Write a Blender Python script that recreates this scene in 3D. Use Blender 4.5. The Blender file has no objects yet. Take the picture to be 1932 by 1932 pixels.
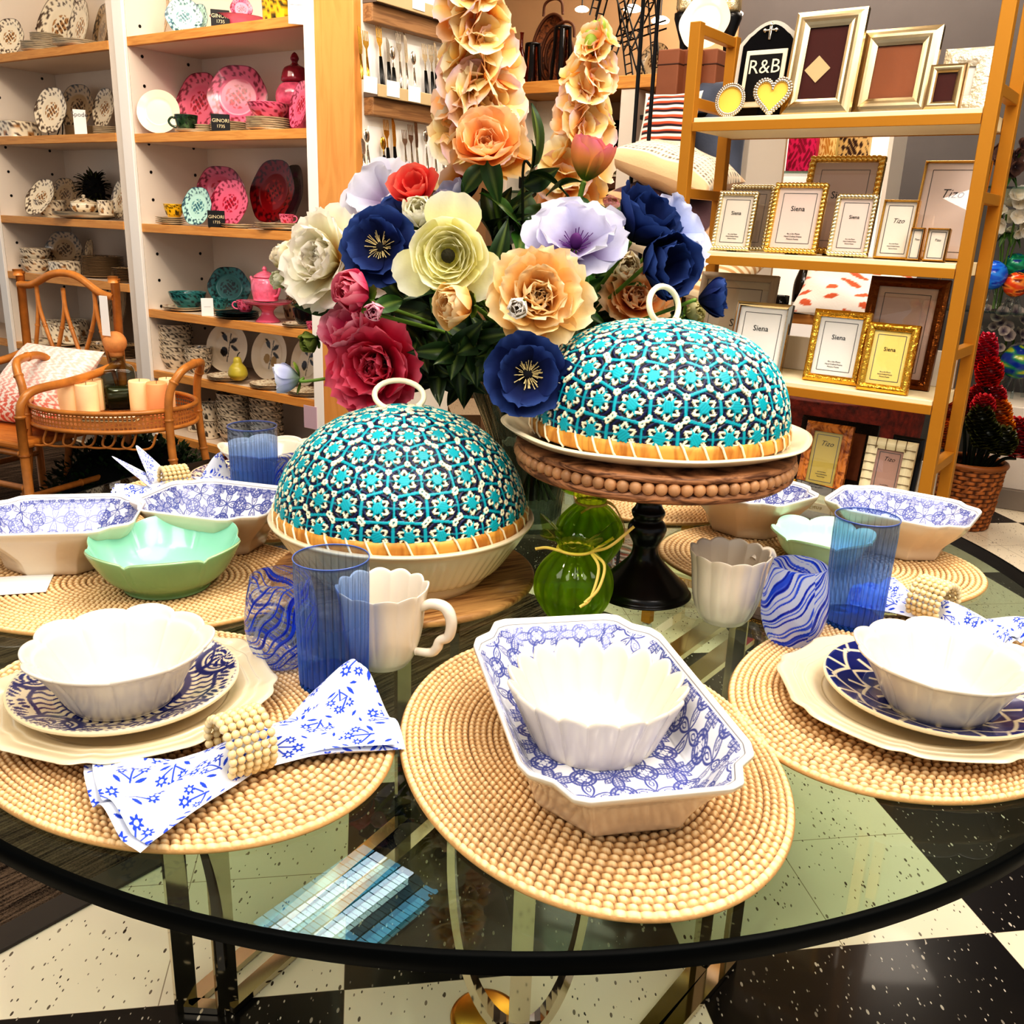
import bpy, math, random
import numpy as np
from mathutils import Vector, Matrix
PI=math.pi; cos=math.cos; sin=math.sin
random.seed(11); RNG=np.random.default_rng(11)
COL=bpy.context.scene.collection
# ---------------------------------------------------------------- camera model (image taken as 1932 x 1932)
FPX=1757.22; PITCH=0.303732; ROLL=0.0362245; CAMH=1.26802
_fw=np.array([0,cos(PITCH),-sin(PITCH)]); _rt=np.array([1.,0,0]); _up=np.cross(_rt,_fw)
_r=cos(ROLL)*_rt+sin(ROLL)*_up; _u=-sin(ROLL)*_rt+cos(ROLL)*_up
CAM=np.array([0,0,CAMH])
def ray(x,y): return _fw+((x-966)*_r-(y-966)*_u)/FPX
def onz(x,y,z=.742):           # where a sight line meets the height z
    d=ray(x,y); return CAM+d*((z-CAMH)/d[2])
def aty(x,y,Y):                # where a sight line meets the depth Y
    d=ray(x,y); return CAM+d*(Y/d[1])
def ppm(P): return FPX/float((np.asarray(P,float)-CAM)@_fw)
def onplane(x,y,P,t):          # on the upright plane through P along t -> (along, height, point)
    d=ray(x,y); n=np.array([-t[1],t[0]]); k=(n@np.asarray(P[:2]))/(n@d[:2]); X=CAM+d*k
    return float((X[:2]-np.asarray(P[:2]))@t), float(X[2]), X
# ---------------------------------------------------------------- colours and materials
def S(r,g,b,a=1.0):
    f=lambda c: (c/255/12.92) if c/255<=.04045 else ((c/255+.055)/1.055)**2.4
    return (f(r),f(g),f(b),a)
MATS={}
def _new(name):
    m=bpy.data.materials.new(name); m.use_nodes=True; nt=m.node_tree; nt.nodes.clear()
    o=nt.nodes.new('ShaderNodeOutputMaterial'); return m,nt,o
def N(nt,t,**k):
    n=nt.nodes.new(t)
    for a,v in k.items(): setattr(n,a,v)
    return n
def principled(nt,color=(.8,.8,.8,1),rough=.5,metal=0,coat=0,sheen=0,spec=.5,trans=0,ior=1.5,emit=None,es=0,sss=0):
    b=nt.nodes.new('ShaderNodeBsdfPrincipled'); I=b.inputs
    I['Base Color'].default_value=color; I['Roughness'].default_value=rough; I['Metallic'].default_value=metal
    I['Coat Weight'].default_value=coat; I['Coat Roughness'].default_value=.05; I['Specular IOR Level'].default_value=spec
    I['Transmission Weight'].default_value=trans; I['IOR'].default_value=ior
    if sheen: I['Sheen Weight'].default_value=sheen
    if emit: I['Emission Color'].default_value=emit; I['Emission Strength'].default_value=es
    return b
def pm(name,color,rough=.5,metal=0,coat=0,noise=0,nscale=8,bump=0,bscale=60,spec=.5,emit=None,es=0,sheen=0):
    if name in MATS: return MATS[name]
    m,nt,o=_new(name); b=principled(nt,color,rough,metal,coat,sheen,spec,emit=emit,es=es); nt.links.new(b.outputs[0],o.inputs[0])
    tc=N(nt,'ShaderNodeTexCoord')
    if noise:
        n=N(nt,'ShaderNodeTexNoise'); n.inputs['Scale'].default_value=nscale; n.inputs['Detail'].default_value=4
        r=N(nt,'ShaderNodeMapRange'); r.inputs['To Min'].default_value=1-noise; r.inputs['To Max'].default_value=1+noise*.6
        r.inputs['From Min'].default_value=.3; r.inputs['From Max'].default_value=.7
        mx=N(nt,'ShaderNodeVectorMath',operation='SCALE'); mx.inputs[0].default_value=color[:3]
        nt.links.new(tc.outputs['Object'],n.inputs['Vector']); nt.links.new(n.outputs['Fac'],r.inputs['Value']); nt.links.new(r.outputs[0],mx.inputs['Scale']); nt.links.new(mx.outputs[0],b.inputs['Base Color'])
    if bump:
        n=N(nt,'ShaderNodeTexNoise'); n.inputs['Scale'].default_value=bscale; n.inputs['Detail'].default_value=3
        bp=N(nt,'ShaderNodeBump'); bp.inputs['Strength'].default_value=bump; bp.inputs['Distance'].default_value=.004
        nt.links.new(tc.outputs['Object'],n.inputs['Vector']); nt.links.new(n.outputs['Fac'],bp.inputs['Height']); nt.links.new(bp.outputs[0],b.inputs['Normal'])
    MATS[name]=m; return m
def vm(name,rough=.4,metal=0,coat=0,bump=0,bscale=80,sheen=0,spec=.5):   # colour painted on the vertices
    if name in MATS: return MATS[name]
    m,nt,o=_new(name); b=principled(nt,(1,1,1,1),rough,metal,coat,sheen,spec); nt.links.new(b.outputs[0],o.inputs[0])
    a=N(nt,'ShaderNodeAttribute',attribute_name='Col'); nt.links.new(a.outputs['Color'],b.inputs['Base Color'])
    if bump:
        tc=N(nt,'ShaderNodeTexCoord'); n=N(nt,'ShaderNodeTexNoise'); n.inputs['Scale'].default_value=bscale
        bp=N(nt,'ShaderNodeBump'); bp.inputs['Strength'].default_value=bump; bp.inputs['Distance'].default_value=.003
        nt.links.new(tc.outputs['Object'],n.inputs['Vector']); nt.links.new(n.outputs['Fac'],bp.inputs['Height']); nt.links.new(bp.outputs[0],b.inputs['Normal'])
    MATS[name]=m; return m
def wood(name,c1,c2,scale=(3,30,30),rough=.45,coat=.1,dist=2.0):
    if name in MATS: return MATS[name]
    m,nt,o=_new(name); b=principled(nt,c1,rough,0,coat); nt.links.new(b.outputs[0],o.inputs[0])
    tc=N(nt,'ShaderNodeTexCoord'); mp=N(nt,'ShaderNodeMapping'); mp.inputs['Scale'].default_value=scale
    n=N(nt,'ShaderNodeTexNoise'); n.inputs['Scale'].default_value=1.6; n.inputs['Detail'].default_value=6; n.inputs['Distortion'].default_value=dist
    r=N(nt,'ShaderNodeValToRGB'); r.color_ramp.elements[0].color=c2; r.color_ramp.elements[0].position=.36; r.color_ramp.elements[1].color=c1; r.color_ramp.elements[1].position=.58
    L=nt.links.new; L(tc.outputs['Object'],mp.inputs[0]); L(mp.outputs[0],n.inputs['Vector']); L(n.outputs['Fac'],r.inputs[0]); L(r.outputs[0],b.inputs['Base Color'])
    bp=N(nt,'ShaderNodeBump'); bp.inputs['Strength'].default_value=.08; bp.inputs['Distance'].default_value=.003; L(n.outputs['Fac'],bp.inputs['Height']); L(bp.outputs[0],b.inputs['Normal'])
    MATS[name]=m; return m
def schlick(nt,f0=.04):                           # same reflectance from both sides of a thin pane
    lw=N(nt,'ShaderNodeLayerWeight'); lw.inputs[0].default_value=.5; p=N(nt,'ShaderNodeMath',operation='POWER'); p.inputs[1].default_value=4.5; nt.links.new(lw.outputs['Facing'],p.inputs[0])
    a=N(nt,'ShaderNodeMath',operation='MULTIPLY_ADD'); a.inputs[1].default_value=.96; a.inputs[2].default_value=f0; nt.links.new(p.outputs[0],a.inputs[0]); return a.outputs[0]
def clearglass(name,tint=(.92,.97,.95,1),refl=1.0,rough=0.0,vc=False,ior=1.45):   # thin pane: transparent with Fresnel mirror
    if name in MATS: return MATS[name]
    m,nt,o=_new(name); L=nt.links.new
    t=N(nt,'ShaderNodeBsdfTransparent'); t.inputs[0].default_value=tint
    g=N(nt,'ShaderNodeBsdfGlossy'); g.inputs['Roughness'].default_value=rough; g.inputs['Color'].default_value=(refl,refl,refl,1)
    x=N(nt,'ShaderNodeMixShader'); L(schlick(nt),x.inputs[0]); L(t.outputs[0],x.inputs[1]); L(g.outputs[0],x.inputs[2]); L(x.outputs[0],o.inputs[0])
    MATS[name]=m; return m
def realglass(name,color,rough=0.0,ior=1.45):
    if name in MATS: return MATS[name]
    m,nt,o=_new(name); g=N(nt,'ShaderNodeBsdfGlass'); g.inputs['Color'].default_value=color; g.inputs['Roughness'].default_value=rough; g.inputs['IOR'].default_value=ior
    nt.links.new(g.outputs[0],o.inputs[0]); MATS[name]=m; return m
# ---------------------------------------------------------------- mesh building
class MB:
    def __init__(s): s.V=[];s.Q=[];s.T=[];s.C=[];s.n=0;s.hasc=False
    def add(s,V,Q=None,T=None,C=None):
        V=np.asarray(V,float).reshape(-1,3); s.V.append(V)
        if Q is not None and len(Q): s.Q.append(np.asarray(Q,np.int64).reshape(-1,4)+s.n)
        if T is not None and len(T): s.T.append(np.asarray(T,np.int64).reshape(-1,3)+s.n)
        if C is None: s.C.append(np.ones((len(V),4)))
        else:
            C=np.asarray(C,float); s.hasc=True
            if C.ndim==1: C=np.tile(C[None],(len(V),1))
            if C.shape[1]==3: C=np.c_[C,np.ones(len(C))]
            s.C.append(C)
        s.n+=len(V); return s
    def geo(s,g,M=None,C=None):
        V,Q,T=g[:3]; V=np.asarray(V,float)
        if M is not None:
            A=np.array(M); V=V@A[:3,:3].T+A[:3,3]
        if C is None and len(g)>3: C=g[3]
        return s.add(V,Q,T,C)
    def mesh(s,name,mat,smooth=True):
        V=np.concatenate(s.V); Q=np.concatenate(s.Q) if s.Q else np.zeros((0,4),np.int64); T=np.concatenate(s.T) if s.T else np.zeros((0,3),np.int64)
        me=bpy.data.meshes.new(name); me.vertices.add(len(V)); me.vertices.foreach_set('co',V.astype(np.float32).ravel())
        nl=len(Q)*4+len(T)*3; me.loops.add(nl); me.loops.foreach_set('vertex_index',np.concatenate([Q.ravel(),T.ravel()]).astype(np.int32))
        me.polygons.add(len(Q)+len(T)); st=np.concatenate([np.arange(len(Q))*4,len(Q)*4+np.arange(len(T))*3]).astype(np.int32); me.polygons.foreach_set('loop_start',st)
        if hasattr(me.polygons[0] if len(me.polygons) else None,'loop_total'):
            try: me.polygons.foreach_set('loop_total',np.concatenate([np.full(len(Q),4),np.full(len(T),3)]).astype(np.int32))
            except Exception: pass
        me.update(calc_edges=True); me.validate()
        if s.hasc:
            a=me.color_attributes.new('Col','FLOAT_COLOR','POINT'); a.data.foreach_set('color',np.concatenate(s.C).astype(np.float32).ravel())
        me.polygons.foreach_set('use_smooth',np.full(len(me.polygons),bool(smooth)))
        for k in (mat if isinstance(mat,(list,tuple)) else [mat]): me.materials.append(k)
        return me
def box(x0,x1,y0,y1,z0,z1):
    V=[(x0,y0,z0),(x1,y0,z0),(x1,y1,z0),(x0,y1,z0),(x0,y0,z1),(x1,y0,z1),(x1,y1,z1),(x0,y1,z1)]
    return np.array(V,float),np.array([(0,3,2,1),(4,5,6,7),(0,1,5,4),(1,2,6,5),(2,3,7,6),(3,0,4,7)]),None
def bbox(x0,x1,y0,y1,z0,z1,b=.004):      # box with bevelled long edges (chamfered)
    b=min(b,(x1-x0)*.45,(y1-y0)*.45,(z1-z0)*.45); me=bpy.data.meshes.new('t'); import bmesh
    bm=bmesh.new(); r=bmesh.ops.create_cube(bm,size=1)
    for v in bm.verts: v.co=Vector(((x0+x1)/2+v.co.x*(x1-x0),(y0+y1)/2+v.co.y*(y1-y0),(z0+z1)/2+v.co.z*(z1-z0)))
    bmesh.ops.bevel(bm,geom=list(bm.edges),offset=b,segments=2,profile=.5,affect='EDGES')
    bm.verts.ensure_lookup_table(); V=np.array([v.co[:] for v in bm.verts]); Q=[];T=[]
    for f in bm.faces:
        ids=[v.index for v in f.verts]
        if len(ids)==4: Q.append(ids)
        else:
            for k in range(1,len(ids)-1): T.append((ids[0],ids[k],ids[k+1]))
    bm.free(); bpy.data.meshes.remove(me); return V,np.array(Q),np.array(T) if T else None
def gridfaces(nu,nv,cu=False,cv=False):
    a=np.arange(nu if cu else nu-1); b=np.arange(nv if cv else nv-1); A,B=np.meshgrid(a,b,indexing='ij'); A2=(A+1)%nu; B2=(B+1)%nv
    return np.stack([A*nv+B,A2*nv+B,A2*nv+B2,A*nv+B2],-1).reshape(-1,4)
def grid(P,cu=False,cv=False,C=None):    # P: (nu,nv,3)
    nu,nv=P.shape[:2]; g=(P.reshape(-1,3),gridfaces(nu,nv,cu,cv),None)
    return g if C is None else g+(C.reshape(nu*nv,-1),)
def lathe(prof,n=48,f=None,M=None,cap=True):     # prof: (r,z[,w]); f(th,w)->(radial factor, dz)
    prof=np.array([tuple(p)+((0,) if len(p)==2 else ()) for p in prof],float); th=np.linspace(0,2*PI,n,endpoint=False)
    r=prof[:,0][:,None]*np.ones(n); z=prof[:,1][:,None]*np.ones(n)
    if f is not None:
        k,dz=f(th[None,:],prof[:,2][:,None]); r=r*k; z=z+dz
    P=np.stack([r*np.cos(th),r*np.sin(th),z],-1); P=P[:, ::-1] if False else P
    V,Q,_=grid(P,False,True); T=[]
    Q=Q[:,::-1]
    if cap:
        ex=[]
        for i,inv in ((0,False),(len(prof)-1,True)):
            if prof[i,0]>1e-6:
                c=len(V)+len(ex); ex.append((0,0,float(z[i].mean())))
                for k in range(n):
                    a,b=i*n+k,i*n+(k+1)%n; T.append((c,b,a) if not inv else (c,a,b))
        if ex: V=np.concatenate([V,np.array(ex)])
    return V,Q,np.array(T) if T else None
def smoothprof(pts,n=8):                         # Catmull-Rom through profile points
    pts=np.array(pts,float); P=np.vstack([2*pts[0]-pts[1],pts,2*pts[-1]-pts[-2]]); out=[]
    for i in range(1,len(P)-2):
        t=np.linspace(0,1,n,endpoint=False)[:,None]
        out.append(.5*((2*P[i])+(-P[i-1]+P[i+1])*t+(2*P[i-1]-5*P[i]+4*P[i+1]-P[i+2])*t*t+(-P[i-1]+3*P[i]-3*P[i+1]+P[i+2])*t**3))
    out=np.concatenate(out+[pts[-1:]])
    return out
def spline(pts,n=10): return smoothprof(pts,n)
def tube(path,r,n=8,closed=False,cap=True):
    P=np.asarray(path,float); m=len(P); r=np.broadcast_to(np.asarray(r,float),(m,))
    t=np.roll(P,-1,0)-np.roll(P,1,0) if closed else np.gradient(P,axis=0); t/=np.linalg.norm(t,axis=1)[:,None]+1e-12
    up=np.array([0,0,1.]) if abs(t[0][2])<.9 else np.array([1.,0,0]); a=np.cross(t[0],up); a/=np.linalg.norm(a); rings=[]
    A=[a]
    for i in range(1,m):
        a=a-t[i]*(a@t[i]); a/=np.linalg.norm(a)+1e-12; A.append(a)
    A=np.array(A); B=np.cross(t,A); th=np.linspace(0,2*PI,n,endpoint=False)
    G=P[:,None]+r[:,None,None]*(np.cos(th)[None,:,None]*A[:,None]+np.sin(th)[None,:,None]*B[:,None])
    V,Q,_=grid(G,closed,True); T=None
    if cap and not closed:
        V=np.concatenate([V,P[:1],P[-1:]]); c0,c1=m*n,m*n+1
        T=np.array([(c0,(k+1)%n,k) for k in range(n)]+[(c1,(m-1)*n+k,(m-1)*n+(k+1)%n) for k in range(n)])
    return V,Q[:, ::-1] if False else Q,T
def bar(path,w,h,up=(0,0,1),closed=False):       # flat bar swept along a path; w across, h along up
    P=np.asarray(path,float); t=np.gradient(P,axis=0); t/=np.linalg.norm(t,axis=1)[:,None]; up=np.asarray(up,float)
    s=np.cross(t,up); s/=np.linalg.norm(s,axis=1)[:,None]+1e-12; u=np.cross(s,t)
    G=np.stack([P+s*w/2+u*h/2,P-s*w/2+u*h/2,P-s*w/2-u*h/2,P+s*w/2-u*h/2],1); V,Q,_=grid(G,False,True); m=len(P)
    Q=np.concatenate([Q,[[3,2,1,0],[4*(m-1),4*(m-1)+1,4*(m-1)+2,4*(m-1)+3]]]); return V,Q,None
def ball(c,r,n=16,m=10,sx=1,sy=1,sz=1):
    th=np.linspace(0,2*PI,n,endpoint=False); ph=np.linspace(1e-3,PI-1e-3,m); P=np.stack([np.outer(np.sin(ph),np.cos(th))*r*sx+c[0],np.outer(np.sin(ph),np.sin(th))*r*sy+c[1],np.outer(np.cos(ph),np.ones(n))*r*sz+c[2]],-1)
    V,Q,_=grid(P,False,True); return V,Q[:, ::-1] if False else Q,None
def polyext(pts,z0,z1):                          # extruded polygon (fan from centroid)
    P=np.asarray(pts,float); n=len(P); c=P.mean(0)
    V=np.concatenate([np.c_[P,np.full(n,z0)],np.c_[P,np.full(n,z1)],[[c[0],c[1],z0],[c[0],c[1],z1]]])
    Q=[(k,(k+1)%n,n+(k+1)%n,n+k) for k in range(n)]; T=[(2*n,(k+1)%n,k) for k in range(n)]+[(2*n+1,n+k,n+(k+1)%n) for k in range(n)]
    return V,np.array(Q),np.array(T)
def TR(loc=(0,0,0),rz=0,rx=0,ry=0,s=1):
    return Matrix.Translation(loc)@Matrix.Rotation(rz,4,'Z')@Matrix.Rotation(ry,4,'Y')@Matrix.Rotation(rx,4,'X')@Matrix.Diagonal((s,s,s,1) if not hasattr(s,'__len__') else (*s,1))
# ---------------------------------------------------------------- objects
def tag(o,label=None,cat=None,group=None,kind=None):
    if label: o['label']=label
    if cat: o['category']=cat
    if group: o['group']=group
    if kind: o['kind']=kind
    return o
def thing(name,label,cat,loc=(0,0,0),rz=0,group=None,rx=0,ry=0,M=None):
    o=bpy.data.objects.new(name,None); COL.objects.link(o); o.empty_display_size=.05
    o.matrix_world=M if M is not None else TR(tuple(loc),rz,rx,ry); return tag(o,label,cat,group)
def part(name,mb,mat,parent=None,smooth=True,label=None,mods=None):
    if isinstance(mb,tuple): mb=MB().geo(mb)
    o=bpy.data.objects.new(name,mb.mesh(name,mat,smooth)); COL.objects.link(o)
    if parent is not None: o.parent=parent
    if label: o['label']=label
    return o
def solo(name,mb,mat,label,cat,loc=(0,0,0),rz=0,group=None,smooth=True,rx=0,ry=0,M=None,kind=None):
    o=part(name,mb,mat,None,smooth); o.matrix_world=M if M is not None else TR(tuple(loc),rz,rx,ry); return tag(o,label,cat,group,kind)
def struct(name,mb,mat,parent=None,smooth=False):
    o=part(name,mb,mat,parent,smooth)
    if parent is None: o['kind']='structure'
    return o
def dup(root,label,M,group=None):
    r=root.copy(); COL.objects.link(r); r.matrix_world=M; r['label']=label
    if group: r['group']=group
    for ch in list(root.children):
        c=ch.copy(); COL.objects.link(c); c.parent=r
        for g in ch.children:
            d=g.copy(); COL.objects.link(d); d.parent=c
    return r
_tx={}
def text(name,s,size,mat,parent,M,align='CENTER',extr=.0003,shear=0,thin=False):
    k=(s,round(size,5),mat.name,shear)
    if k not in _tx:
        cu=bpy.data.curves.new(name,'FONT'); cu.body=s; cu.size=size; cu.align_x=align; cu.align_y='CENTER'; cu.extrude=extr; cu.resolution_u=2; cu.shear=shear
        if thin: cu.offset=-size*.012
        o=bpy.data.objects.new('tmp_text',cu); me=bpy.data.meshes.new_from_object(o); bpy.data.objects.remove(o); bpy.data.curves.remove(cu); me.materials.clear(); me.materials.append(mat); _tx[k]=me
    o=bpy.data.objects.new(name,_tx[k]); COL.objects.link(o); o.parent=parent; o.matrix_local=M; return o
def sh(o,off=.0):                                 # auto-smooth by angle without operators
    return o
def flatshade(o): o.data.polygons.foreach_set('use_smooth',np.zeros(len(o.data.polygons),bool)); return o
def sst(e0,e1,x):
    t=np.clip((x-e0)/(e1-e0),0,1); return t*t*(3-2*t)
def mixc(base,c,m): return base*(1-m[...,None])+np.array(c[:3])*m[...,None]
def fixn(o):
    import bmesh
    bm=bmesh.new(); bm.from_mesh(o.data); bmesh.ops.recalc_face_normals(bm,faces=bm.faces); bm.to_mesh(o.data); bm.free(); return o
# common materials
WHITE=pm('white_glaze',S(232,221,203),.22,0,.4)
CREAM=pm('cream_glaze',S(224,210,180),.25,0,.4)
STONE=pm('stoneware_outside',S(226,208,182),.4,0,.1,noise=.08,nscale=40)
BLACK=pm('black_paint',S(14,12,12),.35)
CHROME=pm('chrome',S(215,205,185),.08,1)
BRASS=pm('brass',S(200,150,70),.25,1)
GOLDP=pm('gold_painted_metal',S(196,138,46),.42,.25)
SILVER=pm('silver_metal',S(215,205,190),.18,1)
GOLDM=pm('bright_gold_metal',S(226,178,84),.22,1)
PAPER=pm('white_paper',S(246,244,240),.8)
INK=pm('black_ink',S(24,22,24),.7)
GREYINK=pm('grey_ink',S(110,106,104),.7)
MAPLE=wood('maple_wood',S(226,166,92),S(210,146,74),(2,2,26))
SHELFWHITE=pm('white_laminate',S(238,226,212),.5)
VC=vm('painted_ceramic',.22,0,.35); VCM=vm('painted_matte',.75); VCP=vm('petal_cloth',.8,0,0,.12,160)
_nt=VCP.node_tree; _a=[n for n in _nt.nodes if n.type=='ATTRIBUTE'][0]; _b=[n for n in _nt.nodes if n.type=='BSDF_PRINCIPLED'][0]; _o=[n for n in _nt.nodes if n.type=='OUTPUT_MATERIAL'][0]
_t=N(_nt,'ShaderNodeBsdfTranslucent'); _nt.links.new(_a.outputs['Color'],_t.inputs[0]); _x=N(_nt,'ShaderNodeMixShader'); _x.inputs[0].default_value=.38; _nt.links.new(_b.outputs[0],_x.inputs[1]); _nt.links.new(_t.outputs[0],_x.inputs[2]); _nt.links.new(_x.outputs[0],_o.inputs[0])
# ================================================================ room shell
TY=.159141; TO=np.array([-.257623,1.274925]); TS=.6096
def checker_mat():
    m,nt,o=_new('speckled_checker_tile'); L=nt.links.new; b=principled(nt,(1,1,1,1),.22,0,.25); L(b.outputs[0],o.inputs[0])
    geo=N(nt,'ShaderNodeNewGeometry'); mp=N(nt,'ShaderNodeMapping',vector_type='TEXTURE'); mp.inputs['Location'].default_value=(TO[0],TO[1],0); mp.inputs['Rotation'].default_value=(0,0,TY); mp.inputs['Scale'].default_value=(TS,TS,1)
    L(geo.outputs['Position'],mp.inputs[0])
    ck=N(nt,'ShaderNodeTexChecker'); ck.inputs['Scale'].default_value=1; ck.inputs['Color1'].default_value=(1,1,1,1); ck.inputs['Color2'].default_value=(0,0,0,1)
    ad=N(nt,'ShaderNodeVectorMath',operation='ADD'); ad.inputs[1].default_value=(0,0,.5); L(mp.outputs[0],ad.inputs[0]); L(ad.outputs[0],ck.inputs['Vector'])
    # speckles: stretched voronoi chips
    def chips(scale,thr,off):
        v=N(nt,'ShaderNodeTexVoronoi'); v.inputs['Scale'].default_value=scale; mpp=N(nt,'ShaderNodeMapping'); mpp.inputs['Scale'].default_value=(1,.42,1); mpp.inputs['Location'].default_value=(off,off,0); mpp.inputs['Rotation'].default_value=(0,0,.6+off)
        L(geo.outputs['Position'],mpp.inputs[0]); L(mpp.outputs[0],v.inputs['Vector'])
        c=N(nt,'ShaderNodeMath',operation='LESS_THAN'); L(v.outputs['Distance'],c.inputs[0]); c.inputs[1].default_value=thr
        sp=N(nt,'ShaderNodeSeparateColor'); L(v.outputs['Color'],sp.inputs[0]); g=N(nt,'ShaderNodeMath',operation='GREATER_THAN'); g.inputs[1].default_value=.45; L(sp.outputs[0],g.inputs[0])
        mlt=N(nt,'ShaderNodeMath',operation='MULTIPLY'); L(c.outputs[0],mlt.inputs[0]); L(g.outputs[0],mlt.inputs[1]); return mlt,sp
    a1,s1=chips(62,.15,0); a2,s2=chips(120,.17,3.3)
    mx=N(nt,'ShaderNodeMath',operation='MAXIMUM'); L(a1.outputs[0],mx.inputs[0]); L(a2.outputs[0],mx.inputs[1])
    wr=N(nt,'ShaderNodeMix',data_type='RGBA'); wr.inputs[6].default_value=S(255,244,220); 
    chipc=N(nt,'ShaderNodeValToRGB'); chipc.color_ramp.elements[0].color=S(60,48,40); chipc.color_ramp.elements[1].color=S(176,160,140); L(s1.outputs[1],chipc.inputs[0])
    L(mx.outputs[0],wr.inputs[0]); L(chipc.outputs[0],wr.inputs[7])
    br=N(nt,'ShaderNodeMix',data_type='RGBA'); br.inputs[6].default_value=S(26,24,25)
    chipd=N(nt,'ShaderNodeValToRGB'); chipd.color_ramp.elements[0].color=S(120,112,104); chipd.color_ramp.elements[1].color=S(225,215,200); L(s1.outputs[1],chipd.inputs[0])
    L(mx.outputs[0],br.inputs[0]); L(chipd.outputs[0],br.inputs[7])
    fin=N(nt,'ShaderNodeMix',data_type='RGBA'); L(ck.outputs['Color'],fin.inputs[0]); L(br.outputs[2],fin.inputs[6]); L(wr.outputs[2],fin.inputs[7])
    # thin seams every half square
    bt=N(nt,'ShaderNodeTexBrick'); bt.offset=0; bt.inputs['Scale'].default_value=1; bt.inputs['Brick Width'].default_value=.5; bt.inputs['Row Height'].default_value=.5; bt.inputs['Mortar Size'].default_value=.0016; bt.inputs['Mortar Smooth'].default_value=0
    bt.inputs['Color1'].default_value=(1,1,1,1); bt.inputs['Color2'].default_value=(1,1,1,1); bt.inputs['Mortar'].default_value=(.45,.4,.36,1); L(mp.outputs[0],bt.inputs['Vector'])
    mu=N(nt,'ShaderNodeMix',data_type='RGBA',blend_type='MULTIPLY'); mu.inputs[0].default_value=1; L(fin.outputs[2],mu.inputs[6]); L(bt.outputs['Color'],mu.inputs[7]); L(mu.outputs[2],b.inputs['Base Color'])
    return m
struct('floor',box(-7,9,-1.5,12,-.05,0),checker_mat())
# carpet with striped pile and a plain edge strip
def carpet_mat():
    m,nt,o=_new('striped_carpet'); L=nt.links.new; b=principled(nt,(1,1,1,1),.95,spec=.1); L(b.outputs[0],o.inputs[0])
    tc=N(nt,'ShaderNodeTexCoord'); mp=N(nt,'ShaderNodeMapping'); mp.inputs['Scale'].default_value=(5,130,5); L(tc.outputs['Object'],mp.inputs[0])
    n=N(nt,'ShaderNodeTexNoise'); n.inputs['Scale'].default_value=1; n.inputs['Detail'].default_value=3; L(mp.outputs[0],n.inputs['Vector'])
    n2=N(nt,'ShaderNodeTexNoise'); n2.inputs['Scale'].default_value=420; L(tc.outputs['Object'],n2.inputs['Vector'])
    ad=N(nt,'ShaderNodeMath',operation='MULTIPLY_ADD'); ad.inputs[1].default_value=.5; L(n2.outputs['Fac'],ad.inputs[0]); L(n.outputs['Fac'],ad.inputs[2])
    r=N(nt,'ShaderNodeValToRGB'); e=r.color_ramp.elements; e[0].position=.62; e[0].color=S(28,20,16); e[1].position=.9; e[1].color=S(122,104,88); L(ad.outputs[0],r.inputs[0]); L(r.outputs[0],b.inputs['Base Color'])
    bp=N(nt,'ShaderNodeBump'); bp.inputs['Strength'].default_value=.6; bp.inputs['Distance'].default_value=.004; L(ad.outputs[0],bp.inputs['Height']); L(bp.outputs[0],b.inputs['Normal']); return m
_c0=np.array([-.881,1.337]); _cd=np.array([.62,.785]); _cd/=np.linalg.norm(_cd); cy=math.atan2(_cd[1],_cd[0])
cp=struct('floor_carpet',box(-3,1.95,.045,5.0,0,.006),carpet_mat()); cp.matrix_world=TR((_c0[0],_c0[1],0),cy)
ce=struct('trim_carpet_edge',bbox(-3,2.0,-.012,.05,0,.008,.003),pm('carpet_edge_rubber',S(70,62,56),.6)); ce.matrix_world=TR((_c0[0],_c0[1],0),cy)
wallm=pm('beige_wall_paint',S(214,176,136),.85,noise=.03); greym=pm('grey_wall_paint',S(104,98,96),.85,noise=.04)
ceilm=pm('ceiling_paint',S(232,222,206),.9)
# far walls, ceiling
w=struct('wall_right',box(0,9.0,0,.1,0,3.2),greym); w.matrix_world=TR((1.22,6.03,0),-.60)
struct('ceiling',box(-7,9,-1.5,12,3.2,3.28),ceilm)

# fluorescent louvre light whose mirror image shows in the table glass
q0,q1=np.array([-1.075,3.344]),np.array([-.678,3.903]); lx=q1-q0; LL=float(np.linalg.norm(lx)); ly_=math.atan2(lx[1],lx[0]); LWd=.52
fl_=thing('louvre_ceiling_light','recessed fluorescent louvre light in the ceiling, mirrored in the glass table','ceiling light',(q0[0],q0[1],3.199),ly_)
part('housing',box(0,LL,-LWd,0,-.012,0),pm('louvre_housing',S(40,48,56),.5),fl_,False); g=[MB(),MB(),MB()]; r=np.random.default_rng(4); nr,nc=6,12
for i in range(nr):
    for k in range(nc):
        lev=(2 if i in(1,3) else 1 if i in(0,2,5) else 0) if r.random()>.12 else 1; g[lev].geo(box(LL*k/nc+.0035,LL*(k+1)/nc-.0035,-LWd*(i+1)/nr+.006,-LWd*i/nr-.006,-.016,-.013))
for m_,st_,c_ in zip(g,(.7,3.6,7.5),(S(120,170,200),S(130,205,240),S(225,242,255))): o_=part('louvre_cells',m_,pm('louvre_glow_%d'%int(st_),c_,.5,emit=c_,es=st_),fl_,False); o_['kind']='stuff'
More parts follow.
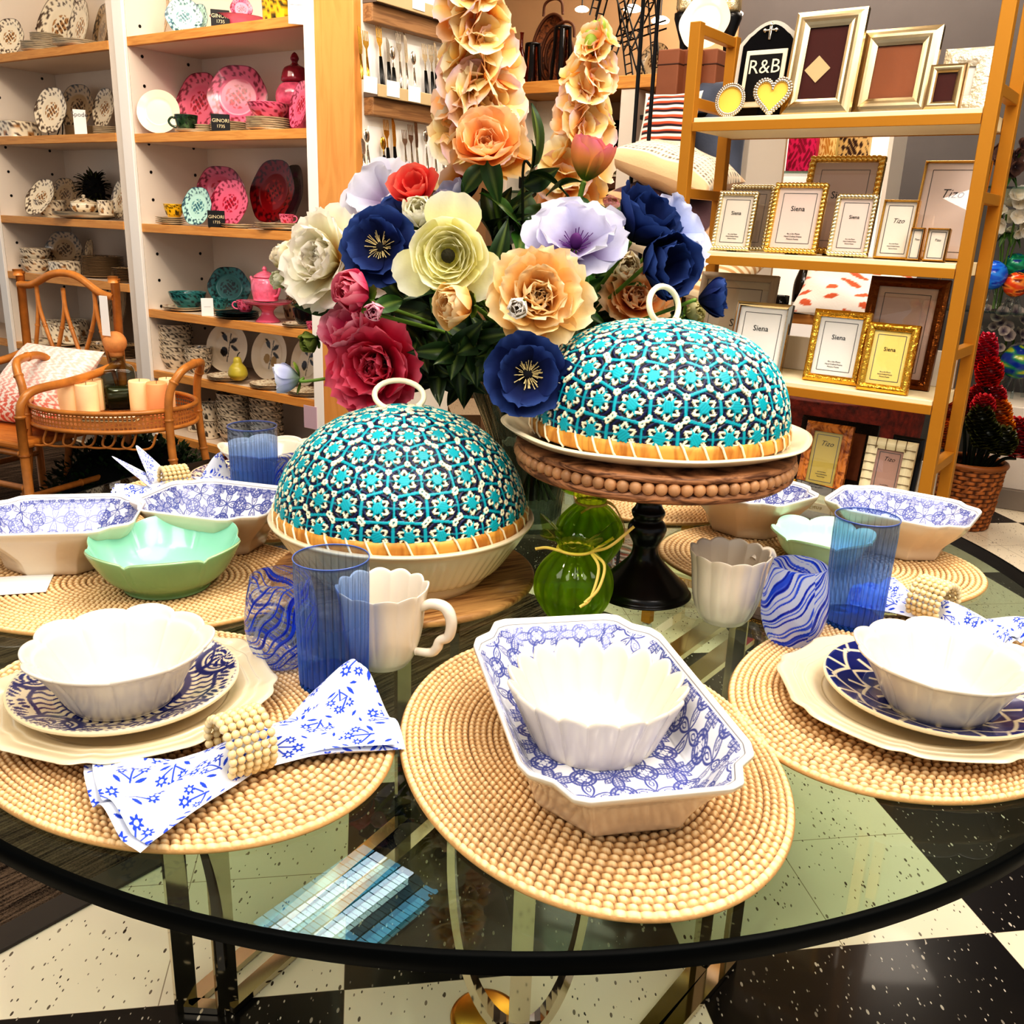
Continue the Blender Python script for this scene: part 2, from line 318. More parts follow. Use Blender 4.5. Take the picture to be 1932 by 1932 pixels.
# ================================================================ glass table
TC=(-.014,1.434); TR_=.865; TZ=.74; DZ=TZ
table=thing('glass_table','large round glass dining table with dark thick edge and chrome bar base','table',(TC[0],TC[1],0))
TGL=clearglass('green_tinted_table_glass',S(228,240,230),.9)
MB_=MB(); th=np.linspace(0,2*PI,192,endpoint=False); rr=np.array([1e-4,.3,.6,.862])
top=np.stack([rr[:,None]*np.cos(th),rr[:,None]*np.sin(th),np.full((4,192),TZ)],-1); MB_.geo(grid(top,False,True))
bot=top.copy(); bot[...,2]=TZ-.019; MB_.geo(grid(bot[::-1],False,True)); part('tabletop',MB_,TGL,table)
part('edge_band',MB().geo(lathe([(.857,TZ-.0191),(.8655,TZ-.0188),(.867,TZ-.0175),(.867,TZ-.0015),(.8655,TZ),(.861,TZ+.0001)],192,cap=False)),pm('dark_glass_edge',S(3,5,4),.5,spec=.1),table)
def base_local(P): return (P[0]-TC[0],P[1]-TC[1],P[2])
zt=TZ-.021
def upright(px,py,name='upright_bar',ang=0.2,w=.032):
    P=base_local(onz(px,py,0)); part(name,bar([(P[0],P[1],.0),(P[0],P[1],.3),(P[0],P[1],zt)],.012,w,(cos(ang),sin(ang),0)),CHROME,table,False)
fl=base_local(onz(352,1903,0)); fl2=base_local(onz(430,1908,0)); bk=base_local(onz(760,1550,0)); bk2=base_local(onz(822,1556,0))
fr=base_local(onz(1375,1815,0)); fr2=base_local(onz(1318,1833,0)); ctr=base_local(onz(978,1950,0))
def floorbar(a,b,w=.03,h=.012,z=.008): part('floor_bar',bar([(a[0],a[1],z),((a[0]+b[0])/2,(a[1]+b[1])/2,z),(b[0],b[1],z)],w,h),CHROME,table,False)
floorbar(fl,bk); floorbar(fl2,bk2); floorbar(fl,fl2,.02)
e1=(fr[0]-.25,fr[1]-.3,0); e2=(fr2[0]-.25,fr2[1]-.32,0); floorbar(fr,e1); floorbar(fr2,e2)
for q in (fl,fl2,bk,fr,fr2): part('upright_bar',bar([(q[0],q[1],0),(q[0],q[1],.4),(q[0],q[1],zt)],.012,.034,(.75,.66,0)),CHROME,table,False)
def arch(A,B,hz,zend,up=(0,1,0)):               # curves out from the foot A, then runs straight up at B
    A=np.array(A[:2]);B=np.array(B[:2]); P=[(*(A+(B-A)*sin(k)),.008+hz*(1-cos(k))) for k in np.linspace(0,PI/2,16)]; P+= [(*B,hz+(zend-hz)*f) for f in (.3,.65,1)]
    part('curved_bar',bar(P,.012,.034,up),CHROME,table,False)
ct=np.array(ctr[:2]); Yc=float(onz(978,1950,0)[1])
lt=base_local(aty(852,1600,Yc)); rt=base_local(aty(1108,1690,Yc))
arch(ct,lt,float(lt[2]),zt); arch(ct,rt,float(lt[2])*.95,zt)
part('upright_bar',bar([(ct[0],ct[1],0),(ct[0],ct[1],.4),(ct[0],ct[1],zt)],.012,.034,(1,0,0)),CHROME,table,False)
A_=np.array(fl);B_=np.array(fl2); part('curved_bar',bar([(*(A_[:2]+(B_-A_)[:2]*sin(k)),.14+.30*cos(k)) for k in np.linspace(0,PI/2,16)]+[(B_[0]+.001,B_[1],.1)],.012,.034,(0,1,.0)),CHROME,table,False)
P=onz(915,1918,0); solo('brass_floor_plate',MB().geo(lathe([(.001,.004),(.05,.004),(.057,.002),(.058,0),(.001,0)],48)),BRASS,'round brass floor plate on the tiles beneath the glass table','floor plate',(float(P[0]),float(P[1]),.0005))
# bars crossing under the right-hand side
a=base_local(onz(1190,1290,.32)); b=base_local(onz(1375,1160,.32)); a2=base_local(onz(1245,1325,.32)); b2=base_local(onz(1405,1205,.32))
for u,v in ((a,b),(a2,b2)): part('cross_bar',bar([u,((u[0]+v[0])/2,(u[1]+v[1])/2,u[2]),v],.05,.014),CHROME,table,False)
# ---------------------------------------------------------------- woven placemats
MATM=vm('woven_rattan',.65,bump=.15,bscale=300)
def mat_mb(a=.262,b=.194,rings=30,na=960):
    th=np.linspace(0,2*PI,na,endpoint=False); sub=5; nr=rings*sub+6; s=np.linspace(0.02,1,nr)
    core=.28                                     # straight coil core: rings become rounder outward
    R=1/np.sqrt((np.cos(th)/a)**2+(np.sin(th)/b)**2)
    ring=np.minimum((s*rings).astype(int),rings-1); fr=s*rings-ring
    cnt=np.maximum(6,np.round(2*PI*(ring+.5)/rings*.228/.0088)).astype(int)
    ph=th[None,:]/(2*PI)*cnt[:,None]+.5*(ring[:,None]%2); w=np.abs(np.sin(PI*(ph)))
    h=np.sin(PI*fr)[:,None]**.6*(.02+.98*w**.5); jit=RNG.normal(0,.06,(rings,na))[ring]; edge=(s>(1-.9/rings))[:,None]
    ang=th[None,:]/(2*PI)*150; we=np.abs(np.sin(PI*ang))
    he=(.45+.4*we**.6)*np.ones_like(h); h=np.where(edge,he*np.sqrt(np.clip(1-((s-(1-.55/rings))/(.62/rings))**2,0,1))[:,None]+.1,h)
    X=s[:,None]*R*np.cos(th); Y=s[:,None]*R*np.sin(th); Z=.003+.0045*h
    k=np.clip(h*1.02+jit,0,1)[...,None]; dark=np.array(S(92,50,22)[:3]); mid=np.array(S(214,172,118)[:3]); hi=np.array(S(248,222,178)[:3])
    C=np.where(k<.55,dark+(mid-dark)*(k/.55)**1.3,mid+(hi-mid)*((k-.55)/.45))  # low spots coloured darker: crevice shade painted into the weave
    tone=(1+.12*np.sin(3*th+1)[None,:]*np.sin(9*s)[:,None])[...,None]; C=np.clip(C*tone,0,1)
    P=np.stack([X,Y,Z],-1); m=MB().geo(grid(P,False,True,C))
    e=P[-1]; lo=e.copy(); lo[:,2]=.0005; lo2=lo*.98; lo2[:,2]=.0004; sk=np.stack([e,e*np.array([1.006,1.006,.6]),lo,lo2*np.array([0.01,0.01,1])],0)
    m.geo(grid(sk,False,True,np.tile(np.array(S(205,160,104)[:3]),(4*na,1)).reshape(4,na,3))); return m
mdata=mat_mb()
MATS_POS=[('woven oval rattan placemat under the octagonal patterned dish, front edge of table',(.087,.866),-76.8),
 ('woven oval rattan placemat under the white charger and napkin with bead ring, left front',(-.353,.889),144),
 ('woven oval rattan placemat under the star-patterned plate setting, right front',(.492,1.01),43),
 ('woven oval rattan placemat under the green scalloped bowl on the left side',(-.548,1.272),6),
 ('woven oval rattan placemat under the folded bow napkin and tall glass, left back',(-.515,1.665),155),
 ('woven oval rattan placemat under the pale mint bowl on the right side',(.512,1.462),-6),
 ('woven oval rattan placemat at the far side behind the black pedestal',(.36,1.86),40),
 ('woven oval rattan placemat at the far side behind the green glass vases',(-.13,1.99),100)]
placemat=None
for lab,c,d in MATS_POS:
    M=TR((c[0],c[1],TZ),math.radians(d))
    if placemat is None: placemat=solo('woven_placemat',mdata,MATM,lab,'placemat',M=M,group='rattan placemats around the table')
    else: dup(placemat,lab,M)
MZ=TZ+.0078
# ---------------------------------------------------------------- blue mosaic pattern (quatrefoils, vines, scales)
BLUE=np.array(S(58,78,170)[:3]); DBLUE=np.array(S(28,38,120)[:3]); GLZ=np.array(S(240,240,240)[:3])
def seg(X,Y,a,b):
    d=np.array(b)-np.array(a); t=np.clip(((X-a[0])*d[0]+(Y-a[1])*d[1])/(d@d),0,1); return np.hypot(X-a[0]-t*d[0],Y-a[1]-t*d[1])
def vesica(X,Y,cx,cy,ang,L,W):          # leaf shape signed-ish distance (<0 inside)
    u=(X-cx)*cos(ang)+(Y-cy)*sin(ang); v=-(X-cx)*sin(ang)+(Y-cy)*cos(ang); t=np.clip(u/L,-1,1); return np.where(np.abs(u)>L,np.abs(u)-L+np.abs(v),np.abs(v)-W*(1-t*t))
def mosaic(X,Y,P=.056,lw=.0011):          # X,Y metres on the surface
    ink=np.zeros_like(X); fill=np.zeros_like(X)
    u=(X/P+.5)%1-.5; v=(Y/P+.5)%1-.5; uu=u*P; vv=v*P
    def line(d,w=lw): nonlocal ink; ink=np.maximum(ink,1-sst(w*.6,w*1.4,np.abs(d)))
    def hatch(m): nonlocal fill; fill=np.maximum(fill,m)
    for cx,cy in ((0,0),(P/2,P/2),(-P/2,P/2),(P/2,-P/2),(-P/2,-P/2)):
        for k in range(4):
            a=k*PI/2+(0 if cx==0 else 0); d=vesica(uu,vv,cx+.0135*cos(a),cy+.0135*sin(a),a,.0125,.0052); line(d)
            if cx==0: hatch((d<-.0009)*1.)
            else: d2=vesica(uu,vv,cx+.0125*cos(a),cy+.0125*sin(a),a,.0045,.0022); line(d2,.0007)
        for k in range(4):
            a=PI/4+k*PI/2
            if cx==0:
                d=vesica(uu,vv,cx+.0115*cos(a),cy+.0115*sin(a),a,.006,.0032); line(d,.0007); hatch((d<-.0006)*1.)
    for cx,cy in ((P/2,0),(-P/2,0),(0,P/2),(0,-P/2)):
        r=np.hypot(uu-cx,vv-cy); line(r-.0125); line(r-.0085); hatch(((r<.0122)&(r>.0088))*1.); a=np.arctan2(vv-cy,uu-cx)
        line(r-.0048*(1+.35*np.cos(4*a)),.0007)
    cell=.0031; hu=X/cell; hv=Y/cell; hh=np.sqrt(((hu+.5*(np.floor(hv)%2))%1-.5)**2+((hv%1)-.5)**2); beads=1-sst(.26,.36,hh)
    f=fill*(.85-.75*beads); k=np.clip(np.maximum(ink,f),0,1); return k
def mosaic_col(X,Y,P=.056,soft=0):
    k=mosaic(X,Y,P); tint=.1*(np.sin(X*70)*np.sin(Y*60)+.3); base=GLZ*(1-np.clip(tint,0,1)[...,None]*np.array([.5,.4,.1]))
    return base*(1-k[...,None]*.93)+(BLUE*.6+DBLUE*.4)*k[...,None]*.93
# generic dish over an outline: outline(th)->(N,2); profile of (scale,z,inner?) ; inside painted by colour function of x,y
def outline_poly(pts,n):
    pts=np.array(pts,float); cl=np.vstack([pts,pts[:1]]); d=np.r_[0,np.cumsum(np.linalg.norm(np.diff(cl,axis=0),axis=1))]; t=np.linspace(0,d[-1],n,endpoint=False)
    O=np.c_[np.interp(t,d,cl[:,0]),np.interp(t,d,cl[:,1])]
    for _ in range(max(1,n//160)): O=(np.roll(O,1,0)+2*O+np.roll(O,-1,0))/4
    return O
def dish(outl,prof,base=None,n=None,colf=None,outc=None,close=True):
    """prof rows: (scale, z, blend to base outline, painted)"""
    O=np.asarray(outl); B=O if base is None else np.asarray(base); rows=[];cols=[]; rm=float(np.linalg.norm(O,axis=1).mean()); arc=0; ps=None
    for s,z,bl,pt in prof:
        arc+=0 if ps is None else math.hypot((s-ps[0])*rm,z-ps[1]); ps=(s,z); fs=max(1,arc/(rm*max(s,.01)))
        P=(O*(1-bl)+B*bl)*s; rows.append(np.c_[P,np.full(len(P),z)])
        if colf is not None and pt: c=colf(P[:,0]*fs,P[:,1]*fs,z,s)
        else: c=np.tile(np.array(outc[:3]) if outc is not None else np.ones(3),(len(P),1))
        cols.append(c)
    R=np.array(rows); C=np.array(cols); return grid(R,False,True,C)
def dprof(inner,k):                       # refine profile rows
    a=np.array([r[:3] for r in inner],float); q=smoothprof(a,k); return q
def octdish(a,b,ca,cb,h,basek,n=560,P=.056,rows=110,depthw=.02,name='octagonal_dish',rough=None):
    pts=[(ca,b),(ca+(a-ca)*.28,b-(b-cb)*.12),(ca+(a-ca)*.5,b-(b-cb)*.5),(a-(a-ca)*.1,cb+(b-cb)*.28),(a,cb)]
    full=pts+[(x,-y) for x,y in pts[::-1]]+[(-x,-y) for x,y in pts]+[(-x,y) for x,y in pts[::-1]]
    O=outline_poly(full,n); pl=[(ca*.95,b*.97),(a*.93,cb*.98)]; fb=[(ca*.9,b),(a,cb*.9)]; fbf=fb+[(x,-y) for x,y in fb[::-1]]+[(-x,-y) for x,y in fb]+[(-x,y) for x,y in fb[::-1]]
    Bo=outline_poly(fbf,n)*1.0
    # inner: floor -> wall -> rim -> outer -> base
    inn=smoothprof([(.01,.016,1),(.25,.016,1),(basek-.1,.016,1),(basek-.03,.019,1),(basek+.03,.03,.7),(.88,h*.78,.25),(.95,h-.005,.05)],13)
    A_=np.array(inn); dl=np.r_[0,np.cumsum(np.hypot(np.diff(A_[:,0])*(a+b)/2,np.diff(A_[:,1])))]; tq=np.linspace(0,dl[-1],rows); inn=np.stack([np.interp(tq,dl,A_[:,i]) for i in range(3)],1)
    out=smoothprof([(.95,h-.005,.05),(.985,h,0),(1.0,h-.003,0),(.985,h-.009,.05),(.92,h*.72,.4),(basek+.06,.025,.8),(basek+.0,.006,1),(basek-.03,0,1)],6)
    wall=lambda x,y,z,s: mosaic_col(x,y,P)
    prof=[(*r,1) for r in inn]+[(*r,0) for r in out]+[(.01,0,1,0)]
    oc=np.array(S(224,206,180)[:3]); g=dish(O,prof,Bo,colf=wall,outc=oc)
    C=g[3].reshape(len(prof),n,3).copy(); ni=len(inn); C[ni-max(3,rows//40):ni+12]=np.array(S(246,242,236)[:3]); return (g[0],g[1],None,C.reshape(-1,3))
HANDG=vm('hand_painted_glaze',.2,0,.4)
serv=solo('octagonal_serving_dish',MB().geo(octdish(.181,.109,.117,.062,.076,.74,960,.062,190)),HANDG,'deep octagonal white serving dish with blue mosaic pattern inside, holding a fluted bowl','dish',(.094,.838,MZ),math.radians(-77.8))
def rimbowl(R,h,lobes,amp,dz,foot,thick=.005,n=200,prof=None,sharp=1.0,dents=0):
    def f(th,w):
        c=np.cos(lobes*th); k=np.sign(c)*np.abs(c)**sharp; return 1+w*amp*k, w*w*dz*k
    pr=prof or [(.001,.012,0),(foot*.8,.012,0),(foot*1.1,.016,.1),(R*.72,h*.36,.3),(R*.9,h*.78,.8),(R*.975,h*.985,1),(R,h,1),(R*1.005,h-.004,1),(R*.95,h*.78,.85),(R*.79,h*.36,.4),(foot*1.15,.012,.1),(foot,.004,0),(foot*.98,0,0)]
    q=smoothprof(np.array(pr),5); q[:,0]=np.maximum(q[:,0],1e-4); return lathe(q,n,f)
# fluted bowl inside the dish
FLB=.012
def flute(th,w):
    c=np.abs(np.sin(th*9)); return 1+w*(c*.105-.06), w*w*(c*.010-.004)
pr=smoothprof(np.array([(.001,.008,0),(.045,.008,.2),(.058,.014,.5),(.073,.04,.9),(.0815,.058,1),(.086,.0635,1),(.088,.061,1),(.0855,.054,1),(.077,.034,.9),(.066,.008,.6),(.062,.0,.4)]),5); pr[:,0]=np.maximum(pr[:,0],1e-4)
solo('fluted_bowl',MB().geo(lathe(pr,360,flute)),WHITE,'small white fluted bowl sitting inside the blue patterned octagonal dish','bowl',(.092,.846,MZ+.0155))
# chargers
def charger_mb(R,n=240):
    def f(th,w):
        c=np.cos(8*th); k=np.sign(c)*np.abs(c)**.7; d=np.exp(-((np.mod(th*8/(2*PI)+.5,1)-.5)/.09)**2); return 1+w*(.028*k-.03*d), w*.0015*k
    q=smoothprof(np.array([(.001,.008,0),(R*.6,.008,0),(R*.68,.0095,.1),(R*.74,.014,.2),(R*.8,.0165,.4),(R*.82,.0155,.5),(R*.88,.018,.8),(R*.895,.0175,.85),(R*.97,.021,1),(R,.021,1),(R*1.005,.018,1),(R*.8,.009,.4),(R*.6,.002,0),(R*.55,0,0)]),4); q[:,0]=np.maximum(q[:,0],1e-4); return lathe(q,n,f)
chg=charger_mb(.147)
solo('charger_plate',MB().geo(chg),CREAM,'large cream scalloped charger plate under the blue wavy-lined plate, left front','plate',(-.405,.907,MZ),.1)
solo('charger_plate',MB().geo(chg),CREAM,'large cream scalloped charger plate under the blue star plate, right front','plate',(.468,.965,MZ),.35)
NAVY=np.array(S(24,38,112)[:3]); PL=np.array(S(236,222,192)[:3])
def plate_grid(R,colf,n=420,m=120,h=.02):
    s=np.linspace(.002,1,m); z=np.interp(s,[0,.62,.72,.97,1],[.006,.006,.010,h,h-.001]); th=np.linspace(0,2*PI,n,endpoint=False)
    X=s[:,None]*R*np.cos(th); Y=s[:,None]*R*np.sin(th); C=colf(s[:,None]*np.ones(n),np.ones(m)[:,None]*th,X,Y); C[-3:]=np.array(S(240,220,180)[:3])
    mb=MB().geo(grid(np.stack([X,Y,z[:,None]*np.ones(n)],-1),False,True,C))
    oc=np.array(S(240,222,184)[:3]); pr=[(R,h-.001),(R*1.004,h-.003),(R*.98,h-.006),(R*.72,.006),(R*.62,.001),(R*.6,0),(.001,0)]
    g=lathe(pr,n,cap=False); mb.add(g[0],g[1],g[2],np.tile(oc,(len(g[0]),1))); return mb
def wavy(s,th,X,Y):
    C=np.tile(PL,s.shape+(1,)); ink=np.zeros_like(s)
    def L(d,w): nonlocal ink; ink=np.maximum(ink,1-sst(w*.75,w*1.25,np.abs(d)))
    L(s-.53,.035); L(s-.465,.011); n=5
    a=(th*n/(2*PI)+.5)%1-.5; x=a*2*PI/n*s; sp=((th*n/(2*PI))%1); sp=np.minimum(sp,1-sp)*2*PI/n*s
    L(np.where((s>.53)&(s<.76),sp,9),.030); L(np.where(s>.76,np.abs(sp-(s-.76)*1.5),9),.022)
    r2=np.hypot(x,s-.90); L(np.where(s>.6,r2-.235,9),.030); L(np.where(s>.6,r2-.17,9),.011)
    fine=np.abs(((th*44/(2*PI)+.16*np.sin(s*46))%1)-.5); rays=(s>.54)&(s<.80)&(r2>.25); ink=np.maximum(ink,rays*sst(.29,.36,fine))
    a2=np.arctan2(s-.9,x); ink=np.maximum(ink,((r2<.15)&(np.sin(a2*8+r2*50)>-.15))*1.)
    lf=(s>.80)&(r2>.27); ink=np.maximum(ink,lf*(np.sin(th*44+16*s)*np.sin(s*46+3*np.sin(th*15))>.12)*1.)
    L(np.where((r2>.25)&(s>.6),s-.79+.012*np.sin(th*12),9),.020)
    ink=np.where(s>.965,(np.sin(th*90)>0)*.6,ink); return C*(1-ink[...,None])+NAVY*ink[...,None]
def stars(s,th,X,Y):
    C=np.tile(NAVY,s.shape+(1,)); ln=np.zeros_like(s)
    def L(d,w): nonlocal ln; ln=np.maximum(ln,1-sst(w*.75,w*1.25,np.abs(d)))
    n=9
    for r0,o in ((.44,0),(.64,.5),(.84,0)):
        a=((th*n/(2*PI)+o)%1-.5); L((s-r0)-(.075*(np.abs(a)*4-1)),.019)
    a=((th*n/(2*PI))%1-.5)*2*PI/n*s; b=((th*n/(2*PI)+.5)%1-.5)*2*PI/n*s
    L(np.where((s>.36)&(s<.57),a,9),.019); L(np.where((s>.56)&(s<.77),b,9),.021); L(np.where(s>.76,np.abs(a)-.0,9),.021); L(np.where(s>.88,np.abs(np.abs(b)-(s-.86)*.9),9),.017)
    ln=np.where(s>.975,.75,ln); return C*(1-ln[...,None])+PL*ln[...,None]
solo('salad_plate',plate_grid(.117,wavy),HANDG,'round plate painted in navy wavy lines and medallions, on left front charger','plate',(-.409,.9,MZ+.0175),.6)
solo('salad_plate',plate_grid(.119,stars),HANDG,'round navy plate with cream star lattice lines, on right front charger','plate',(.484,.955,MZ+.0175),.2)
# scalloped soup bowls on the plates
def soup(R=.092,h=.064):
    def f(th,w):
        a=np.mod(th*10/(2*PI)+.5,1)-.5; k=np.abs(np.cos(PI*a))**.7; c=np.where(np.mod(np.floor(th*10/(2*PI)+.5),2)<1,1,.6); rib=np.exp(-(np.abs(np.abs(a)-.5)/.05)**2); return 1+w*(.072*k*c-.04)-.012*rib*(w<.9), w*w*(.0048*k*c-.002)
    q=smoothprof(np.array([(.001,.009,0),(.04,.009,0),(.052,.014,.05),(.064,.033,.2),(.077,.054,.5),(.083,.0575,.65),(.088,h-.002,.95),(R,h,1),(R*1.01,h-.003,1),(.085,.054,.6),(.071,.033,.25),(.059,.01,.05),(.053,.002,0),(.052,0,0)]),6); q[:,0]=np.maximum(q[:,0],1e-4); return lathe(q,360,f)
sb=soup()
solo('scalloped_bowl',MB().geo(sb),WHITE,'white scalloped soup bowl on the navy wavy-lined plate, left front','bowl',(-.404,.879,MZ+.0245),.3)
solo('scalloped_bowl',MB().geo(sb),WHITE,'white scalloped soup bowl on the navy star plate, right front','bowl',(.476,.924,MZ+.0245),.1)
# left placemat: deep octagonal bowls and green shell bowl
ob=octdish(.118,.098,.062,.05,.079,.62,560,.056,120)
for lab,x,y,rz in (('deep octagonal bowl with blue mosaic inside, far left beside the green bowl',-.682,1.325,12),('deep octagonal bowl with blue mosaic inside, behind the green scalloped bowl',-.478,1.43,-14),
                   ('deep octagonal bowl with blue mosaic inside, on right placemat behind the tall glass',.668,1.535,-35)):
    solo('octagonal_bowl',MB().geo(ob),HANDG,lab,'bowl',(x,y,MZ),math.radians(rz),group='octagonal mosaic bowls')
ob2=octdish(.108,.098,.05,.05,.08,.62,560,.056,120)
solo('octagonal_bowl',MB().geo(ob2),HANDG,'deep square bowl with blue mosaic inside, under the raised cake stand edge on right','bowl',(.425,1.615,MZ),math.radians(-50),group='octagonal mosaic bowls')
def shellbowl(R=.104,h=.066,foot=.06,ci=(158,214,190),co=(138,180,128)):
    def f(th,w):
        a=np.mod(th*6/(2*PI),1)-.5; k=np.abs(np.cos(PI*a))**.6; t=np.exp(-(a/.5*2.0-0)**8); nib=np.exp(-((np.abs(a)-.5)/.045)**2); return 1+w*(.13*k-.09+.05*nib), w*w*(.010*k-.005)
    q=smoothprof(np.array([(.001,.009,0),(foot*.8,.010,0),(R*.72,.024,.2),(R*.88,.046,.6),(R*.985,h-.001,1),(R,h,1),(R*1.005,h-.004,1),(R*.93,.046,.7),(R*.78,.022,.3),(foot*1.02,.006,0),(foot,0,0)]),5); q[:,0]=np.maximum(q[:,0],1e-4); V,Q,T=lathe(q,300,f); row=np.arange(len(V))//300; C=np.where((row<26)[:,None],np.array(S(*ci)[:3]),np.array(S(*co)[:3])); C[(row>=23)&(row<29)]=np.array(S(176,206,160)[:3]); return V,Q,T,np.c_[C,np.ones(len(C))]
SAGE=pm('sage_green_glaze',S(150,200,160),.15,0,.6,noise=.18,nscale=14); MINT=pm('pale_mint_glaze',S(176,222,196),.15,0,.6,noise=.08,nscale=14)
solo('scalloped_shell_bowl',MB().geo(shellbowl()),VC,'sage green scalloped bowl on the left placemat','bowl',(-.494,1.25,MZ),.35)
solo('scalloped_shell_bowl',MB().geo(shellbowl(.08,.052,.045,(190,236,214),(168,214,190))),VC,'pale mint scalloped bowl half behind the swirled tumbler on right','bowl',(.508,1.445,MZ),.5)
solo('price_card',MB().geo(bbox(-.05,.05,-.035,.035,0,.0015,.0004)),PAPER,'small white printed card lying under the far left octagonal bowl','card',(onz(22,1105,MZ)[0],onz(22,1105,MZ)[1],MZ),.3,smooth=False)
# ---------------------------------------------------------------- napkins with bead rings
def sprigs(U,V,cell=.045):
    """little blue flowers on stems; U,V metres"""
    k=np.zeros_like(U)
    for dx,dy,rot in ((0,0,.3),(.5,.5,2.2)):
        u=((U/cell+dx)%1-.5)*cell; v=((V/cell+dy)%1-.5)*cell; a=rot+2.1*np.floor(U/cell+dx)+1.3*np.floor(V/cell+dy)
        x=u*np.cos(a)+v*np.sin(a); y=-u*np.sin(a)+v*np.cos(a)
        for fx,fy,R in ((0,.006,.0036),(.0075,.001,.0034),(-.0065,-.001,.003)):
            r=np.hypot(x-fx,y-fy); t=np.arctan2(y-fy,x-fx); rr=R*(1+.28*np.cos(7*t)); k=np.maximum(k,((r<rr)&(r>R*.42))*1.)
        k=np.maximum(k,1-sst(.0004,.0009,seg(x,y,(0,.003),(.002,-.012)))); k=np.maximum(k,1-sst(.0004,.0009,seg(x,y,(.0075,-.002),(.003,-.008))))
        k=np.maximum(k,1-sst(.0004,.0009,seg(x,y,(-.0065,-.004),(.002,-.010))))
        k=np.maximum(k,(vesica(x,y,.008,-.009,.6,.0042,.0014)<0)*1.); k=np.maximum(k,(vesica(x,y,-.0065,-.0105,2.4,.0042,.0014)<0)*1.); k=np.maximum(k,(vesica(x,y,-.011,.007,1.2,.003,.001)<0)*1.)
    return k
CLOTH=vm('printed_napkin_cloth',.9,bump=.1,bscale=500,sheen=.2)
FLW=np.array(S(40,78,198)[:3]); CLW=np.array(S(222,226,236)[:3])
def napkin_mb(L1=.15,L2=.15,W1=.075,W2=.07,seed=1,lift=.03,fold2=0.05,nu=260,nv=170,flaps=()):
    r=np.random.default_rng(seed); u=np.linspace(-1,1,nu); v=np.linspace(-1,1,nv); U,V=np.meshgrid(u,v,indexing='ij'); mb=MB()
    A=np.abs(U); Ls=np.where(U<0,L1,L2); W=np.where(U<0,W1,W2)
    for layer in range(2):
        hw=.016+(W-.016)*(A**1.15)*(1-.06*layer); open_=sst(.05,.8,A)
        y=V*hw*(1-.0*layer)+layer*.006*np.sin(3*U); x=U*Ls*(1-.05*layer)+.012*np.where(U<0,1,-1)*A*V*V
        ph=r.uniform(0,6); pleat=np.abs(np.sin(2.6*PI*V*.5+ph*.3+U*.7)); tubez=.019*(1+.85*np.cos(PI*np.clip(V,-1,1)*.95))*(1-open_)
        z=.004+tubez+open_*(lift*(.35+.3*(1-A))*pleat**1.4*(1-.25*layer)+.005*np.sin(5*V+3*U)+.002)+layer*.006*open_
        z=z+np.where(U>0,fold2*sst(.35,1,A)*np.exp(-((V-.55)/.4)**2),0)+np.where(U<0,.008*sst(.7,1,A)*(1-V*V),0)
        z=np.maximum(z,.0015+.004*layer); C=CLW*(1-sprigs(U*.10+.02+layer*.1,V*.05+.2*layer+.03,.043)[...,None])+FLW*sprigs(U*.10+.02+layer*.1,V*.05+.2*layer+.03,.043)[...,None]
        mb.geo(grid(np.stack([x,y,z],-1),False,False,C))
    for b0,b1,wd,side in flaps:                       # pointed corners standing up, and a rolled end
        a=np.linspace(0,1,60); b=np.linspace(-1,1,50); A,B=np.meshgrid(a,b,indexing='ij'); b0=np.array(b0);b1=np.array(b1); d=b1-b0; w_=wd*(1-A)**.8+.002; P=b0+A[...,None]*d+(B*w_)[...,None]*np.array(side)+((1-B*B)*w_*.45)[...,None]*np.array([-side[1],side[0],.35]); P[...,2]=np.maximum(P[...,2],.003)
        k=sprigs(A*.09+b0[0],B*wd+.02,.043); mb.geo(grid(P,False,False,CLW*(1-k[...,None])+FLW*k[...,None]))
    return mb
BEAD=pm('ivory_beads',S(240,218,168),.35,0,.2,noise=.05,nscale=90)
def beadring(R=.029,rows=6,n=22,br=.0043):
    mb=MB(); base=ball((0,0,0),br,9,6)
    for i in range(rows):
        for k in range(n):
            a=2*PI*k/n; mb.geo(base,TR(((i-(rows-1)/2)*br*1.9,R*cos(a),R*sin(a)+R+br)))
    return mb
def set_napkin(loc,rz,labn,labr,mb,ringrz=0,rx=0):
    o=solo('folded_napkin',mb,CLOTH,labn,'napkin',loc,rz)
    q=solo('beaded_napkin_ring',beadring(),BEAD,labr,'napkin ring',(loc[0]-.010*cos(rz),loc[1]-.010*sin(rz),loc[2]-.001),rz+ringrz)
nl=onz(462,1432,MZ+.02); set_napkin((-.245,.792,MZ),math.radians(40),'white napkin printed with small blue flowers, gathered into a bow at left front','ivory beaded napkin ring around the left front floral napkin',napkin_mb(.145,.150,.078,.062,3,.028,.05,460,270))
set_napkin((.60,1.205,MZ),math.radians(-52),'white napkin printed with small blue flowers, behind the right front bowl','ivory beaded napkin ring beside the right front bowl',napkin_mb(.12,.11,.06,.06,5,.03,.02))
set_napkin((-.622,1.672,MZ),math.radians(35),'white napkin printed with small blue flowers, with pointed ends up at left back','ivory beaded napkin ring on the left back floral napkin',napkin_mb(.12,.10,.06,.07,8,.04,.05,flaps=[((-.03,.01,.02),(-.10,.075,.075),.03,(.5,.86,0)),((-.02,.02,.02),(-.05,.10,.085),.028,(.86,.5,0)),((-.01,-.015,.018),(-.15,-.03,.022),.022,(0,1,0))]))

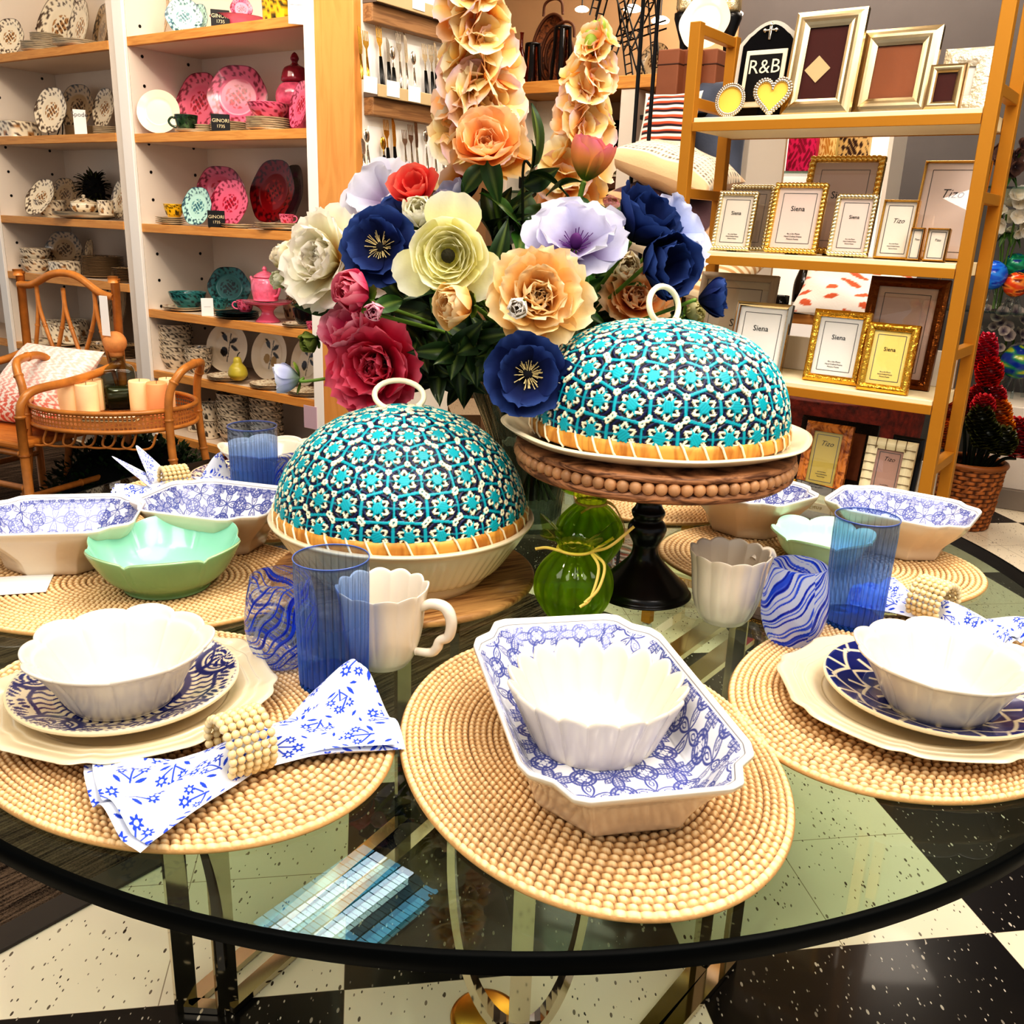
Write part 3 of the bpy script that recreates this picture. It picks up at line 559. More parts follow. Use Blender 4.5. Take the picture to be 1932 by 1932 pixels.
# ================================================================ glasses, mugs, covers, stand, vases
def mixglass(name,glass,tint,fac,ior=1.35):
    m,nt,o=_new(name); L=nt.links.new; g=N(nt,'ShaderNodeBsdfGlass'); g.inputs['Color'].default_value=glass; g.inputs['IOR'].default_value=ior; g.inputs['Roughness'].default_value=0
    t=N(nt,'ShaderNodeBsdfTransparent'); t.inputs[0].default_value=tint; x=N(nt,'ShaderNodeMixShader'); x.inputs[0].default_value=fac; L(g.outputs[0],x.inputs[1]); L(t.outputs[0],x.inputs[2])
    d=N(nt,'ShaderNodeBsdfTranslucent'); d.inputs[0].default_value=tint; y=N(nt,'ShaderNodeMixShader'); y.inputs[0].default_value=.12; L(x.outputs[0],y.inputs[1]); L(d.outputs[0],y.inputs[2]); L(y.outputs[0],o.inputs[0]); return m
BLUEG=mixglass('blue_ribbed_glass',S(226,236,255),S(186,212,252),.45)
def tintglass(name,f0=.05,rough=.0,bump=0):      # thin coloured wall: painted tint seen through, with mirror reflections
    m,nt,o=_new(name); L=nt.links.new; a=N(nt,'ShaderNodeAttribute',attribute_name='Col'); t=N(nt,'ShaderNodeBsdfTransparent'); L(a.outputs['Color'],t.inputs[0]); g=N(nt,'ShaderNodeBsdfGlossy'); g.inputs['Roughness'].default_value=rough
    x=N(nt,'ShaderNodeMixShader'); L(schlick(nt,f0),x.inputs[0]); L(t.outputs[0],x.inputs[1]); L(g.outputs[0],x.inputs[2])
    d=N(nt,'ShaderNodeBsdfTranslucent'); L(a.outputs['Color'],d.inputs[0]); y=N(nt,'ShaderNodeMixShader'); L(a.outputs['Alpha'],y.inputs[0]); L(d.outputs[0],y.inputs[1]); L(x.outputs[0],y.inputs[2]); L(y.outputs[0],o.inputs[0]); return m
TINT=tintglass('ribbed_tint_glass',.06); TINTG=tintglass('lime_tint_glass',.06)
def tumbler_wall(R0=.0395,R1=.0425,h=.16,ribs=30,n=480):
    z=np.r_[.012,np.linspace(.016,h-.022,26),h-.016,h-.010,h-.004,h]; th=np.linspace(0,2*PI,n,endpoint=False); r=np.interp(z,[0,h],[R0,R1])[:,None]; w=np.interp(z,[0,.016,h-.022,h-.01,h],[1,1,1,.25,.1])[:,None]
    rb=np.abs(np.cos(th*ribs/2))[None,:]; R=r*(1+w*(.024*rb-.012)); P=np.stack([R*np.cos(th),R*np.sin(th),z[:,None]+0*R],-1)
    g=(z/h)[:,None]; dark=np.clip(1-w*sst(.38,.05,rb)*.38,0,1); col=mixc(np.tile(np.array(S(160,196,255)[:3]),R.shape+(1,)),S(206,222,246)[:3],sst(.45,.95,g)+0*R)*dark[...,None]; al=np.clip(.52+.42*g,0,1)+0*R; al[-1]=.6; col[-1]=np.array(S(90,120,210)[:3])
    return MB().geo(grid(P,False,True,np.concatenate([col,al[...,None]],-1)))
tw=tumbler_wall(); tb=lathe([(1e-4,0),(.037,0),(.0392,.003),(.0396,.013),(.037,.0155),(1e-4,.0135)],64,cap=False); TBASE=realglass('tumbler_base_glass',S(130,176,250),0,1.35)
tr_rim=tube(np.c_[.0425*np.cos(np.linspace(0,2*PI,72,endpoint=False)),.0425*np.sin(np.linspace(0,2*PI,72,endpoint=False)),np.full(72,.16)],.0007,6,True); RIMG=pm('blue_glass_rim',S(90,116,190),.1,0,.5)
tl=None
for lab,x,y in (('tall ribbed blue glass tumbler beside the left white mug',-.201,.980),('tall ribbed blue glass tumbler at right, in front of the octagonal bowl',.483,1.21),('tall ribbed blue glass tumbler at left back beside the pointed napkin',-.462,1.602)):
    z=TZ+(.0075 if y>1.5 else .0005)
    if tl is None:
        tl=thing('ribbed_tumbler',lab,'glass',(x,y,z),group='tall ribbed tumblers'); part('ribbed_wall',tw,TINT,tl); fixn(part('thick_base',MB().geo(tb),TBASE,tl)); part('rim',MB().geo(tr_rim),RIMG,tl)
    else: dup(tl,lab,TR((x,y,z)))
def swirlmat():
    m,nt,o=_new('swirled_blue_glass'); L=nt.links.new
    t=N(nt,'ShaderNodeBsdfTransparent'); t.inputs[0].default_value=S(232,238,246); g=N(nt,'ShaderNodeBsdfGlossy'); g.inputs['Roughness'].default_value=.02; x=N(nt,'ShaderNodeMixShader'); L(schlick(nt),x.inputs[0]); L(t.outputs[0],x.inputs[1]); L(g.outputs[0],x.inputs[2])
    p=principled(nt,(1,1,1,1),.08,0,.5); a=N(nt,'ShaderNodeAttribute',attribute_name='Col'); L(a.outputs['Color'],p.inputs['Base Color'])
    tr=N(nt,'ShaderNodeBsdfTranslucent'); L(a.outputs['Color'],tr.inputs[0]); y0=N(nt,'ShaderNodeMixShader'); y0.inputs[0].default_value=.45; L(p.outputs[0],y0.inputs[1]); L(tr.outputs[0],y0.inputs[2])
    y=N(nt,'ShaderNodeMixShader'); L(a.outputs['Alpha'],y.inputs[0]); L(x.outputs[0],y.inputs[1]); L(y0.outputs[0],y.inputs[2]); L(y.outputs[0],o.inputs[0]); return m
SWG=swirlmat()
def swirl_mb(dense,seed,n=300,m=130):
    r=np.random.default_rng(seed); pr=smoothprof(np.array([(.0005,0,0),(.022,.0005,0),(.030,.005,0),(.040,.028,0),(.0435,.052,0),(.041,.08,0),(.0355,.108,0),(.0345,.112,0)]),18)
    th=np.linspace(0,2*PI,n,endpoint=False); z=pr[:,1][:,None]+0*th; rad=pr[:,0][:,None]+0*th; s=np.linspace(0,1,len(pr))[:,None]
    w=.30*np.sin(th+7*s+seed)+.2*np.sin(2*th-11*s+seed)+.10*np.sin(5*th+16*s); q=s*26-th*5+w*3.4
    a=.55*np.sin(q*1.0+1)+.75*np.sin(q*2.3+3*w+1)+.85*np.sin(q*5.1+w*4)+.45*np.sin(q*9.3+3*w)
    blue=np.array(S(52,96,226)[:3]); deep=np.array(S(24,44,176)[:3]); wh=np.array(S(226,234,250)[:3])
    b=sst(-.1,.5,a); dk=sst(.9,1.5,a); C=wh*(1-b[...,None])+blue*b[...,None]; C=C*(1-dk[...,None])+deep*dk[...,None]
    al=.82+.16*b if dense else np.clip(sst(.35,.75,a)*.85+.25*sst(.85,1.25,-a)+.08,0,1)
    C=np.concatenate([C,al[...,None]],-1); return MB().geo(grid(np.stack([rad*np.cos(th),rad*np.sin(th),z],-1),False,True,C))
for lab,x,y,d,sd,z in (('swirled blue and white stemless tumbler, pale and clear, at left beside tall glass',-.270,1.020,0,3,.0078),('swirled blue and white stemless tumbler, dense blue, beside the right white mug',.379,1.145,1,5,.0005),
                 ('swirled blue and white stemless tumbler half hidden behind the left woven dome',-.386,1.608,0,9,.0005),('swirled blue tumbler at the far side under the raised wooden cake stand',.185,1.84,1,12,.0005)):
    solo('swirled_tumbler',swirl_mb(d,sd),SWG,lab,'glass',(x,y,TZ+z),sd)
def mug(lab,x,y,rz,z=TZ+.0005):
    t=thing('scalloped_mug',lab,'mug',(x,y,z),rz)
    def f(th,w): c=np.abs(np.cos(th*6)); return 1+w*(.05*c-.03), w*w*(.004*c-.001)
    q=smoothprof(np.array([(.001,.006,0),(.028,.006,.1),(.036,.014,.5),(.044,.04,.7),(.048,.075,.8),(.052,.096,1),(.0545,.1,1),(.0555,.098,1),(.052,.08,.8),(.0475,.04,.7),(.040,.014,.5),(.034,.004,.3),(.031,0,0)]),5); q[:,0]=np.maximum(q[:,0],1e-4)
    part('cup_body',MB().geo(lathe(q,240,f)),WHITE,t)
    P=spline([(.049,0,.08),(.064,0,.088),(.082,0,.086),(.09,0,.07),(.087,0,.05),(.076,0,.042),(.072,0,.032),(.064,0,.024),(.044,0,.022)],8)
    rr=np.interp(np.linspace(0,1,len(P)),[0,.3,.6,.72,1],[.0055,.0075,.006,.0065,.005]); part('handle',MB().geo(tube(P,rr,10)),WHITE,t)
mug('white scalloped mug with curled handle, beside the left tall blue glass',-.153,1.045,math.radians(-18))
mug('white scalloped mug in front of the raised stand, handle behind the swirled tumbler',.304,1.215,math.radians(35))
mug('white scalloped mug at the far side behind the flower vase',.03,1.83,math.radians(200))
# ---------------------------------------------------------------- woven dome food covers
TEAL=np.array(S(10,176,188)[:3]); TEALD=np.array(S(6,120,134)[:3]); CRM=np.array(S(250,240,204)[:3]); NVY=np.array(S(12,20,74)[:3]); BLK=np.array(S(8,10,18)[:3])
def dome_mb(R,H,pow_r,spacing,seed,na=760,nv=250):
    r=np.random.default_rng(seed); t=np.linspace(0,1,nv); rad=R*np.sin(t*PI/2)**(pow_r[0]); z=H*np.cos(t*PI/2)**pow_r[1]; rad[0]=1e-4
    arc=np.r_[0,np.cumsum(np.hypot(np.diff(rad),np.diff(z)))]; th=np.linspace(0,2*PI,na,endpoint=False)
    # star centres: rows packed like a honeycomb
    cs=[]; dv=spacing*.87; k=0; v=arc[-1]-spacing*.42
    while v>spacing*.35:
        rr=np.interp(v,arc,rad); n=max(3,int(round(2*PI*rr/spacing)));
        for j in range(n): cs.append((2*PI*(j+.5*(k%2))/n,v,rr))
        v-=dv;k+=1
    cs.append((0,0,1e-4)); cs=np.array(cs)
    C3=np.stack([np.interp(cs[:,1],arc,rad)*np.cos(cs[:,0]),np.interp(cs[:,1],arc,rad)*np.sin(cs[:,0]),np.interp(cs[:,1],arc,z)],-1)
    P=np.stack([rad[:,None]*np.cos(th),rad[:,None]*np.sin(th),z[:,None]+0*th],-1); Q=P.reshape(-1,3); col=np.zeros((len(Q),3)); hgt=np.zeros(len(Q))
    TH=np.broadcast_to(th,(nv,na)).ravel(); AR=np.repeat(arc,na); RD=np.repeat(rad,na)
    for i in range(0,len(Q),20000):
        q=Q[i:i+20000]; D=np.sqrt(((q[:,None]-C3[None])**2).sum(-1)); idx=np.argpartition(D,2,1)[:,:3]; d=np.take_along_axis(D,idx,1); o=np.argsort(d,1); idx=np.take_along_axis(idx,o,1); d=np.take_along_axis(d,o,1)
        c=idx[:,0]; da=(TH[i:i+20000]-cs[c,0]+PI)%(2*PI)-PI; x=da*np.maximum(RD[i:i+20000],.004); y=cs[c,1]-AR[i:i+20000]
        top=cs[c,2]<.001; x=np.where(top,q[:,0],x); y=np.where(top,q[:,1],y)
        s=spacing; rr=np.hypot(x,y)/s; an=np.arctan2(y,x)+.12*np.sin(c*7.1)
        e2=(d[:,1]-d[:,0])/s; e3=(d[:,2]-d[:,0])/s
        # direction along the shared edge: distance from the line between two centres
        a=C3[idx[:,0]]; b=C3[idx[:,1]]; ab=b-a; L=np.linalg.norm(ab,axis=1)+1e-9; pr=((q-a)*ab).sum(1)/L; off=np.sqrt(np.maximum(((q-a)**2).sum(1)-pr**2,0))/s
        cc=np.tile(BLK,(len(q),1)); h=np.zeros(len(q))
        def put(m,colr,hh):
            nonlocal cc,h
            cc[m]=colr if np.ndim(colr)==1 else colr[m]; h[m]=hh if np.ndim(hh)==0 else hh[m]
        put(np.abs(rr-.43)<.034,NVY,.5)                                        # navy ring
        perp=(off<.045)&(e2<.34); put(perp,TEALD*1.15,.55)
        edge=(e2<.085)&(e3>.12); shade=(.75+.4*np.abs(e2/.085-.5))[:,None]*TEAL; put(edge,shade,.75)
        vert=e3<.17; put(vert,CRM,.95); put(e3<.045,TEALD,.3)
        # cream zig-zag star: two crossed triangles drawn as strips
        for rot in (0,PI/3):
            for kq in range(3):
                ph=rot+kq*2*PI/3+PI/6; dd=np.abs(rr*np.cos(an-ph)-.188); tt=rr*np.sin(an-ph)
                m=(dd<.038)&(np.abs(tt)<.325); mm=m&(np.abs(tt)>.045); put(mm,CRM*(.93 if rot else 1.0),.8 if rot else .9)
        a6=(an/(PI/3)+.5)%1-.5; leaf=np.abs(a6)*PI/3*rr; st=(leaf<.07*(1-np.clip((rr-.05)/.31,0,1)**1.2)+.004)&(rr<.345); strip=.72+.28*np.abs(np.sin(an*15+rr*8)); put(st,TEAL*strip[:,None],.85+.15*(1-leaf/.07).clip(0,1))
        core=(rr<.175); st2=.68+.32*np.abs(np.sin((x/s*np.cos(c*2.3)+y/s*np.sin(c*2.3))*42)); put(core,TEAL*st2[:,None],1.15)
        f=1+.12*np.sin(c*13.7)[:,None]; col[i:i+20000]=np.clip(cc*f,0,1); hgt[i:i+20000]=h
    nrm=Q/np.array([R*R,R*R,H*H]); nrm/=np.linalg.norm(nrm,axis=1)[:,None]; Q2=Q+nrm*(hgt*.0026)[:,None]
    return MB().geo(grid(Q2.reshape(nv,na,3)[::-1],False,True,col.reshape(nv,na,3)[::-1]))
DOMEM=vm('woven_bamboo_strips',.45,0,.1)
TAN=wood('bamboo_band',S(226,170,84),S(190,126,52),(20,20,4),.5); STRIP=pm('pale_split_cane',S(248,236,204),.6)
def cover(lab,loc,R,H,pw,sp,seed,rz=0,loopdir=0,tilt=0):
    t=thing('woven_food_cover',lab,'food cover',loc,rz)
    part('woven_dome',dome_mb(R,H,pw,sp,seed),DOMEM,t)
    part('bamboo_rim',MB().geo(lathe([(R*.985,.012),(R*1.012,.011),(R*1.022,.004),(R*1.02,-.006),(R*1.008,-.009),(R*.985,-.009)],120,cap=False)),TAN,t)
    mb=MB(); n=40
    for k in range(n):
        a=2*PI*k/n+.02*sin(k*5); d=.075
        P=[((R*1.0)*cos(a),(R*1.0)*sin(a),.0145),((R*1.026)*cos(a+d*.3),(R*1.026)*sin(a+d*.3),.0085),((R*1.03)*cos(a+d*.7),(R*1.03)*sin(a+d*.7),-.004),((R*1.008)*cos(a+d),(R*1.008)*sin(a+d),-.0105)]
        mb.geo(tube(P,.0016,6))
    part('rim_stitches',mb,STRIP,t)
    P=[(.036*cos(k)*1.0,0,.026+.026*sin(k)) for k in np.linspace(-.9,PI+.9,22)]; P=np.array(P)
    M=TR((0,0,H-.004),loopdir,tilt); part('cane_loop',MB().geo(tube(P,.0042,8),M).geo(tube([(-.05,.004,.004),(-.02,.0,.006),(.02,0,.005),(.03,-.004,.004)],.003,6),M),STRIP,t)
cover('teal and cream woven dome food cover on the wooden cake stand, right',(.203,1.302,.998),.178,.144,(.78,.86),.0445,4,.3,.55,-.25)
cover('teal and cream woven dome food cover on the white pie dish, left, with peaked top',(-.163,1.318,.853),.182,.152,(.95,1.05),.0425,8,0,.35,-.75)
# pie dish and wooden trivet
def flut(th,w): return 1+w*.012*np.abs(np.cos(th*36)),0*th
pr=smoothprof(np.array([(.001,.012,0),(.115,.012,0),(.128,.02,0),(.16,.06,0),(.182,.092,0),(.192,.096,0),(.195,.093,0),(.188,.085,0),(.172,.062,1),(.146,.026,1),(.132,.022,0),(.130,.01,0),(.122,.0,0),(.12,0,0)]),5); pr[:,0]=np.maximum(pr[:,0],1e-4)
tv=solo('round_trivet',MB().geo(lathe([(.001,.012),(.196,.012),(.2,.009),(.2,.003),(.197,0),(.001,0)],96)),wood('zebra_oak',S(206,160,104),S(140,94,52),(6,70,20),.5,.1,1),'round striped wooden board under the white pie dish','board',(-.162,1.338,TZ),.5)
solo('pie_dish',MB().geo(lathe(pr,288,flut)),CREAM,'cream fluted pie dish holding the left woven dome cover','dish',(-.162,1.318,TZ+.0125))
# cake stand
st=thing('cake_stand','beaded wooden cake stand on a black turned pedestal, raising the right dome','cake stand',(.2,1.305,TZ))
q=smoothprof(np.array([(.001,0,0),(.068,0,0),(.069,.006,0),(.067,.012,0),(.062,.017,0),(.052,.026,0),(.036,.042,0),(.026,.053,0),(.0205,.063,0),(.019,.076,0),(.0215,.083,0),(.0265,.093,0),(.0285,.101,0),(.0265,.109,0),(.021,.116,0),(.0235,.122,0),(.0245,.128,0),(.0205,.134,0),(.018,.142,0),(.021,.149,0),(.0215,.158,0),(.019,.168,0),(.019,.192,0)]),5); q[:,0]=np.maximum(q[:,0],1e-4)
part('pedestal',MB().geo(lathe(q,72)),pm('black_turned_wood',S(16,13,13),.3,0,.2),st)
WB=wood('distressed_brown_wood',S(180,130,90),S(96,60,36),(9,9,50),.6,.05,3)
q=[(.001,.192),(.17,.192),(.19,.195),(.197,.201),(.196,.207),(.190,.209),(.190,.222),(.196,.224),(.198,.228),(.195,.232),(.001,.232)]
part('round_top',MB().geo(lathe(q,128)),WB,st)
mb=MB(); base=ball((0,0,0),.0086,12,8)
for k in range(76):
    a=2*PI*k/76; mb.geo(base,TR((.1925*cos(a),.1925*sin(a),.2155)))
part('bead_edge',mb,pm('worn_brown_beads',S(190,144,102),.5,0,.1,noise=.35,nscale=30),st)
def ovalf(th,w): return 1+.05*np.cos(2*th)+w*.01*np.cos(8*th), w*(.006*np.exp(-((th-PI)/.5)**2))
q=smoothprof(np.array([(.001,.008,0),(.15,.008,0),(.175,.012,0),(.2,.021,1),(.206,.021,1),(.207,.018,1),(.18,.006,0),(.15,.0,0),(.14,0,0)]),5); q[:,0]=np.maximum(q[:,0],1e-4)
solo('oval_platter',MB().geo(lathe(q,200,ovalf)),CREAM,'white oval platter on the beaded cake stand under the right dome','platter',(.2,1.305,TZ+.2325),.1)
# green ruffled glass vases
GRG=mixglass('lime_green_glass',S(214,236,130),S(206,232,110),.4)
RAF=pm('raffia',S(236,208,120),.7)
def ruffle(th,w): return 1+w*.12*np.cos(5*th)+(1-w)*.04*np.abs(np.cos(th*7)), w*.011*np.sin(5*th+1)
def gvase(lab,x,y,rz,z=TZ+.0005):
    t=thing('ruffled_vase',lab,'vase',(x,y,z),rz)
    q=smoothprof(np.array([(1e-4,.003,0),(.024,.002,0),(.036,.006,0),(.050,.028,0),(.0535,.048,0),(.049,.070,0),(.034,.089,0),(.024,.097,0),(.0225,.104,0),(.027,.113,.25),(.040,.121,.7),(.052,.129,1)]),9); q[:,0]=np.maximum(q[:,0],1e-4)
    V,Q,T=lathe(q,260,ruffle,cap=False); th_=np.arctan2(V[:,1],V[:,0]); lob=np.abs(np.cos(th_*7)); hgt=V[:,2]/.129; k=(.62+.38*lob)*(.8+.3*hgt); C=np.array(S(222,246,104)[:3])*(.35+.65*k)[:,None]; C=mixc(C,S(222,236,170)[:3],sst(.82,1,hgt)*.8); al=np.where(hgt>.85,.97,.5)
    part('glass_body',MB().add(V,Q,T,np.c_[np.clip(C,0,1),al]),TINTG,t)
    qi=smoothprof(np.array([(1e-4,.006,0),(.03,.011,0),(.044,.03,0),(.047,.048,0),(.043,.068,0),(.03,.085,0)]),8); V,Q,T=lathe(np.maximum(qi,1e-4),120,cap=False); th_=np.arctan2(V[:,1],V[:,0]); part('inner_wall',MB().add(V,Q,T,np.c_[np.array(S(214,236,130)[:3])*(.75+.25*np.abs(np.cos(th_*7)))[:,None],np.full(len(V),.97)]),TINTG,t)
    mb=MB().geo(tube([(.0245*cos(a),.0245*sin(a),.101) for a in np.linspace(0,2*PI,30,endpoint=False)],.0022,6,True))
    for P in ([(.022,-.012,.101),(.045,-.022,.114),(.075,-.02,.142)],[(.02,-.014,.101),(.03,-.034,.085),(.02,-.052,.05),(.006,-.056,.038)],[(.021,-.013,.1),(.038,-.028,.088),(.03,-.048,.062),(.012,-.055,.044)],[(-.02,-.014,.101),(-.04,-.01,.104),(-.055,0,.098)],[(.02,-.012,.1),(.036,-.012,.112),(.05,-.008,.121)]):
        mb.geo(bar(spline(P,6),.004,.0012,(.2,-1,.2)))
    part('raffia_tie',mb,RAF,t)
gvase('lime green ruffled glass vase tied with raffia, in front',.089,1.205,0)
P=onz(1112,1010,TZ+.045); gvase('lime green ruffled glass vase behind the front one, partly hidden by the cake stand',float(P[0]),float(P[1]),1.2)
# back-left place setting behind the tall glass
bx,by=[float(v) for v in onz(478,905,TZ+.03)[:2]]
solo('charger_plate',MB().geo(chg),CREAM,'cream charger plate behind the left back tall glass','plate',(bx,by,MZ),.2)
solo('salad_plate',plate_grid(.117,wavy,260,80),HANDG,'round plate painted in navy lines, behind the left back tall glass','plate',(bx,by,MZ+.0175),1.6)
solo('scalloped_bowl',MB().geo(sb),WHITE,'white scalloped bowl behind the left back tall glass','bowl',(bx+.03,by+.01,MZ+.0245),.7)
# ================================================================ glass vase with artificial flowers
VX,VY=.035,1.60
VASEG=realglass('clear_ribbed_glass',S(236,240,238),0,1.4)
vt=thing('ribbed_flower_vase','tall flared clear ribbed glass vase holding the flowers in the middle of the table','vase',(VX,VY,TZ+.0005))
def ribf(th,w): return 1+w*.035*np.abs(np.cos(th*16)),0*th
q=np.vstack([smoothprof(np.array([(1e-4,0,0),(.046,0,.3),(.05,.012,1),(.056,.07,1),(.078,.16,1),(.108,.24,1),(.122,.268,.8)]),8),smoothprof(np.array([(.119,.268,.8),(.104,.238,.7),(.074,.16,.6),(.052,.07,.5),(.045,.02,.3),(1e-4,.016,0)]),8)]); q[:,0]=np.maximum(q[:,0],1e-4)
fixn(part('glass_body',MB().geo(lathe(q,320,ribf,cap=False)),clearglass('vase_glass',S(196,204,200),.9),vt))
LEAFM=vm('artificial_leaf',.45,0,.1); STEMM=pm('flower_stem_green',S(110,140,56),.5,noise=.2,nscale=30); STEMD=pm('dark_stem_green',S(34,44,22),.5)
def petal(L,W,r0,a0,a1,cup,ruf,phi,seed,nt=9,nv=9,notch=0.0,tipw=.35,base=.25):
    t=np.linspace(0,1,nt); v=np.linspace(-1,1,nv); a=a0+(a1-a0)*t**1.2; dr=np.sin(a)*L/(nt-1); dz=np.cos(a)*L/(nt-1)
    r=r0+np.r_[0,np.cumsum((dr[1:]+dr[:-1])/2)]; z=np.r_[0,np.cumsum((dz[1:]+dz[:-1])/2)]
    w=W*(base+(1-base)*np.sin(np.clip(t/.72,0,1)*PI/2))*np.sqrt(np.clip(1-np.clip((t-.62)/.40,0,1)**2*(1-tipw**2),0,1))
    T,Vv=np.meshgrid(t,v,indexing='ij'); R=r[:,None]+0*Vv; Z=z[:,None]+0*Vv; lat=Vv*w[:,None]; nR=-np.cos(a)[:,None]; nZ=np.sin(a)[:,None]
    ph=seed*1.7; d=cup*Vv**2*w[:,None]+ruf*L*T**2*(np.sin(5*Vv+ph)+.5*np.sin(11*Vv+2.3*ph)); back=-notch*L*T**3*np.abs(np.cos(3.2*Vv+ph))
    sR=np.sin(a)[:,None]; sZ=np.cos(a)[:,None]; R=R+nR*d+sR*back-T**2*0; Z=Z+nZ*d+sZ*back
    X=R*np.cos(phi)-lat*np.sin(phi); Y=R*np.sin(phi)+lat*np.cos(phi); return np.stack([X,Y,Z],-1),T,Vv
def petals(mb,R,layers,c0,c1,ctip,seed=0,streak=.12,nt=9,nv=9):
    """layers: (count, r0, length, width, a0deg, a1deg, cup, ruffle, notch) in units of R"""
    r=np.random.default_rng(seed)
    for li,(n,r0,L,W,a0,a1,cup,ruf,notch) in enumerate(layers):
        off=r.uniform(0,6)
        for k in range(n):
            j=lambda s: 1+r.normal(0,s)
            P,T,V=petal(L*R*j(.06),W*R*j(.07),r0*R,math.radians(a0*j(.05)+r.normal(0,3)),math.radians(a1*j(.06)+r.normal(0,5)),cup*j(.15),ruf,off+2*PI*k/n+r.normal(0,.08),r.uniform(0,9),nt,nv,notch)
            C=mixc(np.tile(np.array(c0[:3]),T.shape+(1,)),c1,sst(.05,.6,T)); C=mixc(C,ctip,sst(.6,1,T)*(.6+.4*np.abs(V))); C=C*(1-streak*np.abs(np.sin(V*9+k)))[...,None]*(1+r.normal(0,.05)); P[...,2]+=li*.002*R
            mb.geo(grid(P,False,False,np.clip(C,0,1)))
    return mb
def face_matrix(P,d):
    d=Vector(d).normalized(); return Matrix.Translation(Vector([float(x) for x in P]))@d.to_track_quat('Z','Y').to_matrix().to_4x4()
def leaf_geo(L,W,bend=.3,fold=.25,seed=0,c=(60,96,40),c2=(24,48,20)):
    r=np.random.default_rng(seed); t=np.linspace(0,1,11); v=np.linspace(-1,1,7); T,V=np.meshgrid(t,v,indexing='ij'); w=W*np.sin(PI*t**.8)**.9
    X=T*L; Y=V*w[:,None]; Z=-bend*L*T**2+fold*np.abs(Y)+.04*L*np.sin(6*T+V*2+seed)*np.abs(V); C=mixc(np.tile(np.array(S(*c2)[:3]),T.shape+(1,)),S(*c)[:3],.25+.75*np.abs(V)); C=mixc(C,S(140,160,80)[:3],(np.abs(V)<.08)*.5)
    return grid(np.stack([X,Y,Z],-1),False,False,C)
def stem_path(M,P,d,k=0.0,end=None):
    inv=M.inverted(); d=np.array(Vector(d).normalized()); P=np.asarray(P,float); mouth=np.array([VX+(P[0]-VX)*.22,VY+(P[1]-VY)*.22,TZ+.265]); foot=np.array([VX-(P[0]-VX)*.1,VY-(P[1]-VY)*.1,TZ+.05])
    mid=(P+mouth)/2+np.array([0,0,.04])-d*.03
    W=spline([P-d*.004,P-d*.035*(1+k)*.6+np.array([0,0,-.004]),mid*.6+mouth*.4+np.array([0,0,.01]),mouth,foot],7) if end is None else spline([P-d*.004,P-d*.03,(P+np.array(end))/2-d*.02,np.array(end)],8)
    return np.array([inv@Vector(w) for w in W])
GRP='artificial flowers in the glass vase'
def bloom(name,label,cat,px,py,Y,d,R,layers,cols,seed,center=None,stem=True,sepals=0,stemr=.0032,leaves=0,group=GRP,stemmat=None,nt=9,nv=9,end=None,streak=.12):
    P=aty(px,py,Y); M=face_matrix(P,d); t=thing(name,label,cat,M=M,group=group); mb=petals(MB(),R,layers,*[S(*c) for c in cols],seed=seed,nt=nt,nv=nv,streak=streak)
    part('petals',mb,VCP,t)
    if center=='anemone':
        r=np.random.default_rng(seed); m=MB().geo(ball((0,0,.10*R),.15*R,14,9,1,1,.6)); part('dark_centre',m,pm('flower_black_centre',S(16,14,22),.8),t); m=MB()
        for k in range(46):
            a=r.uniform(0,6.28); rr=R*r.uniform(.2,.42); e=np.array([rr*cos(a),rr*sin(a),R*r.uniform(.12,.3)]); m.geo(tube([e*.35+np.array([0,0,.05*R]),e*.75+np.array([0,0,.04*R]),e],[.0005,.0005,.0009],4))
        part('stamens',m,pm('cream_stamens',S(226,206,150),.7),t)
    if center=='poppy':
        r=np.random.default_rng(seed); part('seed_head',MB().geo(ball((0,0,.22*R),.13*R,12,8,1,1,1.5)),pm('purple_flower_centre',S(84,30,96),.7),t)
        m=MB()
        for k in range(26):
            a=r.uniform(0,6.28); rr=R*r.uniform(.2,.36); e=np.array([rr*cos(a),rr*sin(a),R*r.uniform(.2,.36)]); m.geo(tube([e*.3,e*.7,e],.0006,4))
        part('stamens',m,pm('purple_stamens',S(120,60,140),.7),t)
    if center=='ranunculus':
        part('dark_centre',MB().geo(ball((0,0,.26*R),.17*R,14,8,1,1,.8)),pm('olive_black_centre',S(44,40,14),.8,bump=.6,bscale=200),t)
    if stem: part('stem',MB().geo(tube(stem_path(M,P,d,end=end),stemr,7)),stemmat or STEMM,t)
    if sepals:
        m=petals(MB(),R,[(sepals,.05,.75,.3,100,40,.3,.02,0)],S(60,84,30),S(104,136,52),S(150,160,70),seed+5); part('sepals',m,LEAFM,t)
    if leaves:
        m=MB(); sp=stem_path(M,P,d,end=end); r=np.random.default_rng(seed+2)
        for k in range(leaves):
            b=sp[min(len(sp)-1,4+3*k)]; m.geo(leaf_geo(r.uniform(.06,.085),r.uniform(.012,.017),.4,.3,seed+k),Matrix.Translation(Vector(b))@Matrix.Rotation(r.uniform(0,6.28),4,'Z')@Matrix.Rotation(r.uniform(.2,1.0),4,'Y'))
        part('leaves',m,LEAFM,t)
    return t
PEONY=[(7,.12,1.05,.52,62,74,.22,.035,.10),(7,.10,.98,.50,48,52,.3,.04,.12),(7,.08,.86,.44,34,26,.38,.05,.14),(6,.06,.72,.36,22,2,.45,.06,.16),(6,.04,.6,.28,14,-18,.5,.07,.18),(5,.02,.5,.22,6,-26,.5,.08,.2)]
ANEM=[(6,.1,1.02,.62,78,66,.12,.03,.05),(6,.08,.86,.5,60,40,.2,.035,.05)]
POPPY=[(5,.1,1.05,.72,72,70,.1,.05,.1),(4,.08,.9,.62,50,36,.2,.055,.1)]
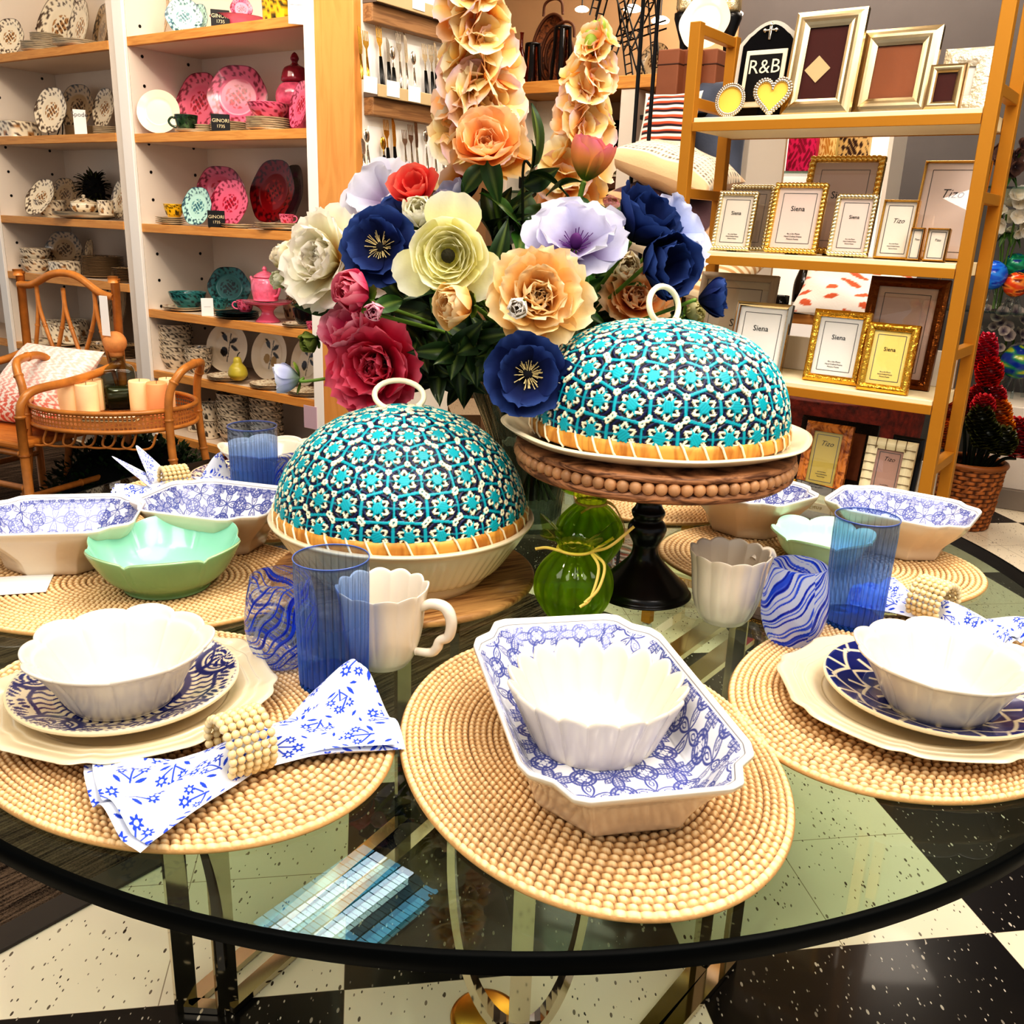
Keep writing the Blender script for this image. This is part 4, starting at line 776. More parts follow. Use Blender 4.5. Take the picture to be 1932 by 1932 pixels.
RANUN=[(3,.1,1.3,.66,80,84,.1,.02,.03),(6,.24,.86,.62,74,22,.35,.012,.02),(6,.22,.72,.58,66,14,.35,.012,.02),(6,.20,.58,.52,58,8,.35,.012,.02),(6,.18,.46,.44,50,4,.35,.012,.02),(5,.15,.36,.36,40,0,.35,.012,.02)]
TULIP=[(3,.1,1.3,.6,58,-4,.5,.015,.02),(3,.08,1.28,.58,48,-10,.5,.015,.02)]
ROSEB=[(5,.08,1.7,.86,56,-26,.5,.02,.05),(5,.06,1.6,.72,42,-24,.5,.03,.06),(4,.05,1.5,.54,26,-20,.55,.04,.08)]
SIDEP=[(6,.08,1.15,.62,50,16,.35,.03,.04),(6,.06,1.05,.5,34,2,.4,.03,.04)]
WHITEP=((255,226,150),(255,250,226),(255,246,236)); PEACH=((255,178,80),(255,214,140),(255,238,204)); REDP=((176,14,50),(226,48,92),(248,140,160)); NAVYP=((10,14,44),(28,46,104),(70,98,160)); LAV=((150,120,170),(214,212,236),(240,238,250)); RAN=((244,236,120),(255,250,196),(255,254,236)); CORAL=((206,36,50),(236,92,84),(248,150,130)); PINKB=((200,40,90),(232,90,130),(244,170,180)); PEONYP=((255,146,64),(255,196,124),(255,230,196))
Q=lambda P: None
bloom('anemone','dark navy anemone facing forward beside the right woven dome','flower',995,706,1.23,(.05,-1,.12),.054,ANEM,NAVYP,1,'anemone',leaves=1)
bloom('anemone','dark navy anemone with pale stamens, left of the pale yellow ranunculus','flower',722,468,1.40,(-.25,-1,.25),.056,ANEM,NAVYP,2,'anemone',leaves=1)
bloom('anemone','dark navy anemone seen from the side, in a pair at right beside the lavender poppy','flower',1192,452,1.42,(.45,-.5,.75),.068,SIDEP,NAVYP,3,None,leaves=0)
bloom('anemone','dark navy anemone drooping below the other one at right of the lavender poppy','flower',1222,508,1.40,(.6,-.8,.15),.066,SIDEP,NAVYP,4,None)
bloom('anemone','dark navy anemone on a long stem at far right, just above the right woven dome','flower',1318,566,1.36,(.95,-.25,.15),.040,SIDEP,NAVYP,5,None,stemr=.0028)
bloom('anemone','dark navy half-closed anemone near the top, under the tall left flower spike','flower',878,380,1.60,(-.1,-.3,1),.036,TULIP,NAVYP,6,None)
bloom('anemone','dark navy anemone tucked behind the white round bud','flower',765,412,1.52,(-.2,-.6,.8),.045,ANEM,NAVYP,61,None)
bloom('peony','big red and pink peony at lower left of the bouquet','flower',720,690,1.42,(-.28,-1,.05),.078,PEONY,REDP,7,None,leaves=1)
bloom('peony','deep pink peony petals above the big red peony','flower',684,640,1.44,(-.5,-.6,.6),.056,SIDEP,((190,24,80),(224,66,120),(246,190,200)),71,None)
bloom('peony','large cream white peony at the left edge of the bouquet','flower',636,498,1.48,(-.6,-.8,.25),.084,PEONY,WHITEP,8,None,leaves=1)
bloom('peony','large peach peony at the centre of the bouquet, above the navy anemone','flower',1012,566,1.29,(.1,-1,.3),.068,PEONY,PEACH,9,None,leaves=1)
bloom('peony','peach peony half hidden behind the right woven dome loop','flower',1196,572,1.48,(.1,-.8,.5),.058,PEONY,PEONYP,10,None)
bloom('peony','pale peach peony on a tall stalk beneath the left flower spike','flower',918,288,1.50,(-.05,-.8,.55),.058,[(6,.1,1.1,.6,66,24,.3,.03,.05),(6,.08,.95,.5,48,6,.35,.03,.06),(5,.05,.7,.4,34,-8,.4,.04,.08),(5,.03,.5,.3,24,-12,.4,.05,.1)],PEONYP,11,None,leaves=2,stemr=.0045)
bloom('ranunculus','pale yellow ranunculus with dark eye in the middle of the bouquet','flower',848,484,1.32,(-.05,-1,.1),.058,RANUN,RAN,12,'ranunculus',leaves=1)
bloom('poppy','pale lavender poppy with purple centre, right of the tall stalks','flower',1086,470,1.36,(-.05,-.75,.75),.070,POPPY,LAV,13,'poppy',leaves=1)
bloom('poppy','whitish lavender poppy behind at upper left of the bouquet','flower',726,380,1.62,(-.4,-.7,.5),.066,POPPY,((190,170,200),(232,230,242),(248,246,252)),14,None)
bloom('poppy','lavender blue poppy with green pod at the right edge of the bouquet','flower',1262,440,1.50,(.6,-.5,.5),.060,POPPY,((120,130,190),(190,200,234),(232,234,250)),15,None)
bloom('tulip','coral red tulip at upper left above the white bud','flower',788,372,1.50,(-.15,-.75,.7),.042,[(4,.1,1.2,.62,62,20,.4,.02,.03),(4,.08,1.1,.55,48,8,.45,.02,.03),(3,.05,.9,.45,36,0,.45,.02,.03)],CORAL,16,None)
bloom('tulip','orange and pink striped tulip below the right flower spike','flower',1103,340,1.46,(.25,-.3,1),.052,TULIP,((110,140,40),(250,184,110),(244,140,170)),17,None,leaves=2,stemr=.004)
bloom('rosebud','white round bud under the coral tulip','flower',796,418,1.44,(-.1,-.9,.6),.030,ROSEB,((236,230,170),(250,246,220),(255,252,240)),18,None,sepals=3)
bloom('rosebud','pink bud with green sepals below the left navy anemone','flower',692,560,1.36,(-.55,-.8,.3),.034,ROSEB,PINKB,19,None,sepals=4)
bloom('rosebud','small round pink bud above the big red peony','flower',711,588,1.30,(-.1,-1,.1),.016,ROSEB,((200,60,120),(240,150,180),(250,220,224)),20,None,sepals=3,leaves=1)
bloom('rosebud','small white bud in front of the large peach peony','flower',979,580,1.20,(-.1,-1,.05),.017,ROSEB,((240,226,200),(252,246,236),(255,252,248)),21,None,sepals=3)
bloom('rosebud','half-open peach bud left of the large peach peony','flower',886,578,1.30,(-.7,-.8,.1),.034,ROSEB,PEACH,22,None,sepals=4)
bloom('rosebud','white and red-tipped bud left of the large cream peony','flower',560,496,1.52,(-.8,-.4,.5),.027,ROSEB,((150,160,60),(240,226,170),(250,240,226)),23,None,sepals=4)
bloom('rosebud','tiny greenish white bud hanging at far left of the bouquet','flower',540,532,1.52,(-.6,-.6,.2),.017,ROSEB,((190,196,110),(236,236,196),(250,248,230)),24,None,sepals=3)
bloom('rosebud','pale lavender tulip bud on a long horizontal stem at far left','flower',566,713,1.40,(-1,-.15,-.03),.033,TULIP,((150,170,140),(206,210,236),(240,240,250)),25,None,stemr=.0025,sepals=2)
bloom('rosebud','pale lavender closed bud beside the navy half-closed anemone','flower',856,388,1.54,(-.3,-.5,.9),.034,TULIP,((130,160,80),(196,202,230),(226,228,244)),26,None,sepals=2)
bloom('rosebud','green closed bud hanging below the cream peony','flower',600,640,1.48,(-.6,-.6,-.2),.020,ROSEB,((70,96,40),(130,150,70),(170,180,100)),27,None,sepals=3)
bloom('rosebud','pale green and pink bud at upper right behind the navy anemones','flower',1143,408,1.62,(.2,-.5,.8),.022,ROSEB,((120,150,60),(200,200,130),(240,170,190)),28,None,leaves=2)
bloom('rosebud','small yellow-green bud beside the loop of the right woven dome','flower',1296,594,1.42,(.5,-.7,.3),.020,ROSEB,((140,150,70),(220,214,150),(240,232,190)),29,None,sepals=3)
bloom('rosebud','small peach rose below the right navy anemones','flower',1176,512,1.50,(.1,-.9,.3),.028,ROSEB,((240,210,150),(250,236,200),(255,248,230)),291,None)
# tall spikes of florets
def spike(label,pts,Y,nfl,R0,R1,seed,cols,budtop=6):
    W=[aty(x,y,Y) for x,y in pts]; base=W[-1]; M=Matrix.Translation(Vector([float(v) for v in base])); t=thing('flower_spike',label,'flower',M=M,group='tall flower spikes in the glass vase'); L=spline([np.array(w)-base for w in W],12); r=np.random.default_rng(seed)
    foot=np.array([VX,VY,TZ+.05])-base; mouth=np.array([VX,VY,TZ+.27])-base; S_=spline(list(L[::12])+[mouth*.9,mouth,foot],8); part('stalk',MB().geo(tube(S_,np.linspace(.0025,.006,len(S_)),8)),STEMD,t)
    ks=np.linspace(.10,.97,nfl); view=np.array([0,-1,.1])
    for i,k in enumerate(ks):
        p=L[int(k*(len(L)-1))]; a=i*2.4+seed; side=np.array([cos(a),-abs(sin(a))*1.0-.15,.35+.3*(1-k)]); side/=np.linalg.norm(side); R=(R0+(R1-R0)*k)*r.uniform(.9,1.1)
        mb=petals(MB(),R,[(4,.10,1.2,.78,44,70,.22,.05,.06),(2,.06,.8,.6,26,30,.3,.05,.06)],*[S(*c) for c in cols[i%len(cols)]],seed=seed*31+i,nt=8,nv=8)
        d=Vector(side); m=part('floret',mb,VCP,t); m.matrix_local=Matrix.Translation(Vector(p+side*R*.35))@d.to_track_quat('Z','Y').to_matrix().to_4x4()
    for i in range(budtop):
        k=i/budtop*.17; p=L[int(k*(len(L)-1))]; a=i*2.4; o=np.array([cos(a),sin(a)*.6,.3])*.012*(.4+i/budtop); part('green_bud',MB().geo(ball((0,0,0),.008+.004*i/budtop,10,7,1,1,1.5)),pm('green_bud',S(150,170,70),.6),t).matrix_local=Matrix.Translation(Vector(p+o))
FC=[((246,120,30),(255,210,120),(255,240,206)),((236,80,30),(255,196,116),(255,232,214)),((255,186,70),(255,236,166),(255,252,236)),((248,150,60),(255,218,146),(246,218,232))]
spike('tall peach flower spike at left, rising past the top edge of the photo',[(893,-70),(898,20),(905,110),(903,190),(905,260),(930,330)],1.60,22,.040,.058,3,FC,3)
spike('tall peach flower spike at right with green buds at its tip',[(1128,52),(1120,110),(1108,180),(1095,250),(1080,330),(1072,400)],1.60,18,.022,.047,6,FC,8)
# leafy sprigs filling the bouquet
def sprig(label,px,py,Y,d,n,L,seed,c=(46,74,34),c2=(12,26,12)):
    P=aty(px,py,Y); M=face_matrix(P,d); t=thing('leafy_sprig',label,'leaves',M=M,group='leafy sprigs in the bouquet'); sp=stem_path(M,P,d); part('stem',MB().geo(tube(sp,.0022,6)),STEMD,t); r=np.random.default_rng(seed); m=MB()
    for k in range(n):
        f=k/max(1,n-1); b=sp[0]*(1-f)+sp[min(8,len(sp)-1)]*f; m.geo(leaf_geo(L*r.uniform(.7,1.15),L*r.uniform(.17,.26),.35,.3,seed+k,c,c2),Matrix.Translation(Vector(b))@Matrix.Rotation(r.uniform(0,6.28),4,'Z')@Matrix.Rotation(-r.uniform(.1,1.3),4,'Y'))
    part('leaves',m,LEAFM,t)
SPR=[(820,600,1.45,(-.1,-.8,.3),12,.075),(860,660,1.4,(0,-.9,.1),12,.07),(790,640,1.45,(-.3,-.8,.2),11,.075),(900,640,1.38,(.1,-.9,.2),11,.07),(760,560,1.5,(-.4,-.6,.4),10,.07),(945,660,1.36,(.1,-1,.1),10,.065),(830,545,1.5,(0,-.7,.5),10,.08),(930,520,1.5,(.1,-.7,.6),10,.08),(1080,570,1.45,(.4,-.7,.3),12,.08),(1110,610,1.5,(.4,-.7,.2),10,.07),(640,580,1.5,(-.7,-.5,.2),9,.07),(660,640,1.46,(-.6,-.6,.1),9,.065),(1290,590,1.5,(.6,-.5,.1),8,.05),(930,420,1.55,(0,-.4,.9),9,.08),(990,430,1.55,(.2,-.4,.8),9,.09),(1010,315,1.52,(.9,-.4,.2),4,.085),(1130,520,1.5,(.4,-.6,.4),10,.08),(700,510,1.55,(-.4,-.6,.4),8,.07),(870,710,1.42,(0,-.9,-.2),12,.065),(820,690,1.42,(-.1,-.9,-.2),12,.065),(980,640,1.4,(.2,-.9,0),10,.065),(1160,420,1.55,(.3,-.4,.8),7,.07)]
SD=['dark green leafy sprig beneath the pale yellow ranunculus','dark green leafy sprig above the vase mouth','dark green leafy sprig right of the big red peony','dark green leafy sprig left of the navy anemone beside the dome','dark green leafy sprig below the left navy anemone','dark green leafy sprig just above the front navy anemone','dark green leafy sprig behind the pale yellow ranunculus','dark green leafy sprig between ranunculus and peach peony','bright green serrated sprig below the lavender poppy','green leafy sprig behind the right woven dome','dark green sprig under the large cream peony','dark green sprig left of the deep pink peony petals','small green sprig beside the far right navy anemone','green sprig among the tall stalks','green sprig right of the tall stalks','dark pointed leaves beside the tall peach peony','green sprig right of the large peach peony','dark sprig between cream peony and navy anemone','dark sprig over the left edge of the vase mouth','dark sprig right of the big red peony near the left dome','dark sprig beneath the large peach peony','green leaves at upper right behind the navy anemones']
for i,(s,l) in enumerate(zip(SPR,SD)): sprig(l,*s,seed=40+i,c=(70,120,44) if i in (8,16,14) else (46,74,34))
P=aty(960,430,1.56); t=thing('price_tag','oval white price tag with barcode tied among the tall stalks','tag',M=face_matrix(P,(-.05,-1,.1))); th=np.linspace(0,2*PI,32,endpoint=False)
part('card',MB().geo(polyext(np.c_[.02*np.cos(th),.026*np.sin(th)],0,.0008)),PAPER,t)
m=MB()
for k in range(11): m.geo(box(-.013+k*.0023,-.013+k*.0023+(.0008+.0006*(k%3)),-.004,.006,.0009,.0011))
part('barcode',m,INK,t,False)
# ================================================================ wall shelving with tableware (left)
LP0=np.array([-1.838,4.648]); LY=-.6; LT=np.array([cos(LY),sin(LY)]); LN=np.array([-LT[1],LT[0]]); LD=.40
def Lw(s,d,z=0): q=LP0+LT*s+LN*d; return (float(q[0]),float(q[1]),z)
LM=lambda s,d,z,rz=0: TR(Lw(s,d,z),LY+rz)
EDGE=MAPLE; SHB=pm('shelf_board_white',S(232,214,196),.5)
def bay(label,s0,s1,zs,zt,wl,wr,holes=True):
    t=thing('display_shelving',label,'shelf unit',Lw(0,0,0),LY)
    part('back_panel',box(s0,s1,LD,LD+.02,0,zt),SHELFWHITE,t,False)
    part('side_panel',box(s0-wl,s0,0,LD+.02,0,zt),SHELFWHITE,t,False); part('side_panel',box(s1,s1+wr,0,LD+.02,0,zt),SHELFWHITE,t,False)
    part('front_stile',bbox(s0-wl,s0,-.018,-.0005,0,zt,.003),pm('white_painted_stile',S(250,244,236),.4),t,False)
    for z in zs:
        b=part('shelf',box(s0+.001,s1-.001,.022,LD-.001,z-.036,z),SHB,t,False); part('wood_edge',bbox(s0+.001,s1-.001,-.004,.021,z-.038,z+.0005,.002),EDGE,b,False)
    part('kick_plate',box(s0,s1,.03,.05,0,zs[-1]-.04),pm('grey_kick_plate',S(150,138,126),.6),t,False)
    if holes:
        m=MB()
        for d in (.07,.32):
            for k in range(16):
                z=.3+k*.125; m.geo(tube([(s0+.0003,d,z),(s0+.0016,d,z)],.0075,8))
        part('shelf_pin_holes',m,BLACK,t)
    return t
bay('tall white shelving bay with maple shelf edges, filled with brown and cream tableware',-1.255,-.115,[1.99,1.595,1.195,.897,.505,.175],3.0,.07,.066)
b2=bay('tall white shelving bay with maple shelf edges, filled with pink, teal and fruit tableware',.03,1.185,[1.995,1.588,1.19,.79,.49,.175],3.0,.075,.06)
bay('white shelving bay at the far left edge, mostly outside the photo',-2.4,-1.33,[1.99,1.595,1.195,.897,.505,.175],3.0,.07,.001,False)
part('end_post',bbox(1.246,1.452,-.02,LD+.02,0,3.0,.004),wood('maple_post',S(230,168,98),S(220,156,86),(9,9,1.4)),b2,False)
part('front_stile',bbox(1.186,1.2455,-.019,-.0005,0,3.0,.003),pm('white_painted_stile',S(250,244,236),.4),b2,False)
# ---- unit tableware meshes (radius 1), painted on the vertices
def ptn(s,th,f1,f2,ph,thr): return (np.sin(th*f1+ph+2*np.sin(s*9))*np.sin(s*f2+2*np.sin(th*5+ph))+.5*np.sin(th*f1*2.3-s*17+ph)>thr)*1.
SCHEME={'brown':((248,234,208),(70,42,26),(176,122,58)),'darkbrown':((196,170,134),(40,24,16),(110,76,40)),'pink':((236,120,150),(120,12,40),(190,16,50)),'mint':((190,226,214),(24,66,90),(70,130,140)),'teal':((62,136,136),(8,26,34),(14,50,58)),'red':((130,14,22),(60,4,8),(170,40,34)),'white':((246,232,208),)*3,'pinkplain':((234,128,156),)*3,'fruit':((240,226,202),(40,28,22),(90,48,40)),'green':((40,66,40),(14,24,14),(70,100,60)),'yellow':((240,190,40),(40,34,16),(60,50,20)),'fruitpear':((240,226,202),(52,44,30),(176,140,70)),'black':((22,20,24),)*3,'creamrib':((252,240,214),(150,110,80),(200,170,130))}
def face(kind,s,th):
    a,b,c=[np.array(S(*k)[:3]) for k in SCHEME[kind]]; C=np.tile(a,s.shape+(1,))
    if kind in('white','pinkplain','black'): return C
    x=s*np.cos(th); y=s*np.sin(th)
    if kind.startswith('fruit'):
        m=(seg(x,y,(.0,-.55),(.1,.55))<.018)|(vesica(x,y,.25,.3,.6,.22,.09)<0)|(vesica(x,y,-.2,.42,2.2,.24,.1)<0)|(vesica(x,y,.3,.0,-.5,.22,.08)<0); C=mixc(C,b,m*1.)
        m=np.hypot((x+.18)*1.15,y+.18)<.2; C=mixc(C,c if kind=='fruitpear' else b,m*1.)
        if kind=='fruitpear': C=mixc(C,c,(np.hypot((x-.22)*1.2,y+.25)<.2)*1.)
        return C
    m=ptn(s,th,11,13,1,.25)*(s>.66); C=mixc(C,b,m*.9); r=np.hypot(x*1.0,y*1.1)
    m=(np.sin(x*17+1.5*np.sin(y*9))*np.sin(y*15+2*np.sin(x*7))>.12)*(r<.42); C=mixc(C,c,m*.9); C=mixc(C,b,((np.sin(x*29)*np.sin(y*27+x*9)>.45)*(r<.36))*.9)
    C=mixc(C,b,(np.abs(s-.985)<.02)*1.); return C
_um={}
def uplate(kind,scal=0,n=72,m=26):
    k=('p',kind,scal)
    if k in _um: return _um[k]
    s=np.linspace(.01,1,m)[:,None]*np.ones(n); th=np.ones(m)[:,None]*np.linspace(0,2*PI,n,endpoint=False); sc=1+scal*.025*np.cos(6*th)*s**3; z=np.interp(s,[0,.6,.68,1],[.03,.03,.06,.13])
    mb=MB().geo(grid(np.stack([s*sc*np.cos(th),s*sc*np.sin(th),z],-1),False,True,face(kind,s,th)))
    oc=np.array(S(*SCHEME[kind][0])[:3])*.9; s2=np.array([1,.98,.62,.58,.01])[:,None]*np.ones(n); z2=np.array([.128,.10,.015,0,0])[:,None]*np.ones(n); t2=np.ones(5)[:,None]*th[:1]; sc2=1+scal*.025*np.cos(6*t2)*s2**3
    mb.geo(grid(np.stack([s2*sc2*np.cos(t2),s2*sc2*np.sin(t2),z2],-1),False,True,np.tile(oc,(5*n,1)).reshape(5,n,3))); _um[k]=mb.mesh('plate_'+kind,VC); return _um[k]
def ubowl(kind,pr=None,key='b',sq=0,n=64):
    k=(key,kind,sq)
    if k in _um: return _um[k]
    pr=pr or [(.001,.06),(.5,.06),(.62,.16),(.86,.5),(.97,.86),(1,.9),(1.01,.88),(.9,.5),(.7,.16),(.56,.03),(.55,0),(.001,0)]
    q=smoothprof(np.array(pr,float),5); q[:,0]=np.maximum(q[:,0],.001); th=np.linspace(0,2*PI,n,endpoint=False); R=q[:,0][:,None]*np.ones(n); T=np.ones(len(q))[:,None]*th; Z=q[:,1][:,None]*np.ones(n); f=1/(np.abs(np.cos(T))**6+np.abs(np.sin(T))**6)**(1/6) if sq else 1
    a,b,c=[np.array(S(*x)[:3]) for x in SCHEME[kind]]; C=np.tile(a,R.shape+(1,))
    if kind not in('white','pinkplain','black'):
        H=q[:,1].max(); band=(Z>H*.72)&(Z<H*.97); C=mixc(C,b,(ptn(Z/H*3,T,13,9,2,.1)*band)*.9); C=mixc(C,c if kind not in('fruit',) else b,((np.sin(T*4+1)*np.sin(Z/H*6)>.55)&(Z<H*.7)&(Z>H*.12))*.9); C=mixc(C,b,((np.sin(T*9+4*Z/H)*np.sin(Z/H*11)>.6)&(Z<H*.72)&(Z>H*.12))*.9)
    mb=MB().geo(grid(np.stack([R*f*np.cos(T),R*f*np.sin(T),Z],-1),False,True,C)); _um[k]=mb.mesh('bowl_'+kind,VC); return _um[k]
CUPP=[(.001,.1),(.55,.1),(.75,.3),(.92,.9),(.98,1.25),(1,1.3),(1.02,1.28),(.96,.9),(.8,.3),(.6,.03),(.55,0),(.001,0)]
MUGP=[(.001,.1),(.8,.1),(.9,.2),(.95,1.0),(.96,1.85),(1,1.9),(1.02,1.88),(1.0,1.0),(.96,.2),(.86,0),(.001,0)]
POTP=[(.001,.1),(.85,.1),(.93,.3),(.96,1.4),(.97,1.5),(1,1.5),(1.0,1.4),(.97,.3),(.9,0),(.001,0)]
def inst(name,me,label,cat,M,group=None):
    o=bpy.data.objects.new(name,me); COL.objects.link(o); o.matrix_world=M; return tag(o,label,cat,group)
def LS(px,py,off): s,z,X=onplane(px,py,(LP0+LN*off),LT); return s,z,X
def upright_plate(px,py,w,h,off,kind,label,scal=1,zb=None,group=None,frame=None,lean=.22,name='standing_plate',cat='plate',rim=None):
    s,z,X=(frame or LS)(px,py,off); k=1/ppm(X); R=h/2*k*1.02
    cdir=np.array([-X[0],-X[1]]); cdir/=np.linalg.norm(cdir); ang=math.acos(min(1,w/h)); nn=-(LN if frame is None else EN_); cr=cdir[0]*nn[1]-cdir[1]*nn[0]; a=ang*(1 if cr>0 else -1); d=np.array([cdir[0]*cos(a)-cdir[1]*sin(a),cdir[0]*sin(a)+cdir[1]*cos(a)])
    zc=X[2] if zb is None else zb+R*cos(lean)+.002
    D=Vector((d[0]*cos(lean),d[1]*cos(lean),sin(lean))); Xa=Vector((-d[1],d[0],0)); Ya=D.cross(Xa); M=Matrix.Identity(4)
    for i in range(3): M[i][0]=Xa[i]*R;M[i][1]=Ya[i]*R;M[i][2]=D[i]*R;M[i][3]=(X[0],X[1],zc)[i]
    return inst(name,uplate(kind,scal),label,cat,M,group)
def flat(px,py,w,off,z,n,kind,label,dz=.0085,me=None,name='stacked_plate',cat='plate',group=None,sz=None):
    s,_,X=LS(px,py,off); k=1/ppm(X); R=w/2*k; G=group or (label if n>1 else None)
    for i in range(n): inst(name,me or uplate(kind,0),label,cat,TR((X[0],X[1],z+.0006+i*dz),LY+i*.7,s=(R,R,sz or R)),G)
    return X,R,z+.0006+n*dz
def ware(px,py,w,off,z,me,label,name,cat,rz=0,zs=1.0,group=None):
    s,_,X=LS(px,py,off); R=w/2/ppm(X); return inst(name,me,label,cat,TR((X[0],X[1],z+.0006),LY+rz,s=(R,R,R*zs)),group)
def handled(px,py,w,off,z,kind,label,rz,prof=CUPP,key='c',name='teacup',cat='cup',hh=.65,group=None):
    s,_,X=LS(px,py,off); R=w/2/ppm(X); t=thing(name,label,cat,group=group,M=TR((X[0],X[1],z+.0006),rz,s=R)); o=bpy.data.objects.new('cup_body',ubowl(kind,prof,key)); COL.objects.link(o); o.parent=t
    c=np.array(S(*SCHEME[kind][0])[:3]); P=spline([(.9,0,hh+.35),(1.25,0,hh+.42),(1.5,0,hh+.1),(1.3,0,hh-.25),(.85,0,hh-.4)],6); g=tube(P,.1,7); part('handle',MB().add(g[0],g[1],g[2],c),VC,t); return t
def card(px,py,w,h,off,z,label,mat,lines=None,inkm=None,name='sign_card',cat='sign',size=.022):
    s,_,X=LS(px,py,off); k=1/ppm(X); W=w*k; H=h*k; yaw=math.atan2(-X[1],-X[0])+PI/2; t=thing(name,label,cat,(X[0],X[1],z+.0006),yaw)
    part('board',bbox(-W/2,W/2,-.004,.004,0,H,.001),mat,t,False)
    if lines:
        for i,(tx,sz,zz) in enumerate(lines): text('lettering',tx,sz,inkm or INK,t,TR((0,-.0046,H*zz),0,PI/2))
    return t
def canister(px,py,w,off,z,kind,label,name='planter',zs=1,cat='planter'): return ware(px,py,w,off,z,ubowl(kind,POTP,'q',1),label,name,cat,.0,zs)
z1,z2,z3,z4,z5,z6=1.99,1.595,1.195,.897,.505,.175
# bay with brown transferware
upright_plate(115,28,76,112,.26,'brown','large brown and cream platter standing at the top of the left shelves',zb=z1,name='standing_platter',cat='platter')
upright_plate(150,24,36,96,.22,'brown','narrow brown and cream platter angled beside the large platter on the top left shelf',zb=z1)
upright_plate(18,58,50,66,.08,'brown','small brown and cream plate standing at the far left of the top shelf',zb=z1)
upright_plate(192,22,26,92,.30,'darkbrown','dark brown plate standing at the right end of the top left shelf',zb=z1)
X,R,zz=flat(82,88,78,.10,z1,5,'brown','cream plate with brown rim in the lower stack on the top left shelf'); flat(88,70,58,.10,zz,5,'brown','small cream plate on top of the left stack on the top left shelf')
flat(148,78,92,.09,z1,3,'brown','wide cream plate in the low stack on the top left shelf'); flat(204,72,40,.07,z1,1,'white','single cream saucer at the right end of the top left shelf')
canister(38,255,62,.10,z2,'brown','square brown floral cachepot on the second left shelf',zs=.62)
def easel(px,py,off,z,label):
    s,_,X=LS(px,py,off); t=thing('plate_easel',label,'easel',(X[0],X[1],z),LY); part('wire',MB().geo(tube(spline([(-.05,-.05,.02),(-.05,-.045,.002),(-.03,.03,.002),(0,.06,.09),(.03,.03,.002),(.05,-.045,.002),(.05,-.05,.02)],6),.003,6)),BLACK,t)
easel(98,245,.12,z2,'black wire easel under the brown bowl on the second left shelf')
upright_plate(99,208,54,84,.12,'brown','brown and cream bowl standing on a black wire easel, second left shelf',zb=z2+.012,name='standing_bowl',cat='bowl')
upright_plate(145,172,58,82,.30,'darkbrown','dark brown bordered plate standing at the back of the second left shelf',zb=z2+.05)
upright_plate(197,187,37,72,.28,'brown','oval brown plate standing at right of the second left shelf',zb=z2+.05)
flat(165,240,80,.25,z2,9,'darkbrown','dark rimmed plate in the back stack of the second left shelf',dz=.006); flat(205,245,56,.14,z2,5,'brown','cream plate in the right front stack of the second left shelf')
card(153,252,22,45,.05,z2,'white folded price card lettered in grey on the second left shelf',PAPER,[('Spode',.03,.8)],GREYINK)
card(44,404,36,36,.16,z3,'blank white card leaning at the left of the third left shelf',PAPER)
upright_plate(78,372,44,74,.10,'brown','deep brown pattern bowl tipped on its side on the third left shelf',zb=z3,name='tipped_bowl',cat='bowl',lean=.5)
ware(96,398,56,.15,z3,ubowl('brown'),'brown pattern bowl behind the tipped bowl on the third left shelf','bowl','bowl',0,1.2)
upright_plate(122,356,44,60,.30,'darkbrown','dark rimmed plate standing behind the tipped bowl on the third left shelf',zb=z3+.03)
s,_,X=LS(176,350,.3); t=thing('twig_wreath','dark round leafy wreath at the back of the third left shelf','wreath',(X[0],X[1],z3),LY); r=np.random.default_rng(5); m=MB()
for k in range(150):
    a=r.uniform(0,6.28); e=r.normal(0,1,3); e/=np.linalg.norm(e); rr=.085*r.uniform(.7,1); m.geo(leaf_geo(.055,.012,.3,.3,k,(50,40,28),(12,9,7)),Matrix.Translation(Vector((e[0]*rr,e[1]*rr*.5,.14+e[2]*rr)))@Vector(e).to_track_quat('X','Z').to_matrix().to_4x4())
part('leaves',m,LEAFM,t); part('core',MB().geo(ball((0,0,.14),.085,18,12,1,.5,1)).geo(tube([(0,0,0),(0,0,.07)],.02,8)),pm('dark_twig_core',S(22,16,12),.9),t)
def tureen(px,py,w,off,z,kind,label):
    t=ware(px,py,w,off,z,ubowl(kind,[(.001,0),(.5,0),(.55,.05),(.9,.35),(1,.65),(.98,.85),(1.02,.9),(.9,.98),(.4,1.2),(.12,1.26),(.16,1.36),(.12,1.46),(.001,1.5)],'tur'),label,'sugar_bowl','bowl'); return t
flat(165,412,120,.12,z3,3,'brown','long oval platter stacked under the sugar bowl on the third left shelf',dz=.007,name='stacked_platter',cat='platter')
tureen(160,398,48,.12,z3+.022,'brown','cream sugar bowl with knobbed lid on the third left shelf')
handled(200,400,28,.12,z3+.022,'brown','cream creamer jug with loop handle on the third left shelf',LY-1.2,MUGP,'m','creamer','jug',1.0)
upright_plate(229,376,28,72,.22,'brown','brown plate standing at the right end of the third left shelf',zb=z3)
for i in range(2): ware(70,505,54,.10,z4+i*.055,ubowl('brown'),'brown patterned bowl %s of the stacked pair on the fourth left shelf'%('on top','at the bottom')[1-i],'bowl','bowl')
upright_plate(121,462,62,66,.25,'darkbrown','brown landscape plate standing at the back of the fourth left shelf',zb=z4+.02)
canister(124,518,46,.07,z4,'brown','small square brown floral cachepot on the fourth left shelf',zs=.75)
upright_plate(168,468,16,66,.2,'darkbrown','brown plate turned edge-on at the middle of the fourth left shelf',zb=z4)
